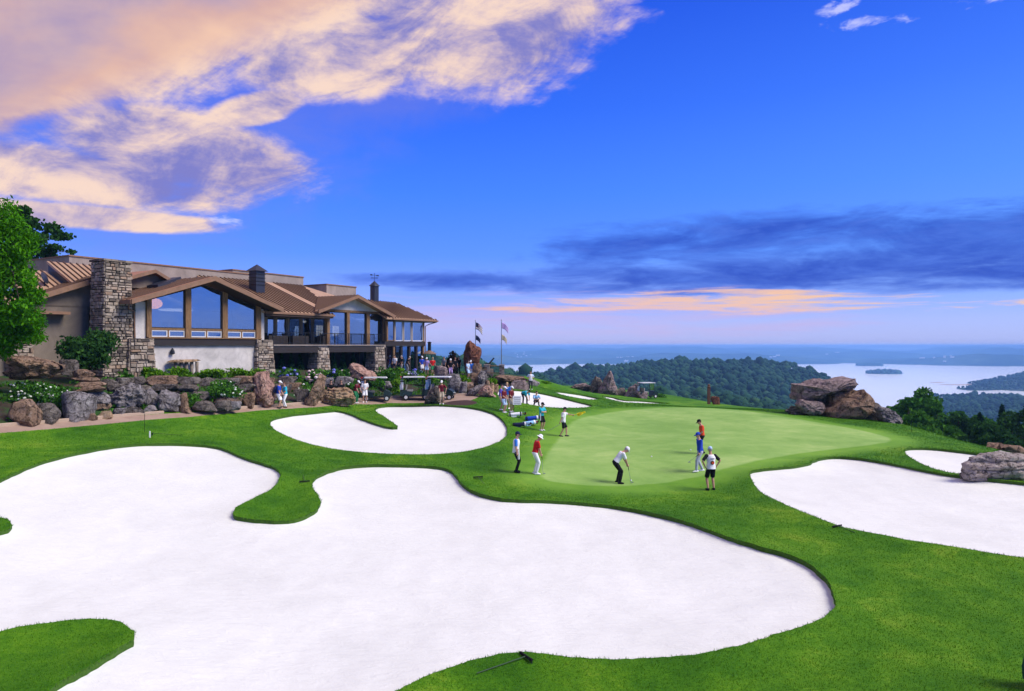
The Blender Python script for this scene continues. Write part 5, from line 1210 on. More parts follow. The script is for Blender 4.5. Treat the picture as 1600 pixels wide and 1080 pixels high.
    for (x0, x1, y0, y1, k, Yq) in [(219,274,587,602,'brown',42.5),(272,311,589,601,'dark',43),(238,275,600,614,'dark',42.2),(272,309,600,613,'dark',42.6),(308,342,590,603,'dark',43.5),(340,372,591,603,'dark',44.2),(358,397,588,601,'brown',45),(362,398,600,613,'dark',44.6),
                                    (328,373,613,629,'brown',42.5),(298,336,627,644,'dark',41),(332,360,626,642,'dark',41.8),(354,376,627,641,'grey',42.3),(296,326,612,629,'dark',42),(200,224,588,604,'dark',42),(176,204,590,604,'dark',41.5),(205,240,602,612,'dark',42),
                                    (108,150,590,598,'brown',39),(112,158,597,605,'brown',38.5),(116,166,604,613,'brown',38),(148,182,592,602,'dark',40),(160,190,600,612,'dark',39.5),(398,428,590,612,'brown',48),(402,432,610,630,'dark',47),(426,452,600,616,'dark',49),(440,470,598,612,'brown',50.5)]:
        o = rock('wall_stone', '', (x0, x1, y0, y1), k, Y=Yq, thick=.8, sub=3, planes=8, sink=.06, rough=.05)
        for kk in ('label', 'category'):
            if kk in o: del o[kk]
        o.location -= wall.location; o.parent = wall
    # stone gate posts with a rail by the flagpoles
    gp = empty('stone_gate', P(772, 590, 70), 0, 'two stone gate posts with a timber rail by the right flagpole', 'gate')
    L0 = gp.location
    def gpost(px, w):
        c = P(px, 590, 70)-L0; mb = MB()
        for k in range(8):
            for dx in (-.25, .25): mb.box((c.x+dx*w+random.uniform(-.03, .03), c.y+random.uniform(-.03, .03), c.z+.08+k*.15), (w*.5, w*.9, .135), None, random.random())
        tag(mb.build('post', M_stone, gp), kind='stuff'); mb = MB(); mb.box((c.x, c.y, c.z+1.26), (w*1.15, w*1.15, .08), None, .7); mb.build('post_cap', M_stone, gp)
    gpost(761, .55); gpost(784, .5)
    for z in (1.15, .45):
        a = P(763, 590, 70)-L0; b = P(783, 590, 70)-L0; mb = MB(); mb.tube([a+Vector((0, 0, z)), b+Vector((0, 0, z))], .05, 6); mb.build('rail', M_timber, gp)
build_rocks()

# ------------------------------------------------------------------ leaves
def leafmat(name, dark, mid, light, tr=0.25):
    def fn(N):
        f = attr(N); c = N.ramp(f, [(0.0, dark), (0.55, mid), (1.0, light)])
        d = N.new('ShaderNodeBsdfDiffuse'); N.put(d.inputs[0], c); t = N.new('ShaderNodeBsdfTranslucent'); N.put(t.inputs[0], c)
        m = N.new('ShaderNodeMixShader'); m.inputs[0].default_value = tr; N.l.new(d.outputs[0], m.inputs[1]); N.l.new(t.outputs[0], m.inputs[2]); return m.outputs[0]
    return mat(name, fn)
L_bright = leafmat('bright_leaf', (0.022, 0.10, 0.004), (0.062, 0.23, 0.007), (0.135, 0.37, 0.016), .25); L_mid = leafmat('mid_leaf', (0.025, 0.09, 0.012), (0.058, 0.18, 0.022), (0.125, 0.29, 0.035)); L_dark = leafmat('dark_leaf', (0.012, 0.042, 0.012), (0.030, 0.088, 0.020), (0.065, 0.16, 0.032)); L_lime = leafmat('lime_leaf', (0.05, 0.15, 0.008), (0.12, 0.28, 0.014), (0.24, 0.42, 0.03))
L_pine = leafmat('pine_needle', (0.008, 0.030, 0.014), (0.020, 0.06, 0.025), (0.04, 0.10, 0.035), .1); L_black = leafmat('purple_leaf', (0.008, 0.006, 0.007), (0.016, 0.012, 0.012), (0.03, 0.02, 0.018), .1); L_conifer = leafmat('conifer_leaf', (0.008, 0.030, 0.012), (0.016, 0.055, 0.020), (0.03, 0.085, 0.03), .1)
M_bark = plain('bark', (0.075, 0.055, 0.042), 0.95, var=.5, scale=6)
def leaf_cloud(pts, size, tint=None, flat=0.3, long=1.5, droop=0.0):
    """quads (n,4,3) at pts with random facing"""
    n = len(pts); a = np.random.rand(n)*2*np.pi; el = np.arccos(np.clip(np.random.rand(n)*(1-flat)+flat*0.2*np.random.rand(n), -1, 1))
    u = np.column_stack([np.cos(a), np.sin(a), np.zeros(n)]); nn_ = np.column_stack([-np.sin(a)*np.sin(el), np.cos(a)*np.sin(el), np.cos(el)]); v = np.cross(nn_, u)
    r = np.random.rand(n)*2*np.pi; uu = u*np.cos(r)[:, None]+v*np.sin(r)[:, None]; vv = -u*np.sin(r)[:, None]+v*np.cos(r)[:, None]
    if droop: vv[:, 2] -= droop; vv /= np.linalg.norm(vv, axis=1)[:, None]
    s = (size*(0.6+0.8*np.random.rand(n)))[:, None] if np.ndim(size) == 0 else (size*(0.6+0.8*np.random.rand(n)))[:, None]
    Q = np.stack([pts-vv*s*long*.5, pts+uu*s*.5, pts+vv*s*long*.5, pts-uu*s*.5], 1)
    return Q, (np.random.rand(n) if tint is None else tint)
def quads(name, Q, T, m, parent=None):
    n = len(Q); me = bpy.data.meshes.new(name); me.vertices.add(4*n); me.vertices.foreach_set('co', Q.reshape(-1).astype(np.float32)); me.loops.add(4*n); me.loops.foreach_set('vertex_index', np.arange(4*n, dtype=np.int32))
    me.polygons.add(n); me.polygons.foreach_set('loop_start', np.arange(0, 4*n, 4, dtype=np.int32)); me.update(calc_edges=True)
    at = me.attributes.new('tint', 'FLOAT', 'POINT'); at.data.foreach_set('value', np.repeat(T, 4).astype(np.float32)); me.materials.append(m)
    return link(bpy.data.objects.new(name, me), parent)
def clumps(ells, n, shell=0.55):
    """points in a set of ellipsoids (c, r), denser to the shell"""
    vol = np.array([r[0]*r[1]+r[1]*r[2] for _, r in ells]); k = np.random.multinomial(n, vol/vol.sum()); out = []; tt = []
    for (c, r), m in zip(ells, k):
        d = np.random.normal(size=(m, 3)); d /= np.linalg.norm(d, axis=1)[:, None]; q = shell+(1-shell)*np.random.rand(m)**0.7; q *= 1+0.12*np.random.normal(size=m)
        out.append(np.array(c)+d*q[:, None]*np.array(r)); tt.append(np.clip(np.random.rand()*.35+np.random.rand(m)*.65, 0, 1))
    return np.concatenate(out), np.concatenate(tt)
def ellcloud(box, k, rr=(0.22, 0.4), seed=None):
    """random lobes inside a unit dome scaled to (w, d, h) standing on z=0"""
    w, d, h = box; out = []
    for _ in range(k):
        a = random.random()*6.28; q = math.sqrt(random.random())*.72; z = random.uniform(.2, .78); z = z*(1-.25*q); s = random.uniform(*rr)
        out.append(((math.cos(a)*q*w/2, math.sin(a)*q*d/2, z*h), (s*w*.62, s*d*.62, s*h*.7)))
    return out
FLW = mat('white_petal', lambda N: bsdf(N, (0.72, 0.75, 0.66), 0.8)); FLB = mat('blue_petal', lambda N: bsdf(N, N.ramp(attr(N), [(0, (0.10, 0.12, 0.55)), (1, (0.32, 0.33, 0.72))]), 0.8)); FLP = mat('pink_petal', lambda N: bsdf(N, N.ramp(attr(N), [(0, (0.50, 0.30, 0.34)), (1, (0.74, 0.62, 0.60))]), 0.8)); FLL = mat('lavender_petal', lambda N: bsdf(N, N.ramp(attr(N), [(0, (0.12, 0.12, 0.32)), (1, (0.34, 0.32, 0.55))]), 0.8))
def bush(name, label, box, m, Y=None, n=1500, size=.11, depth=None, flowers=None, nf=40, fs=.07, lobes=9, cat='shrub', group=None, long=1.5, flat=.3, droop=0.):
    x0, x1, y0, y1 = box; pc = (x0+x1)/2
    if Y is None: Y = hit(pc, y1-1).y
    w = (x1-x0)/F*Y; h = (y1-y0)/F*Y; d = depth or w*.7; b = P(pc, y1, Y); b.y += d*.3
    e = empty(name, b, 0, label, cat, group); ells = ellcloud((w, d, h), lobes); ells.append(((0, 0, h*.3), (w*.40, d*.40, h*.32)))
    p, t = clumps(ells, n); p[:, 2] = np.abs(p[:, 2]); Q, T = leaf_cloud(p, size, t, flat, long, droop); quads('foliage', Q, T, m, e)
    mb = MB()
    for k in range(4): a = k*1.57+.4; mb.tube([(0, 0, -.1), (math.cos(a)*w*.12, math.sin(a)*d*.12, h*.3), (math.cos(a)*w*.26, math.sin(a)*d*.26, h*.62)], [.03, .02, .008], 5)
    mb.build('stem', M_bark, e)
    if flowers:
        fm, fmb = flowers, MB()
        sel = [q for q in p if q[1] < d*.12 or q[2] > h*.55]; random.shuffle(sel)
        for q in sel[:nf]:
            s = fs*random.uniform(.7, 1.3); fmb.ball((q[0]*1.04, q[1]*1.04-.02, q[2]*1.03), (s, s, s*.75), 1, random.random())
        tag(fmb.build('flowers', fm, e), kind='stuff')
    return e
def build_plants():
    b = bush
    b('shrub', 'white-flowering shrub bed behind the boulders at far left', (-10, 118, 590, 640), L_mid, Y=36.2, n=5200, size=.10, depth=2.2, flowers=FLW, nf=170, fs=.06, lobes=16)
    b('shrub', 'large dark green bush in front of the stone chimney', (82, 172, 508, 578), L_dark, Y=41, n=5200, size=.12, depth=2.6, lobes=16, long=2.2)
    b('shrub', 'white-flowering shrub over the dark terrace wall', (305, 372, 588, 624), L_mid, Y=42.3, n=2400, size=.10, flowers=FLW, nf=45, fs=.065, depth=1.6)
    b('shrub', 'low trailing shrub left of the white flowers on the wall', (272, 316, 607, 640), L_mid, Y=41.2, n=1300, size=.10, depth=1.)
    for i, (x0, x1, y0, l) in enumerate([(160,205,572,'leafy ground plants between the dark bush and the left stone pier'),(212,262,570,'lime ferns at the foot of the pale wall, left clump'),(255,305,573,'lime ferns below the stone ledge on the pale wall'),(298,352,571,'lime ferns at the foot of the pale wall, right of the ledge'),(345,402,573,'lime ferns at the right end of the pale wall')]):
        b('fern_clump', l, (x0, x1, y0, 594), L_lime if i else L_mid, Y=44.5+i*.9, n=900, size=.10, depth=1.0, cat='plant', group='ferns along the pale wall', long=3.0, flat=0.0)
    b('shrub', 'small bright tuft on top of the pink standing stone', (397, 414, 572, 586), L_lime, Y=47.5, n=220, size=.09, depth=.5)
    for box, m, l, Yq, fl, nf, fs_ in [((428,470,572,594),L_mid,'blue and white hydrangea right of the big stone pier',53,FLB,22,.13),((468,508,573,597),L_mid,'pink hydrangea left of the middle stone pier',54,FLP,34,.13),((505,540,574,594),L_mid,'purple blue hydrangea right of the middle stone pier',55.5,FLB,10,.17),((532,548,575,592),L_mid,'small pink hydrangea beside the tilted flat rock',56.5,FLP,8,.13),
                                       ((456,490,590,634),L_mid,'white-flowering shrub between the couple and the leaning fin',49.5,FLW,22,.08),((536,560,594,612),L_mid,'small shrub with white flowers behind the pair at the cart',53.5,FLW,8,.08),((582,622,570,598),L_mid,'leafy shrub right of the tilted flat rock',58.5,None,0,0),((604,640,573,592),L_lime,'light green shrub below the terrace people',62,FLW,6,.09),
                                       ((612,660,578,594),L_mid,'lavender bed below the terrace people',62.5,FLL,160,.07),((640,664,575,590),L_mid,'blue hydrangea at the terrace edge',64,FLB,12,.15),((652,684,582,600),L_lime,'bright green shrub behind the second and third carts',61.5,None,0,0),((718,738,586,606),L_lime,'small bright green shrub among the terrace boulders',61,None,0,0),
                                       ((762,778,590,606),L_lime,'green tuft beside the rib rocks',62.5,None,0,0),((842,862,594,606),L_lime,'green tuft at the crest behind the back bunker',76,None,0,0),((1020,1048,614,628),L_mid,'green shrub right of the far golf cart',86,None,0,0),((1052,1090,622,636),L_dark,'low dark shrub on the far edge of the green',88,None,0,0)]:
        b('shrub', l, box, m, Y=Yq, n=900, size=.12, flowers=fl, nf=nf, fs=fs_)
    b('ornamental_grass', 'tall ornamental grass clump between the first two carts', (606, 636, 590, 626), L_lime, Y=58.5, n=900, size=.09, depth=1.2, cat='plant', long=5.0, flat=0.0)
    b('purple_tree', 'small dark-leaved tree behind the terrace crowd', (692, 718, 546, 584), L_black, Y=71, n=2200, size=.14, depth=1.6, cat='tree', lobes=8)
    # low ground cover over the planted bank
    n = 30000; x0 = np.random.uniform(-32, 1, n); y0 = np.random.uniform(30, 72, n); s_, t_ = (x0-O0.x)*U.x+(y0-O0.y)*U.y, (x0-O0.x)*Nn.x+(y0-O0.y)*Nn.y
    ok = inpoly(x0, y0, BANKW) & (t_ > .6) & (t_ < 9); keep = np.array([mnoise.noise(Vector((a*.5, b_*.5, 3)))+.35*mnoise.noise(Vector((a*1.7, b_*1.7, 6))) > -.06 for a, b_ in zip(x0, y0)]); ok &= keep; x0, y0 = x0[ok], y0[ok]
    p = np.column_stack([x0, y0, height(x0, y0)+.03+.16*np.random.rand(len(x0))]); Q, T = leaf_cloud(p, .15, None, .5, 1.5); tag(quads('ground_cover', Q, T, L_mid), 'low leafy ground cover on the bank below the clubhouse', 'ground cover', kind='stuff')
    for i, (px, py, w_, l) in enumerate([(590,604,26,'low rounded shrub between the tilted rock and the first cart'),(620,600,30,'low shrub under the light green terrace shrub'),(672,606,22,'low shrub behind the dark cone boulder'),(548,604,20,'low shrub above the pair at the first cart'),(500,612,18,'low shrub between the leaning fin and the seated pair'),(408,600,16,'low shrub right behind the pink standing stone')]):
        b('shrub', l, (px-w_/2, px+w_/2, py-14, py), [L_mid, L_lime, L_dark][i % 3], n=600, size=.12, Y=(54, 60, 60, 55.5, 51.5, 49)[i])
    # dark conifers under the balcony
    for i, (px, tp) in enumerate([(440,548),(455,547),(469,549),(487,550),(521,548),(536,547),(552,550),(571,549)]):
        s, Yq = ray_t(px, -1.1); p = L2W(s, -1.1, 3.5); e = empty('conifer', p, 0, '%s dark clipped conifer under the balcony from the left' % ['first', 'second', 'third', 'fourth', 'fifth', 'sixth', 'seventh', 'eighth'][i], 'conifer', 'conifers under the balcony')
        h = 2.15; n = 1100; z = np.random.rand(n)**1.3; rr = .42*(1-z)*(.8+.3*np.random.rand(n)); a = np.random.rand(n)*6.28; Q, T = leaf_cloud(np.column_stack([np.cos(a)*rr, np.sin(a)*rr, z*h]), .09, None, .1, 2.0); quads('foliage', Q, T, L_conifer, e)
        mb = MB(); mb.tube([(0, 0, -.2), (0, 0, h*.8)], [.05, .01], 6); mb.build('trunk', M_bark, e)
build_plants()

# ------------------------------------------------------------------ trees
def limbs(mb, base, top, r0, targets):
    base, top = Vector(base), Vector(top); mid = base.lerp(top, .5)+Vector((random.uniform(-.2, .2), random.uniform(-.2, .2), 0))
    mb.tube([base, mid, top], [r0, r0*.7, r0*.25], 8)
    for t in targets:
        t = Vector(t); s = base.lerp(top, random.uniform(.35, .9)); m = s.lerp(t, .5)+Vector((0, 0, (t-s).length*.12)); mb.tube([s, m, t], [r0*.32, r0*.2, r0*.05], 5)
def tree(name, label, base, lobes, n, size, m, r0=.2, group=None, long=1.5, flat=.3, droop=0., shell=.35, limb=True):
    """lobes: ellipsoids relative to the base"""
    e = empty(name, base, 0, label, 'tree', group); p, t = clumps(lobes, n, shell); Q, T = leaf_cloud(p, size, t, flat, long, droop); quads('crown', Q, T, m, e)
    mb = MB(); top = max(lobes, key=lambda q: q[0][2])[0]; limbs(mb, (0, 0, -.5), (top[0]*.6, top[1]*.6, top[2]), r0, [q[0] for q in lobes]); mb.build('trunk', M_bark, e); return e
def build_trees():
    # bright feathery tree at the left edge
    Yq = 33.5; b = P(-12, 620, Yq); b.z = gz(b.x, b.y); L = []
    for px, py, rx, ry in [(0,330,16,26),(14,352,24,26),(30,378,26,22),(6,385,36,30),(44,398,14,12),(22,420,30,22),(44,436,20,14),(-6,448,46,32),(30,462,28,18),(58,446,11,9),(52,478,14,10),(22,492,44,22),(50,506,20,14),(4,522,34,20),(40,526,22,14),(-14,544,30,20),(-40,420,40,60),(-50,500,46,50),(-30,350,26,30)]:
        c = P(px, py, Yq)-b; k = Yq/F; L.append(((c.x, random.uniform(-.9, .6), c.z), (rx*k, rx*k*.9, ry*k)))
    tree('bright_tree', 'bright green feathery tree at the left edge', b, L, 22000, .085, L_bright, .16, long=2.6, flat=0., droop=.5, shell=.3)
    # darker tree behind the left wing roofs
    Yq = 60; b = P(36, 560, Yq); b.z = 3.0; L = []
    for px, py, rx, ry in [(30,340,18,12),(48,332,14,8),(55,352,20,12),(75,356,16,9),(88,366,14,8),(68,374,20,9),(98,374,9,5),(92,388,14,6),(104,392,7,4),(70,396,20,8),(50,380,22,14),(38,404,22,12),(20,362,20,20),(60,412,22,8),(84,404,14,6)]:
        c = P(px, py, Yq)-b; k = Yq/F; L.append(((c.x, random.uniform(-1.2, 1.2), c.z), (rx*k, rx*k, ry*k)))
    tree('dark_tree', 'dark spreading tree behind the left roofs of the clubhouse', b, L, 5200, .23, L_dark, .28, long=1.3, shell=.1)
    # trees on the slope below the right edge
    specs = [(1412,617,30,60,98,L_mid,'rounded green tree beside the end of the rock pile'),(1440,612,34,74,104,L_mid,'tallest leafy green tree right of the rock pile'),(1466,632,34,60,94,L_mid,'broad green tree above the small pointed rock'),(1496,638,32,56,90,L_dark,'dark leafy tree in the middle of the right edge trees'),
             (1516,660,28,46,80,L_dark,'small dark tree below the conifer at right'),(1552,660,34,52,80,L_dark,'dark rounded tree left of the frame-edge tree'),(1592,638,42,80,92,L_dark,'big dark tree at the right edge of the frame'),(1440,650,30,44,84,L_mid,'low green tree in front of the tallest one'),(1548,648,30,50,116,L_mid,'pale green tree behind the right conifers'),(1640,644,50,84,86,L_dark,'large dark tree cut by the right frame edge'),(1478,664,28,40,82,L_mid,'low bushy tree right of the small pointed rock'),(1580,672,34,44,74,L_dark,'low dark tree behind the flat edge rocks')]
    for px, py, rx, ry, Yq, m, lab in specs:
        c = P(px, py+ry, Yq); X = c.x; g = gz(X, Yq); hgt = CZ-(py-540)/F*Yq-g; k = Yq/F; L = []
        b = Vector((X, Yq, g))
        for _ in range(36):
            d = Vector((random.gauss(0, 1), random.gauss(0, 1), random.gauss(0, 1))).normalized()*random.random()**.3; s = random.uniform(.28, .44)
            L.append(((d.x*rx*k*1.0, d.y*rx*k*1.0, hgt-ry*k*.86+d.z*ry*k*.84), (rx*k*s, rx*k*s, rx*k*s*.7)))
        for _ in range(8): a = random.random()*6.28; L.append(((math.cos(a)*rx*k*.8, math.sin(a)*rx*k*.8, hgt-ry*k*random.uniform(1.5, 2.3)), (rx*k*.4, rx*k*.4, rx*k*.35)))
        tree('slope_tree', lab, b, L, 9500, .34, m, .25, 'trees on the slope below the green', shell=.45)
    for px, py, rx, Yq, lab in [(1531,646,22,98,'pointed dark conifer in the right edge trees'),(1566,634,20,106,'taller pointed conifer near the right frame edge'),(1506,660,14,86,'slim dark conifer between the leafy right trees')]:
        c = P(px, py, Yq); g = gz(c.x, Yq); h = c.z-g; e = empty('pine_tree', (c.x, Yq, g), 0, lab, 'tree', 'trees on the slope below the green'); n = 6500; z = np.random.rand(n)**1.2
        tier = 1-.35*((z*13) % 1); rr = rx/F*Yq*(1-z)**.8*2.4*tier*np.sqrt(np.random.rand(n)*.8+.2); a = np.random.rand(n)*6.28; Q, T = leaf_cloud(np.column_stack([np.cos(a)*rr, np.sin(a)*rr, h*.1+z*h*.9-rr*.25]), .26, None, .2, 2.4); quads('crown', Q, T, L_pine, e)
        mb = MB(); mb.tube([(0, 0, -1), (0, 0, h*.95)], [.2, .02], 7); mb.build('trunk', M_bark, e)
build_trees()

# ------------------------------------------------------------------ people
def cloth(name, c, rough=0.85): return plain('cloth_'+name, c, rough, 0.15, 0.0, 0.18, 7.0)
CL = {k: cloth(k, v) for k, v in dict(white=(.78, .78, .80), black=(.012, .012, .014), navy=(.015, .02, .06), red=(.55, .02, .02), orange=(.62, .07, .03), royal=(.02, .06, .42), blue=(.05, .20, .65), sky=(.28, .52, .80), turq=(.03, .42, .55), maroon=(.13, .012, .02), khaki=(.45, .38, .28), purple=(.10, .07, .40), lilac=(.45, .32, .62), grey=(.22, .22, .24), dark=(.035, .035, .04), lblue=(.42, .58, .80), green=(.03, .2, .08), patt=(.42, .44, .52), yellow=(.75, .58, .02), brown=(.11, .055, .03)).items()}
SKIN = {k: plain('skin_'+k, v, 0.6, 0.3, 0, .1, 9) for k, v in dict(a=(.52, .29, .20), b=(.44, .24, .16), c=(.60, .36, .27)).items()}
HAIR = {k: plain('hair_'+k, v, 0.7, .2) for k, v in dict(dark=(.02, .014, .01), brown=(.08, .045, .025), grey=(.32, .31, .30), blond=(.40, .27, .12)).items()}
def remesh(mb, name, m, parent, voxel, smooth=2):
    me = bpy.data.meshes.new('tmp'); me.from_pydata([tuple(v) for v in mb.v], [], mb.f); me.update(); o = bpy.data.objects.new('tmp', me); COL.objects.link(o)
    bm = bmesh.new(); bm.from_mesh(me); bmesh.ops.recalc_face_normals(bm, faces=bm.faces); bm.to_mesh(me); bm.free()
    r = o.modifiers.new('r', 'REMESH'); r.mode = 'VOXEL'; r.voxel_size = voxel; r.use_smooth_shade = True
    s = o.modifiers.new('s', 'SMOOTH'); s.iterations = smooth; s.factor = .5
    dg = bpy.context.evaluated_depsgraph_get(); new = bpy.data.meshes.new_from_object(o.evaluated_get(dg)); bpy.data.objects.remove(o); bpy.data.meshes.remove(me)
    new.name = name; new.materials.clear(); new.materials.append(m); new.polygons.foreach_set('use_smooth', np.ones(len(new.polygons), bool)); return link(bpy.data.objects.new(name, new), parent)
def ik(a, b, l1, l2, hint):
    a, b = Vector(a), Vector(b); d = b-a; L = max(1e-4, d.length)
    if L > (l1+l2)*.999: b = a+d*((l1+l2)*.999/L); d = b-a; L = d.length
    x = (l1*l1-l2*l2+L*L)/(2*L); h = math.sqrt(max(0, l1*l1-x*x)); n = d.normalized(); q = Vector(hint); q = q-n*q.dot(n)
    if q.length < 1e-5: q = n.orthogonal()
    return a+n*x+q.normalized()*h, b
def person(label, at, face, shirt, legs, hat=None, hatcol='white', hair='brown', skin='a', shorts=False, long=False, bib=None, h=1.76, lean=4, pelvis=(0, 0, .95), feet=((-.11, 0), (.11, .04)), hands=None, elb=None, head=8, turn=0, near=True, shoes='white', group=None, mark=False, towel=None):
    """face: heading in degrees clockwise from straight away; coordinates right, forward, up in metres for a 1.78 m figure"""
    k = h/1.78; e = empty('person', at, -R(face), label, 'person', group); vox = max(.0115, .00034*at[1])
    pel = Vector(pelvis); rl = Matrix.Rotation(-R(lean), 3, 'X'); T = lambda x, y, z: pel+rl @ Vector((x, y, z))
    neck = T(0, 0, .55); hr = Matrix.Rotation(-R(turn), 3, 'Z') @ Matrix.Rotation(-R(lean*.55+head), 3, 'X'); hc = neck+hr @ Vector((0, .035, .17)); H = lambda x, y, z: hc+hr @ Vector((x, y, z))
    sh = [T(-.185, 0, .48), T(.185, 0, .48)]; hp = [T(-.09, 0, -.03), T(.09, 0, -.03)]
    hands = hands or ((-.27, .06, .80), (.27, .06, .80)); elb = elb or ((-.4, -.6, 0), (.4, -.6, 0)); arms = []; lg = []
    for i in (0, 1):
        el, wr = ik(sh[i], hands[i], .29, .26, elb[i]); arms.append((sh[i], el, wr))
        f = feet[i]; an = Vector((f[0], f[1], .09+(f[2] if len(f) > 2 else 0))); kn, an = ik(hp[i], an, .44, .44, (0.15*(1 if i else -1), 1, 0.1)); lg.append((hp[i], kn, an))
    S = lambda v: Vector(v)*k
    prof = [(-.09, .12, .10), (-.04, .155, .115), (.03, .165, .12), (.12, .150, .112), (.20, .142, .108), (.30, .158, .118), (.40, .172, .122), (.47, .165, .105), (.515, .12, .085), (.55, .062, .062)]
    fw = (0, 1, 0)
    def torso(mb, g, lo=-.1, hi=.6): 
        q = [p for p in prof if lo <= p[0] <= hi]; mb.tube([S(T(0, 0.0, p[0])) for p in q], [((p[1]+g)*k, (p[2]+g)*k) for p in q], 16, ex=rl @ Vector(fw))
    def seg(mb, pts, rad, n=10): mb.tube([S(p) for p in pts], [r*k for r in rad], n)
    # body: torso, head, limbs and hands grown into one surface
    b = MB(); torso(b, 0); seg(b, [neck-rl @ Vector((0, 0, .05)), neck.lerp(hc, .5), hc], [.062, .055, .05], 10)
    b.ball(S(H(0, -.01, .025)), (.078*k, .098*k, .108*k), 3, rot=hr); b.ball(S(H(0, .028, -.055)), (.056*k, .066*k, .068*k), 2, rot=hr); b.ball(S(H(0, .1, -.012)), (.014*k, .02*k, .024*k), 2, rot=hr)
    for s in (-1, 1): b.ball(S(H(.078*s, -.01, 0)), (.013*k, .022*k, .034*k), 2, rot=hr)
    for i in (0, 1):
        a, el, wr = arms[i]; sd_ = 1 if i else -1
        seg(b, [a, a.lerp(el, .35), el, el.lerp(wr, .3), wr], [.058, .05, .041, .041, .028]); b.ball(S(a), .062*k, 2)
        d = (wr-el).normalized(); side = Vector((-sd_, 0, 0)); side = (side-d*side.dot(d)); side = side.normalized() if side.length > .1 else d.orthogonal().normalized(); pn = d.cross(side).normalized()
        pc = wr+d*.05; seg(b, [wr, pc, wr+d*.085], [.027, .036, .034], 8)
        for q, (o, L) in enumerate(((.028, .066), (.010, .076), (-.009, .072), (-.027, .056))):
            p0 = wr+d*.08+pn*o; p1 = p0+d*L*.5+side*L*.15; p2 = p1+d*L*.25+side*L*.45; seg(b, [p0, p1, p2], [.0105, .0095, .0085], 6)
        t0 = wr+d*.03+pn*.03; seg(b, [t0, t0+pn*.028+d*.022, t0+pn*.034+d*.055+side*.015], [.013, .012, .010], 6)
        hpp, kn, an = lg[i]; seg(b, [hpp, hpp.lerp(kn, .3), kn, kn.lerp(an, .3), an], [.088, .078, .056, .058, .038]); f = Vector((0.02*sd_, .12, -.055)); seg(b, [an+Vector((0, -.05, -.05)), an+Vector((0, .03, -.045)), an+f], [.038, .036, .028], 8)
    remesh(b, 'body', SKIN[skin], e, vox*k)
    # clothes
    g = .016; c = MB(); torso(c, g, -.05, .53)
    for i in (0, 1):
        a, el, wr = arms[i]; c.ball(S(a), (.062+g)*k, 2)
        if long: seg(c, [a, a.lerp(el, .35), el, el.lerp(wr, .35), el.lerp(wr, .96)], [.058+g, .052+g, .046+g, .044+g, .034+g])
        else: seg(c, [a, a.lerp(el, .4), a.lerp(el, .86)], [.06+g, .057+g, .06+g])
    remesh(c, 'shirt', CL[shirt], e, max(.019, vox*1.45)*k)
    c = MB(); q = [p for p in prof if p[0] <= .07]; c.tube([S(T(0, 0, p[0])) for p in q], [((p[1]+.02)*k, (p[2]+.02)*k) for p in q], 14, ex=rl @ Vector(fw))
    for i in (0, 1):
        hpp, kn, an = lg[i]
        if shorts: seg(c, [hpp, hpp.lerp(kn, .35), hpp.lerp(kn, .95)], [.105, .105, .098])
        else: seg(c, [hpp, hpp.lerp(kn, .35), kn, kn.lerp(an, .4), an+Vector((0, 0, -.01))], [.105, .097, .076, .07, .062])
    remesh(c, 'shorts' if shorts else 'trousers', CL[legs], e, max(.019, vox*1.45)*k)
    for i in (0, 1):
        an = lg[i][2]; sd_ = 1 if i else -1; c = MB(); c.tube([S(an+Vector((0, -.095, -.05))), S(an+Vector((0, -.05, -.045))), S(an+Vector((.01*sd_, .06, -.052))), S(an+Vector((.02*sd_, .15, -.066))), S(an+Vector((.02*sd_, .18, -.07)))], [(.025*k, .03*k), (.046*k, .05*k), (.05*k, .044*k), (.045*k, .03*k), (.02*k, .02*k)], 10); c.build('shoe', CL[shoes], e, True)
    c = MB(); c.ball(S(H(0, -.018, .035)), (.086*k, .104*k, .108*k), 3, rot=hr)                       # hair: keep the back and top only
    hb = MB(); inv = hr.transposed(); keep = {}
    for i, v in enumerate(c.v):
        l = inv @ (Vector(v)/k-hc); keep[i] = (l.z > .055) or (l.y < .005 and l.z > -.075)
    hb.v, hb.t = c.v, c.t; hb.f = [f for f in c.f if all(keep[i] for i in f)]; hb.build('hair', HAIR[hair], e, True)
    if near:
        c = MB()
        for s in (-1, 1): c.ball(S(H(.030*s, .082, .012)), .009*k, 1)
        c.build('eyes', HAIR['dark'], e)
    if hat:
        c = MB(); pr = [(.098, .035), (.100, .06), (.092, .10), (.068, .135), (.03, .152)]
        ring = [];  n = 16
        vs = [S(H(r*math.cos(2*math.pi*j/n)*.92, r*math.sin(2*math.pi*j/n)*1.1-.012, z)) for r, z in pr for j in range(n)]; fs = [(i*n+j, i*n+(j+1) % n, (i+1)*n+(j+1) % n, (i+1)*n+j) for i in range(len(pr)-1) for j in range(n)]+[tuple((len(pr)-1)*n+j for j in range(n)), tuple(range(n-1, -1, -1))]
        c.add(vs, fs); hb = c.build(hat, CL[hatcol], e, True); c = MB()
        if hat == 'cap':
            out = [(-.07, .075), (-.07, .13), (-.045, .175), (0, .19), (.045, .175), (.07, .13), (.07, .075)]; c.prism(out, lambda a, b_, d: S(H(a, b_, d-.25*max(0, b_-.08))), .038, .05); c.build('brim', CL[hatcol], hb)
        else:
            n = 18; vs = [S(H(r*math.cos(2*math.pi*j/n)*.94, r*math.sin(2*math.pi*j/n)*1.08-.01, z)) for r, z in ((.098, .045), (.165, .012), (.165, .004), (.098, .03)) for j in range(n)]
            c.add(vs, [(i*n+j, i*n+(j+1) % n, ((i+1) % 4)*n+(j+1) % n, ((i+1) % 4)*n+j) for i in range(4) for j in range(n)]); c.build('brim', CL[hatcol], hb)
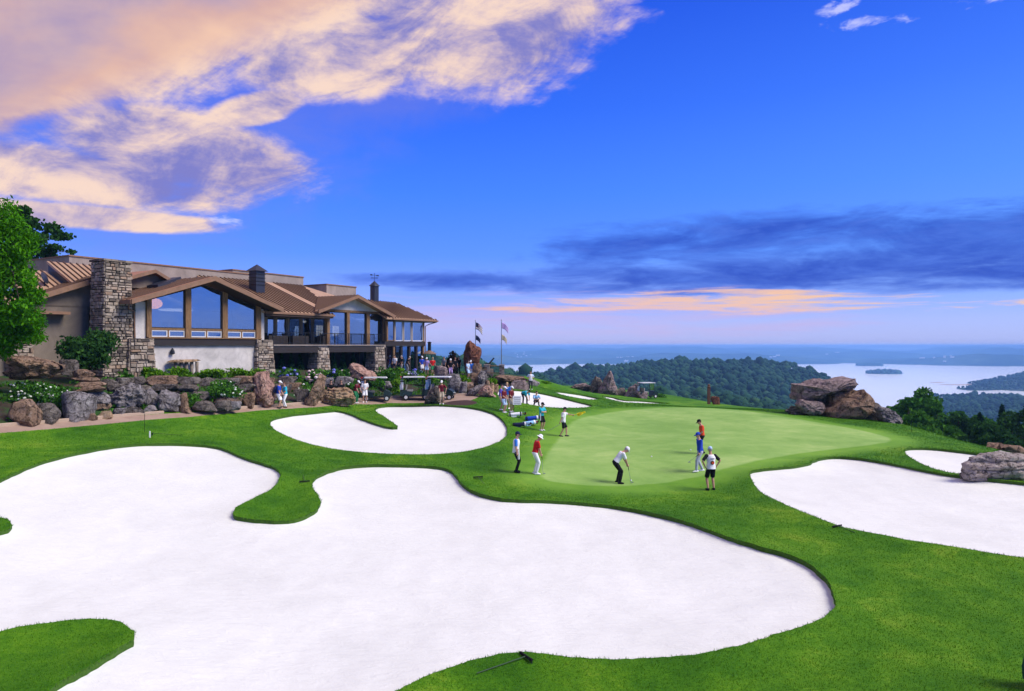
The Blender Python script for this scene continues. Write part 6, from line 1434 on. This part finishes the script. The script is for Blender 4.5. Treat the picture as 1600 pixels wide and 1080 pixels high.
    if bib:
        c = MB(); q = [(-.07, .17, .135)]+[p for p in prof if -.05 <= p[0] <= .44]+[(.47, .135, .105), (.525, .095, .08)]; c.tube([S(T(0, 0, p[0])) for p in q], [((p[1]+.03)*k, (p[2]+.032)*k) for p in q], 18, ex=rl @ Vector(fw)); bb = c.build('bib', CL[bib], e, True)
        if mark:
            c = MB(); c.box(S(T(0, -.165, .36)), (.17*k, .006, .035*k)); c.build('name_strip', CL['navy'], bb)
            c = MB(); c.lathe(S(T(0, -.158, .20)), [(.085*k, -.004), (.085*k, .004)], 18, rot=Matrix.Rotation(R(90), 3, 'X')); c.build('emblem', CL['brown'], bb)
            c = MB(); c.lathe(S(T(.02, -.166, .19)), [(.05*k, -.004), (.05*k, .004)], 14, rot=Matrix.Rotation(R(90), 3, 'X')); c.build('emblem', CL['orange'], bb)
    if towel:
        c = MB(); p = T(*towel); c.add([S(p+Vector(q)) for q in ((-.05, -.06, .18), (.05, .06, .18), (.07, .08, -.28), (-.05, -.07, -.32), (-.08, -.03, .18), (.02, .09, .18), (.04, .11, -.28), (-.08, -.04, -.32))], [(0, 1, 2, 3), (7, 6, 5, 4), (0, 4, 5, 1), (1, 5, 6, 2), (2, 6, 7, 3), (3, 7, 4, 0)]); c.build('towel', CL['white'], e)
    e['_k'] = k
    return e
def wpt(e, v):
    """figure coordinates -> world"""
    k = e['_k']; return Vector(e.location)+Matrix.Rotation(e.rotation_euler.z, 3, 'Z') @ (Vector(v)*k)
def gnd(px, py): return hit(px, py)
def atY(px, Y):
    X = (px-800)/F*Y; return Vector((X, Y, gz(X, Y)))
def bar(name, label, cat, pts, rad, m, parent=None):
    mb = MB(); mb.tube(pts, rad, 6); o = mb.build(name, m, parent)
    if parent is None: tag(o, label, cat)
    return o
M_steel = plain('club_steel', (.32, .33, .35), .35, .5, .8, .1)
def putter(label, grip, head):
    g, hd = Vector(grip), Vector(head); e = empty('putter', hd, 0, label, 'golf club'); d = (g-hd); mb = MB(); mb.tube([(0, 0, .02), d*.72], .007, 6); mb.build('shaft', M_steel, e); mb = MB(); mb.tube([d*.72, d*1.06], [.012, .015], 6); mb.build('grip', CL['black'], e); mb = MB(); mb.box((.04, 0, .02), (.12, .035, .03)); mb.build('head', M_steel, e)
def build_people():
    p1 = person('caddie in white bib, blue shirt and black trousers, hand on hip', gnd(806, 738), 100, 'blue', 'black', 'cap', 'navy', bib='white', hands=((-.27, -.02, 1.02), (.25, .1, .82)), elb=((-1, -.5, 0), (.4, -.6, 0)), shoes='black', towel=(.17, .10, -.05), head=2)
    p2 = person('golfer in red shirt, white bucket hat and white trousers', gnd(836, 741), 80, 'red', 'white', 'bucket_hat', 'white', lean=12, head=26, hands=((-.10, .26, .86), (.10, .27, .84)), shoes='white')
    putter('upright putter held by the golfer in the white bucket hat', wpt(p2, (0, .30, .86)), wpt(p2, (.02, .36, .01)))
    p3 = person('golfer in white shirt and black trousers bent over his putt', gnd(966, 755), 82, 'white', 'black', 'cap', 'white', hair='grey', lean=38, pelvis=(0, -.12, .90), feet=((-.15, 0), (.17, .02)), hands=((-.04, .40, .77), (.05, .42, .73)), elb=((-.8, .2, -.4), (.8, .2, -.4)), head=30, shoes='black')
    putter('putter held behind the ball by the bending golfer', wpt(p3, (0, .43, .74)), wpt(p3, (.05, .55, .01)))
    person('golfer in red shirt and black cap at the back of the trio', gnd(1097, 709), 275, 'orange', 'black', 'cap', 'black', head=24, hands=((-.1, .22, 1.0), (.22, .05, .86)), feet=((-.12, .05), (.14, -.08)), shoes='black')
    p5 = person('golfer in royal blue shirt and patterned grey trousers', gnd(1094, 737), 262, 'royal', 'patt', 'cap', 'royal', hair='dark', long=True, hands=((-.26, .16, .86), (.30, -.18, .92)), feet=((-.10, .22), (.12, -.16)), shoes='white', head=10)
    putter('putter carried low by the golfer in royal blue', wpt(p5, (-.27, .2, .82)), wpt(p5, (-.15, .62, .45)))
    person('caddie seen from behind in white bib and black shorts', gnd(1111, 766), 352, 'black', 'black', 'cap', 'lblue', hair='grey', shorts=True, bib='white', mark=True, hands=((-.26, .03, 1.0), (.26, .03, 1.0)), elb=((-1, -.4, .1), (1, -.4, .1)), feet=((-.13, 0), (.13, .02)), shoes='black', skin='b')
    p7 = person('caddie in white shirt walking with the yellow flag', gnd(880, 682), 92, 'white', 'black', 'cap', 'black', shorts=True, bib='white', hands=((-.1, .62, 1.30), (.26, -.25, .78)), elb=((-.3, 0, -1), (.4, -.8, 0)), feet=((-.08, .2), (.1, -.18)), shoes='dark')
    fl = empty('golf_flagstick', wpt(p7, (-.1, .68, 1.34)), 0, 'yellow golf flag on a black stick held out by the walking caddie', 'flagstick'); q = wpt(p7, (-.1, 1.35, 1.52))-Vector(fl.location); q0 = wpt(p7, (-.1, .35, 1.22))-Vector(fl.location)
    mb = MB(); mb.tube([q0, q], .014, 6); mb.build('stick', CL['yellow'], fl); mb = MB()
    a = q*.25; b_ = q*1.0; vs = []; 
    for i in range(6):
        t = i/5; c0 = a.lerp(b_, t); vs += [c0+Vector((0, .03*math.sin(t*7), .03)), c0+Vector((.03*math.cos(t*6), .05*math.sin(t*7+1), -.13-.05*math.sin(t*5))), c0+Vector((0, .03*math.sin(t*7)+.012, .03)), c0+Vector((.03*math.cos(t*6), .05*math.sin(t*7+1)+.012, -.13-.05*math.sin(t*5)))]
    mb.add(vs, [f for i in range(5) for f in ((i*4, i*4+1, i*4+5, i*4+4), (i*4+6, i*4+7, i*4+3, i*4+2), (i*4, i*4+4, i*4+6, i*4+2), (i*4+1, i*4+3, i*4+7, i*4+5))]); mb.build('flag', CL['yellow'], fl)
    bar('putter', 'thin putter trailing low behind the walking caddie', 'golf club', [wpt(p7, (.27, -.2, .78)), wpt(p7, (.3, -.95, .36))], .011, M_steel)
    person('caddie in turquoise shirt with arms crossed and white towel', gnd(846, 673), 135, 'turq', 'black', 'cap', 'black', shorts=True, hands=((.10, .20, 1.20), (-.10, .23, 1.17)), elb=((-.6, .5, -.5), (.6, .5, -.5)), towel=(.19, .06, 0), shoes='white')
    person('golfer in pale blue shirt crouching on the bunker edge', gnd(838, 634), 165, 'sky', 'dark', None, hair='dark', lean=22, pelvis=(0, -.18, .34), feet=((-.20, 0), (.20, .02)), hands=((-.12, .36, .55), (.12, .36, .52)), shoes='black', head=-6)
    person('golfer in turquoise shirt bending down at the back bunker', gnd(820, 632), 140, 'turq', 'dark', None, hair='dark', lean=82, pelvis=(0, -.18, .88), feet=((-.22, 0), (.24, .05)), hands=((-.10, .42, .42), (.08, .44, .40)), shoes='dark', head=10)
    person('marshal in maroon shirt and light blue shorts with white cap', gnd(787, 645), 120, 'maroon', 'lblue', 'cap', 'white', shorts=True, hands=((-.05, .28, 1.02), (.12, .28, 1.0)), towel=(.0, .17, -.12))
    p = person('marshal in maroon shirt holding the white score sign', gnd(798, 644), 130, 'maroon', 'khaki', 'cap', 'white', shorts=True, hands=((-.05, .3, 1.05), (.12, .3, .98)))
    sg = empty('score_sign', wpt(p, (.1, .36, .0)), R(8), 'white score sign with dark lines on a pole by the maroon shirts', 'sign'); mb = MB(); mb.box((.22, 0, .82), (.58, .03, .60)); mb.build('board', CL['white'], sg)
    for z in (1.0, .86, .72, .6): MB().box((.22, -.02, z), (.44, .008, .03)).build('score_line', CL['grey'], sg)
    MB().tube([(.0, 0.04, 0), (.0, .04, 1.3)], .018, 6).build('pole', CL['black'], sg)
    person('spectator in purple shirt behind the maroon marshals, left', gnd(782, 641), 100, 'purple', 'khaki', None, hair='dark', shorts=True)
    person('spectator in blue shirt with fair hair behind the maroon marshals', gnd(793, 639), 200, 'blue', 'khaki', None, hair='blond', shorts=True, h=1.86)
    pc = person('caddie in white bib with a golf bag at the crest', gnd(829, 609), 175, 'lblue', 'dark', None, hair='dark', bib='white', hands=((-.2, .2, 1.15), (.2, .2, 1.15)), near=False)
    p = person('man in blue shirt, white cap and shorts with a backpack', gnd(435, 638), 88, 'royal', 'white', 'cap', 'white', shorts=True, hands=((-.15, .24, .95), (.2, .18, .9)), shoes='dark')
    bp = empty('backpack', wpt(p, (0, -.2, 1.2)), p.rotation_euler.z, 'dark blue backpack on the man of the path couple', 'backpack'); mb = MB(); mb.ball((0, 0, 0), (.17, .11, .25), 3); mb.build('bag', CL['navy'], bp, True); mb = MB(); mb.ball((0, -.08, -.08), (.12, .06, .12), 2); mb.build('pocket', CL['navy'], bp, True)
    for s in (-1, 1): MB().tube([(s*.1, .07, .2), (s*.11, .22, .26), (s*.12, .34, .15), (s*.13, .3, -.05), (s*.12, .08, -.18)], .016, 6).build('strap', CL['navy'], bp)
    person('woman in turquoise top and white trousers on the path', gnd(446, 637), 235, 'turq', 'white', None, hair='brown', h=1.66, hands=((-.12, .25, .98), (.12, .25, .98)), shoes='brown')
    person('man in maroon shirt and white cap leaning at the first cart', gnd(556, 630), 115, 'maroon', 'green', 'cap', 'white', lean=26, hands=((-.15, .42, .8), (.18, .4, .78)), pelvis=(0, -.1, .93))
    person('man in white polo and white shorts facing out by the first cart', gnd(570, 629), 165, 'white', 'white', None, hair='brown', shorts=True, hands=((-.1, .25, 1.05), (.12, .25, 1.02)))
    for px, lab, hr_ in ((517, 'spectator in dark top seated behind the tan boulder, left one', 'dark'), (533, 'spectator in black top seated behind the tan boulder, right one', 'brown')):
        q = atY(px, 51.6); q.z = CZ-(612-540)/F*51.6-.45
        st_ = MB(); person(lab, q, 160, 'black', 'dark', None, hair=hr_, pelvis=(0, -.1, .5), lean=10, feet=((-.12, .38), (.12, .38)), hands=((-.08, .32, .66), (.1, .32, .66)))
    p = person('man in maroon shirt and white bib leaning on the dark boulder', gnd(690, 632), 175, 'maroon', 'khaki', 'cap', 'white', shorts=True, hands=((-.3, .1, .95), (.12, .3, .85)), elb=((-1, 0, 0), (.5, -.5, 0)))
    bar('walking_stick', 'thin stick held by the man at the dark boulder', 'stick', [wpt(p, (.12, .34, .98)), wpt(p, (.1, .42, 0))], .014, CL['khaki'])
    T = [(617, 66.4, 'white', 'dark', None, 'dark', 0, 200, 'terrace guest in white shirt nearest the right stone pier'), (628, 66.8, 'black', 'grey', None, 'grey', 0, 240, 'terrace guest in black with grey hair'), (635, 67.0, 'black', 'grey', None, 'grey', 28, 60, 'terrace guest in black bending forward'), (659, 68, 'royal', 'white', 'cap', 'brown', 0, 150, 'terrace guest in blue shirt with white cap and shorts'),
         (667, 67.5, 'lilac', 'lblue', 'cap', 'brown', 0, 190, 'terrace guest in lilac shirt with white cap'), (676, 68, 'red', 'green', None, 'blond', 0, 160, 'blond terrace guest in red shirt'), (694, 70, 'grey', 'dark', None, 'dark', 0, 200, 'terrace guest in grey beside the dark-leaved tree'), (704, 67.5, 'black', 'lilac', 'cap', 'grey', 0, 170, 'terrace guest in black top with white cap'),
         (711, 69, 'black', 'black', None, 'brown', 0, 150, 'terrace guest all in black, left of two'), (717, 70, 'black', 'black', None, 'dark', 0, 200, 'taller terrace guest all in black, right of two'), (731, 67.5, 'lblue', 'lblue', None, 'brown', 0, 120, 'terrace guest in pale blue before the rust slab'), (736, 67.8, 'blue', 'white', 'cap', 'brown', 0, 200, 'terrace guest in bright blue shirt before the rust slab')]
    for px, Yq, s, l, ht, hr_, ln, fc, lab in T:
        person(lab, atY(px, Yq), fc, s, l, ht, 'white', hair=hr_, lean=ln, shorts=l in ('white', 'lblue', 'green'), near=False, group='guests on the terrace', h=random.uniform(1.68, 1.82), hands=((-.22, .15, .9), (.18, .22, .98)))
build_people()

# ------------------------------------------------------------------ golf carts
M_cart = plain('cart_green', (.012, .03, .03), .3, .5, 0, .1); M_tyre = plain('tyre', (.012, .012, .012), .8); M_seatm = plain('cart_seat', (.32, .30, .26), .6); M_roofw = plain('cart_roof', (.66, .66, .65), .4, var=.05); M_plast = plain('black_plastic', (.02, .02, .022), .5)
def shield_fn(N):
    t = N.new('ShaderNodeBsdfTransparent'); N.put(t.inputs[0], (.75, .8, .85)); g = N.new('ShaderNodeBsdfGlossy'); g.inputs['Roughness'].default_value = .05; m = N.new('ShaderNodeMixShader'); m.inputs[0].default_value = .3; N.l.new(t.outputs[0], m.inputs[1]); N.l.new(g.outputs[0], m.inputs[2]); return m.outputs[0]
M_shield = mat('windshield', shield_fn)
def cart(label, at, face, bags=('navy', 'sky'), towel=True, full=True):
    e = empty('golf_cart', at, -R(face), label, 'golf cart', 'golf carts'); side = lambda y, z, x: (x, y, z)
    ext = lambda nm, poly, x0, x1, m, par=None: MB().prism(poly, side, x0, x1).build(nm, m, par or e)
    ext('floor', [(-1.0, .28), (1.0, .28), (1.0, .34), (-1.0, .34)], -.55, .55, M_plast)
    body = ext('rear_body', [(-1.15, .34), (-.25, .34), (-.18, .62), (-.35, .70), (-1.0, .78), (-1.18, .66)], -.58, .58, M_cart)
    ext('front_cowl', [(.55, .34), (1.12, .34), (1.18, .52), (1.05, .74), (.72, .88), (.62, .86)], -.56, .56, M_cart)
    for sx in (-.3, .3): MB().ball((sx, 1.13, .56), (.09, .05, .06), 2).build('headlight', M_shield, e, True)
    MB().box((0, -.38, .76), (1.02, .5, .13)).build('seat', M_seatm, e); MB().box((0, -.66, 1.03), (1.02, .10, .42), Euler((R(-10), 0, 0)).to_matrix()).build('backrest', M_seatm, e)
    r_ = MB(); r_.prism([(-.95, 1.80), (-.9, 1.87), (.75, 1.87), (.85, 1.80)], side, -.62, .62); r_.build('roof', M_roofw, e)
    for sx in (-.54, .54):
        MB().tube([(sx, .72, .85), (sx, .60, 1.8)], .02, 6).build('roof_strut', M_plast, e); MB().tube([(sx, -.78, .75), (sx, -.82, 1.8)], .02, 6).build('roof_strut', M_plast, e)
    MB().add([(-.52, .73, .88), (.52, .73, .88), (.52, .62, 1.74), (-.52, .62, 1.74), (-.52, .745, .88), (.52, .745, .88), (.52, .635, 1.74), (-.52, .635, 1.74)], [(0, 1, 2, 3), (7, 6, 5, 4), (0, 4, 5, 1), (2, 6, 7, 3), (1, 5, 6, 2), (0, 3, 7, 4)]).build('windshield', M_shield, e)
    mb = MB(); mb.tube([(-.25, .62, .80), (-.25, .28, 1.02)], .02, 6); sw = mb.build('steering_column', M_plast, e); mb = MB(); c = Vector((-.25, .27, 1.03)); rm = Euler((R(-55), 0, 0)).to_matrix(); mb.tube([c+rm @ Vector((.17*math.cos(a), .17*math.sin(a), 0)) for a in np.linspace(0, 6.2832, 17)], .014, 6, cap=False); mb.build('steering_wheel', M_plast, sw)
    for sx in (-.52, .52):
        for sy in (-.72, .82):
            mb = MB(); rot = Matrix.Rotation(R(90), 3, 'Y'); mb.lathe((sx, sy, .23), [(.14, -.09), (.22, -.09), (.23, -.05), (.23, .05), (.22, .09), (.14, .09)], 18, rot=rot); w = mb.build('wheel', M_tyre, e, False)
            mb = MB(); mb.lathe((sx, sy, .23), [(.02, -.096), (.13, -.094), (.14, -.08), (.14, .08), (.13, .094), (.02, .096)], 14, rot=rot); mb.build('rim', M_roofw, w)
    for i, bcol in enumerate(bags): golf_bag('golf bag in %s strapped behind the seat of %s' % ({'navy': 'dark blue', 'sky': 'pale blue', 'white': 'white', 'black': 'black', 'royal': 'bright blue', 'green': 'green'}[bcol], label.split(',')[0]), wcart(e, (-.24+.48*i, -1.02, .72)), (0, 0, 1), bcol, face, .84)
    if towel:
        MB().box((0, -.9, 1.35), (1.0, .03, .62)).build('rear_screen', CL['lblue'], e)
    return e
def wcart(e, v): return Vector(e.location)+Matrix.Rotation(e.rotation_euler.z, 3, 'Z') @ Vector(v)
def golf_bag(label, at, axis, col, face=0, L=.86, group=None):
    """bag with pockets, strap and club heads; axis points from the base to the mouth"""
    e = empty('golf_bag', at, 0, label, 'golf bag', group); q = Vector(axis).normalized().to_track_quat('Z', 'Y'); e.rotation_mode = 'QUATERNION'; e.rotation_quaternion = q
    mb = MB(); mb.lathe((0, 0, 0), [(.10, 0), (.125, .03), (.115, .3), (.12, .6), (.135, L-.06), (.14, L), (.12, L), (.11, L-.05)], 16); b = mb.build('bag', CL[col], e, True)
    MB().box((0, -.13, .32), (.17, .09, .36)).build('pocket', CL[col], b); MB().box((.12, 0, .3), (.07, .16, .42)).build('pocket', CL['white'], b); MB().lathe((0, 0, .03), [(.128, 0), (.13, .05), (.128, .08)], 16).build('base', CL['black'], b)
    MB().lathe((0, 0, L-.12), [(.138, 0), (.142, .04), (.138, .1)], 16).build('collar', CL['white' if col != 'white' else 'black'], b)
    MB().tube([(0, -.13, L-.1), (-.08, -.26, L*.7), (-.06, -.24, L*.4), (0, -.14, L*.22)], .018, 6).build('strap', CL['black'], e)
    for i in range(7):
        a = i*.9; r = .06+.02*(i % 2); x, y = r*math.cos(a), r*math.sin(a); h = L+random.uniform(.1, .28); mb = MB(); mb.tube([(x, y, L-.2), (x*1.4, y*1.4, h)], .006, 5)
        if i % 3 == 0: mb.ball((x*1.4, y*1.4, h+.03), (.05, .05, .07), 2)
        else: mb.box((x*1.4+.03, y*1.4, h), (.08, .02, .04))
        mb.build('club', M_steel if i % 3 else CL['red' if i == 0 else 'black'], e)
    return e
cart('first golf cart, beside the tan boulder, with two people at its rear', gnd(588, 626.5), 82, ('navy', 'sky'))
cart('second golf cart, parked alone in the middle of the row', gnd(648, 624.5), 80, ('black', 'white'), towel=False)
cart('third golf cart, half hidden behind the dark boulder', gnd(688, 624.5), 95, ('royal', 'sky'))
cart('far golf cart, beyond the green beside the wedge rock', atY(1011, 84), 70, ('white',), towel=False)
def lying(px, py, ang, col, lab):
    p = gnd(px, py); p.z += .12; golf_bag(lab, p, (math.cos(R(ang)), math.sin(R(ang)), .06), col, 0, .86, 'golf bags lying on the grass')
lying(795, 651, 8, 'white', 'white and black golf bag lying on the grass beside the middle bunker'); lying(821, 657, 14, 'royal', 'bright blue golf bag lying behind the pale blue one'); lying(817, 665, 25, 'sky', 'pale blue golf bag lying on the grass'); lying(801, 667, 5, 'navy', 'dark blue golf bag lying nearest to the middle bunker')

# ------------------------------------------------------------------ rakes, stakes, balls
def rake(label, hp, tp, m=CL['black'], head_len=.40):
    a, b = gnd(*hp), gnd(*tp); e = empty('bunker_rake', a, 0, label, 'rake', 'bunker rakes'); d = (b-a); up = Vector((0, 0, .13)); mb = MB(); L = d.length; d = d*min(1, 1.9/L) if L > 1.9 else d
    mb.tube([up, d+up*.7], .010, 6); mb.build('handle', plain('rake_handle', (.03, .07, .03), .6), e); s = Vector((d.y, -d.x, 0)).normalized(); mb = MB(); mb.tube([up-s*head_len/2, up+s*head_len/2], 0.022, 8); hd = mb.build('head', m, e); mb = MB()
    for k in np.linspace(-.48, .48, 13): mb.tube([up+s*head_len*k, up+s*head_len*k-Vector((0, 0, .1))], .009, 5)
    tag(mb.build('teeth', m, hd), kind='stuff')
rake('black rake on the grass at the front edge of the big bunker', (822, 1036), (745, 1060)); rake('rake lying on the grass between the bunker and the putting green', (747, 750), (757, 760)); rake('rake on the grass neck between the two lobes of the big bunker', (476, 757), (474, 746)); rake('rake lying along the near edge of the right bunker', (1308, 828), (1336, 837)); rake('rake lying on the grass near the white stake at left', (238, 681), (285, 683), head_len=.3)
bar('white_stake', 'short white stake in the grass above the big bunker', 'stake', [gnd(234, 684)-Vector((0, 0, .1)), gnd(234, 684)+Vector((0, 0, .32))], .035, CL['white'])
for px, py, l in ((226, 676, 'thin dark rope stake beside the path at left'), (1424, 676, 'thin dark stake on the edge right of the rock pile')): bar('rope_stake', l, 'stake', [gnd(px, py), gnd(px, py)+Vector((0, 0, .95))], .012, CL['black'])
for px, py, l in ((1018, 714.5, 'white golf ball in the middle of the green'), (986, 752, 'golf ball in front of the putter'), (1079, 704, 'white golf ball near the golfer in royal blue')):
    p = gnd(px, py); mb = MB(); mb.ball((0, 0, .03), .034, 3); o = mb.build('golf_ball', CL['white'], None, True); o.location = p; tag(o, l, 'golf ball')

# ------------------------------------------------------------------ flags, cannon, outdoor fireplace, marker post
def flagpole(label, px, Yq, ytop, flags):
    b = atY(px, Yq); top = CZ-(ytop-540)/F*Yq-b.z; e = empty('flagpole', b, 0, label, 'flagpole'); mb = MB(); mb.tube([(0, 0, -.2), (0, 0, top)], [.06, .03], 8); mb.ball((0, 0, top+.05), .06, 2); mb.build('pole', M_steel, e)
    for (y0, y1, w, m1, m2) in flags:
        z0 = CZ-(y0-540)/F*Yq-b.z; hgt = (y1-y0)/F*Yq; n, r = 10, 7; vs = []; 
        for i in range(n+1):
            t = i/n
            for j in range(r+1): vs.append((.04+w*t*.8, .10*math.sin(t*7+j*.25)*t+.15*t, z0-(j/r)*hgt*.62-t*t*hgt*.55))
        fs = [(i*(r+1)+j, (i+1)*(r+1)+j, (i+1)*(r+1)+j+1, i*(r+1)+j+1) for i in range(n) for j in range(r)]; mi = [0 if (j % 2 == 0 or (i < 4 and j < 4 and False)) else 1 for i in range(n) for j in range(r)]; mi = [2 if (i < 4 and j < 4) else v for v, (i, j) in zip(mi, [(i, j) for i in range(n) for j in range(r)])]
        o = mesh('flag', vs, fs, None, e, True, mats=[m1, m2, CL['navy'] if m1 is not m2 else m1], mi=mi); so = o.modifiers.new('s', 'SOLIDIFY'); so.thickness = .01
flagpole('left flagpole with a striped flag above a small dark flag', 743, 76, 502, [(504, 521, .85, CL['maroon'], CL['white']), (524, 536, .6, CL['navy'], CL['navy'])])
flagpole('right flagpole with a pale flag above a cream flag', 783.5, 74, 501, [(504, 519, .85, CL['lilac'], CL['lilac']), (523, 536, .65, CL['khaki'], CL['khaki'])])
def cannon():
    b = atY(762, 71); b.z += .75; e = empty('cannon', b, -R(70), 'black cannon pointing up and right over the terrace edge', 'cannon'); d = Vector((0, .55, .62)).normalized(); mb = MB(); o = Vector((0, 0, .35)); mb.tube([o-d*.4, o-d*.3, o, o+d*.5, o+d*.95, o+d*1.0], [.08, .13, .12, .09, .075, .09], 12); mb.build('barrel', M_black, e)
    for s in (-.3, .3):
        mb = MB(); mb.lathe((s, 0, .3), [(.24, -.03), (.3, -.03), (.3, .03), (.24, .03)], 18, rot=Matrix.Rotation(R(90), 3, 'Y'))
        for k in range(4): a = k*math.pi/4; mb.tube([(s, -.27*math.cos(a), .3-.27*math.sin(a)), (s, .27*math.cos(a), .3+.27*math.sin(a))], .018, 5)
        mb.build('wheel', M_black, e)
    MB().box((0, -.25, .2), (.36, .9, .14), Euler((R(16), 0, 0)).to_matrix()).build('carriage', M_black, e)
    pl = MB(); c = atY(762, 71)
    pl.box((c.x, c.y, c.z+.3), (1.1, .8, .9), None, .5); tag(pl.build('stone_plinth', M_stone), 'low stone plinth under the black cannon', 'plinth')
cannon()
def fireplace():
    b = atY(671, 71.5); e = empty('outdoor_fireplace', b, 0, 'black outdoor fireplace with tall flue by the clubhouse corner', 'fireplace'); z = lambda py: CZ-(py-540)/F*71.5-b.z
    MB().tube([(0, 0, z(551)), (0, 0, z(536))], .17, 10).build('flue', M_black, e); MB().lathe((0, 0, z(536)), [(.2, 0), (.22, .06), (.05, .14)], 12).build('flue_cap', M_black, e); MB().lathe((0, 0, z(553.5)), [(.72, 0), (.72, .05), (.18, .36)], 16).build('hood', plain('copper_hood', (.26, .17, .12), .5, .4, .4), e)
    mb = MB()
    for a in range(4): mb.tube([(.55*math.cos(a*1.57+.4), .55*math.sin(a*1.57+.4), .5), (.6*math.cos(a*1.57+.4), .6*math.sin(a*1.57+.4), z(553))], .03, 6)
    mb.build('legs', M_black, e); MB().lathe((0, 0, -.1), [(.85, 0), (.85, .6), (.7, .62), (.6, .45)], 16, .4).build('hearth', M_stone, e)
fireplace()
def marker():
    b = atY(1112, 79); e = empty('tee_marker', b, 0, 'brown marker post with a square stone beyond the green', 'marker'); MB().box((-.32, 0, .9), (.3, .25, 1.9)).build('post', plain('rust_post', (.14, .06, .04), .8), e); MB().lathe((-.32, 0, 1.85), [(.16, 0), (.2, .1), (.1, .2), (.16, .3), (.04, .42)], 10).build('finial', plain('rust_post', (.14, .06, .04)), e)
    v, f = hull_rock(901, 3, 8); o = mesh('stone', [(p[0]*1.0+.42, p[1]*.5, p[2]*1.1+.35) for p in v], f, ROCK['rust'], e, True)
marker()
def ledge():
    p = L2W(2.3, .45, 0); e = empty('stone_ledge', (p.x, p.y, 3.6), R(TH), 'pale stone ledge on short legs against the pale wall', 'ledge'); v, f = hull_rock(77, 3, 7, .04); mesh('slab', [(q[0]*2.5, q[1]*.8, q[2]*.2+1.45) for q in v], f, ROCK['tan'], e, True)
    for x in (-.75, -.35, .05, .45, .85): MB().lathe((x, 0, 0), [(.13, .2), (.10, .8), (.12, 1.36)], 9, .3).build('leg', M_stone, e, True)
ledge()
def parasol():
    p = gnd(1622, 1075); e = empty('folded_parasol', p, 0, 'dark green folded parasol cut by the right frame edge', 'parasol'); MB().tube([(0, 0, 0), (0, 0, 1.4)], .02, 8).build('pole', M_black, e)
    n = 16; pr = [(.19, .12), (.20, .35), (.13, .8), (.05, 1.22), (.02, 1.3)]; vs = [(r*(1+.18*(k % 2))*math.cos(6.2832*k/n), r*(1+.18*(k % 2))*math.sin(6.2832*k/n), z) for r, z in pr for k in range(n)]
    MB().add(vs, [(i*n+k, i*n+(k+1) % n, (i+1)*n+(k+1) % n, (i+1)*n+k) for i in range(4) for k in range(n)]+[tuple(range(n-1, -1, -1))]).build('canopy', plain('parasol_green', (.004, .05, .045), .7), e)
parasol()
# patio furniture on the balcony
def patio(s, lab):
    p = L2W(s, -1.9, 6.09); e = empty('patio_chair', p, R(TH)+random.uniform(-.6, .6), lab, 'chair', 'chairs on the balcony'); MB().box((0, 0, .45), (.5, .5, .05)).build('seat', M_black, e); MB().box((0, .24, .75), (.5, .04, .55)).build('backrest', M_black, e)
    for sx in (-.22, .22):
        for sy in (-.22, .22): MB().box((sx, sy, .22), (.035, .035, .44)).build('leg', M_black, e)
for i, s in enumerate((11.2, 13.0, 14.8, 17.2, 19.4, 21.6)): patio(s, '%s black patio chair on the balcony from the left' % ['first', 'second', 'third', 'fourth', 'fifth', 'sixth'][i])

for o in bpy.data.objects:
    if '_k' in o: del o['_k']
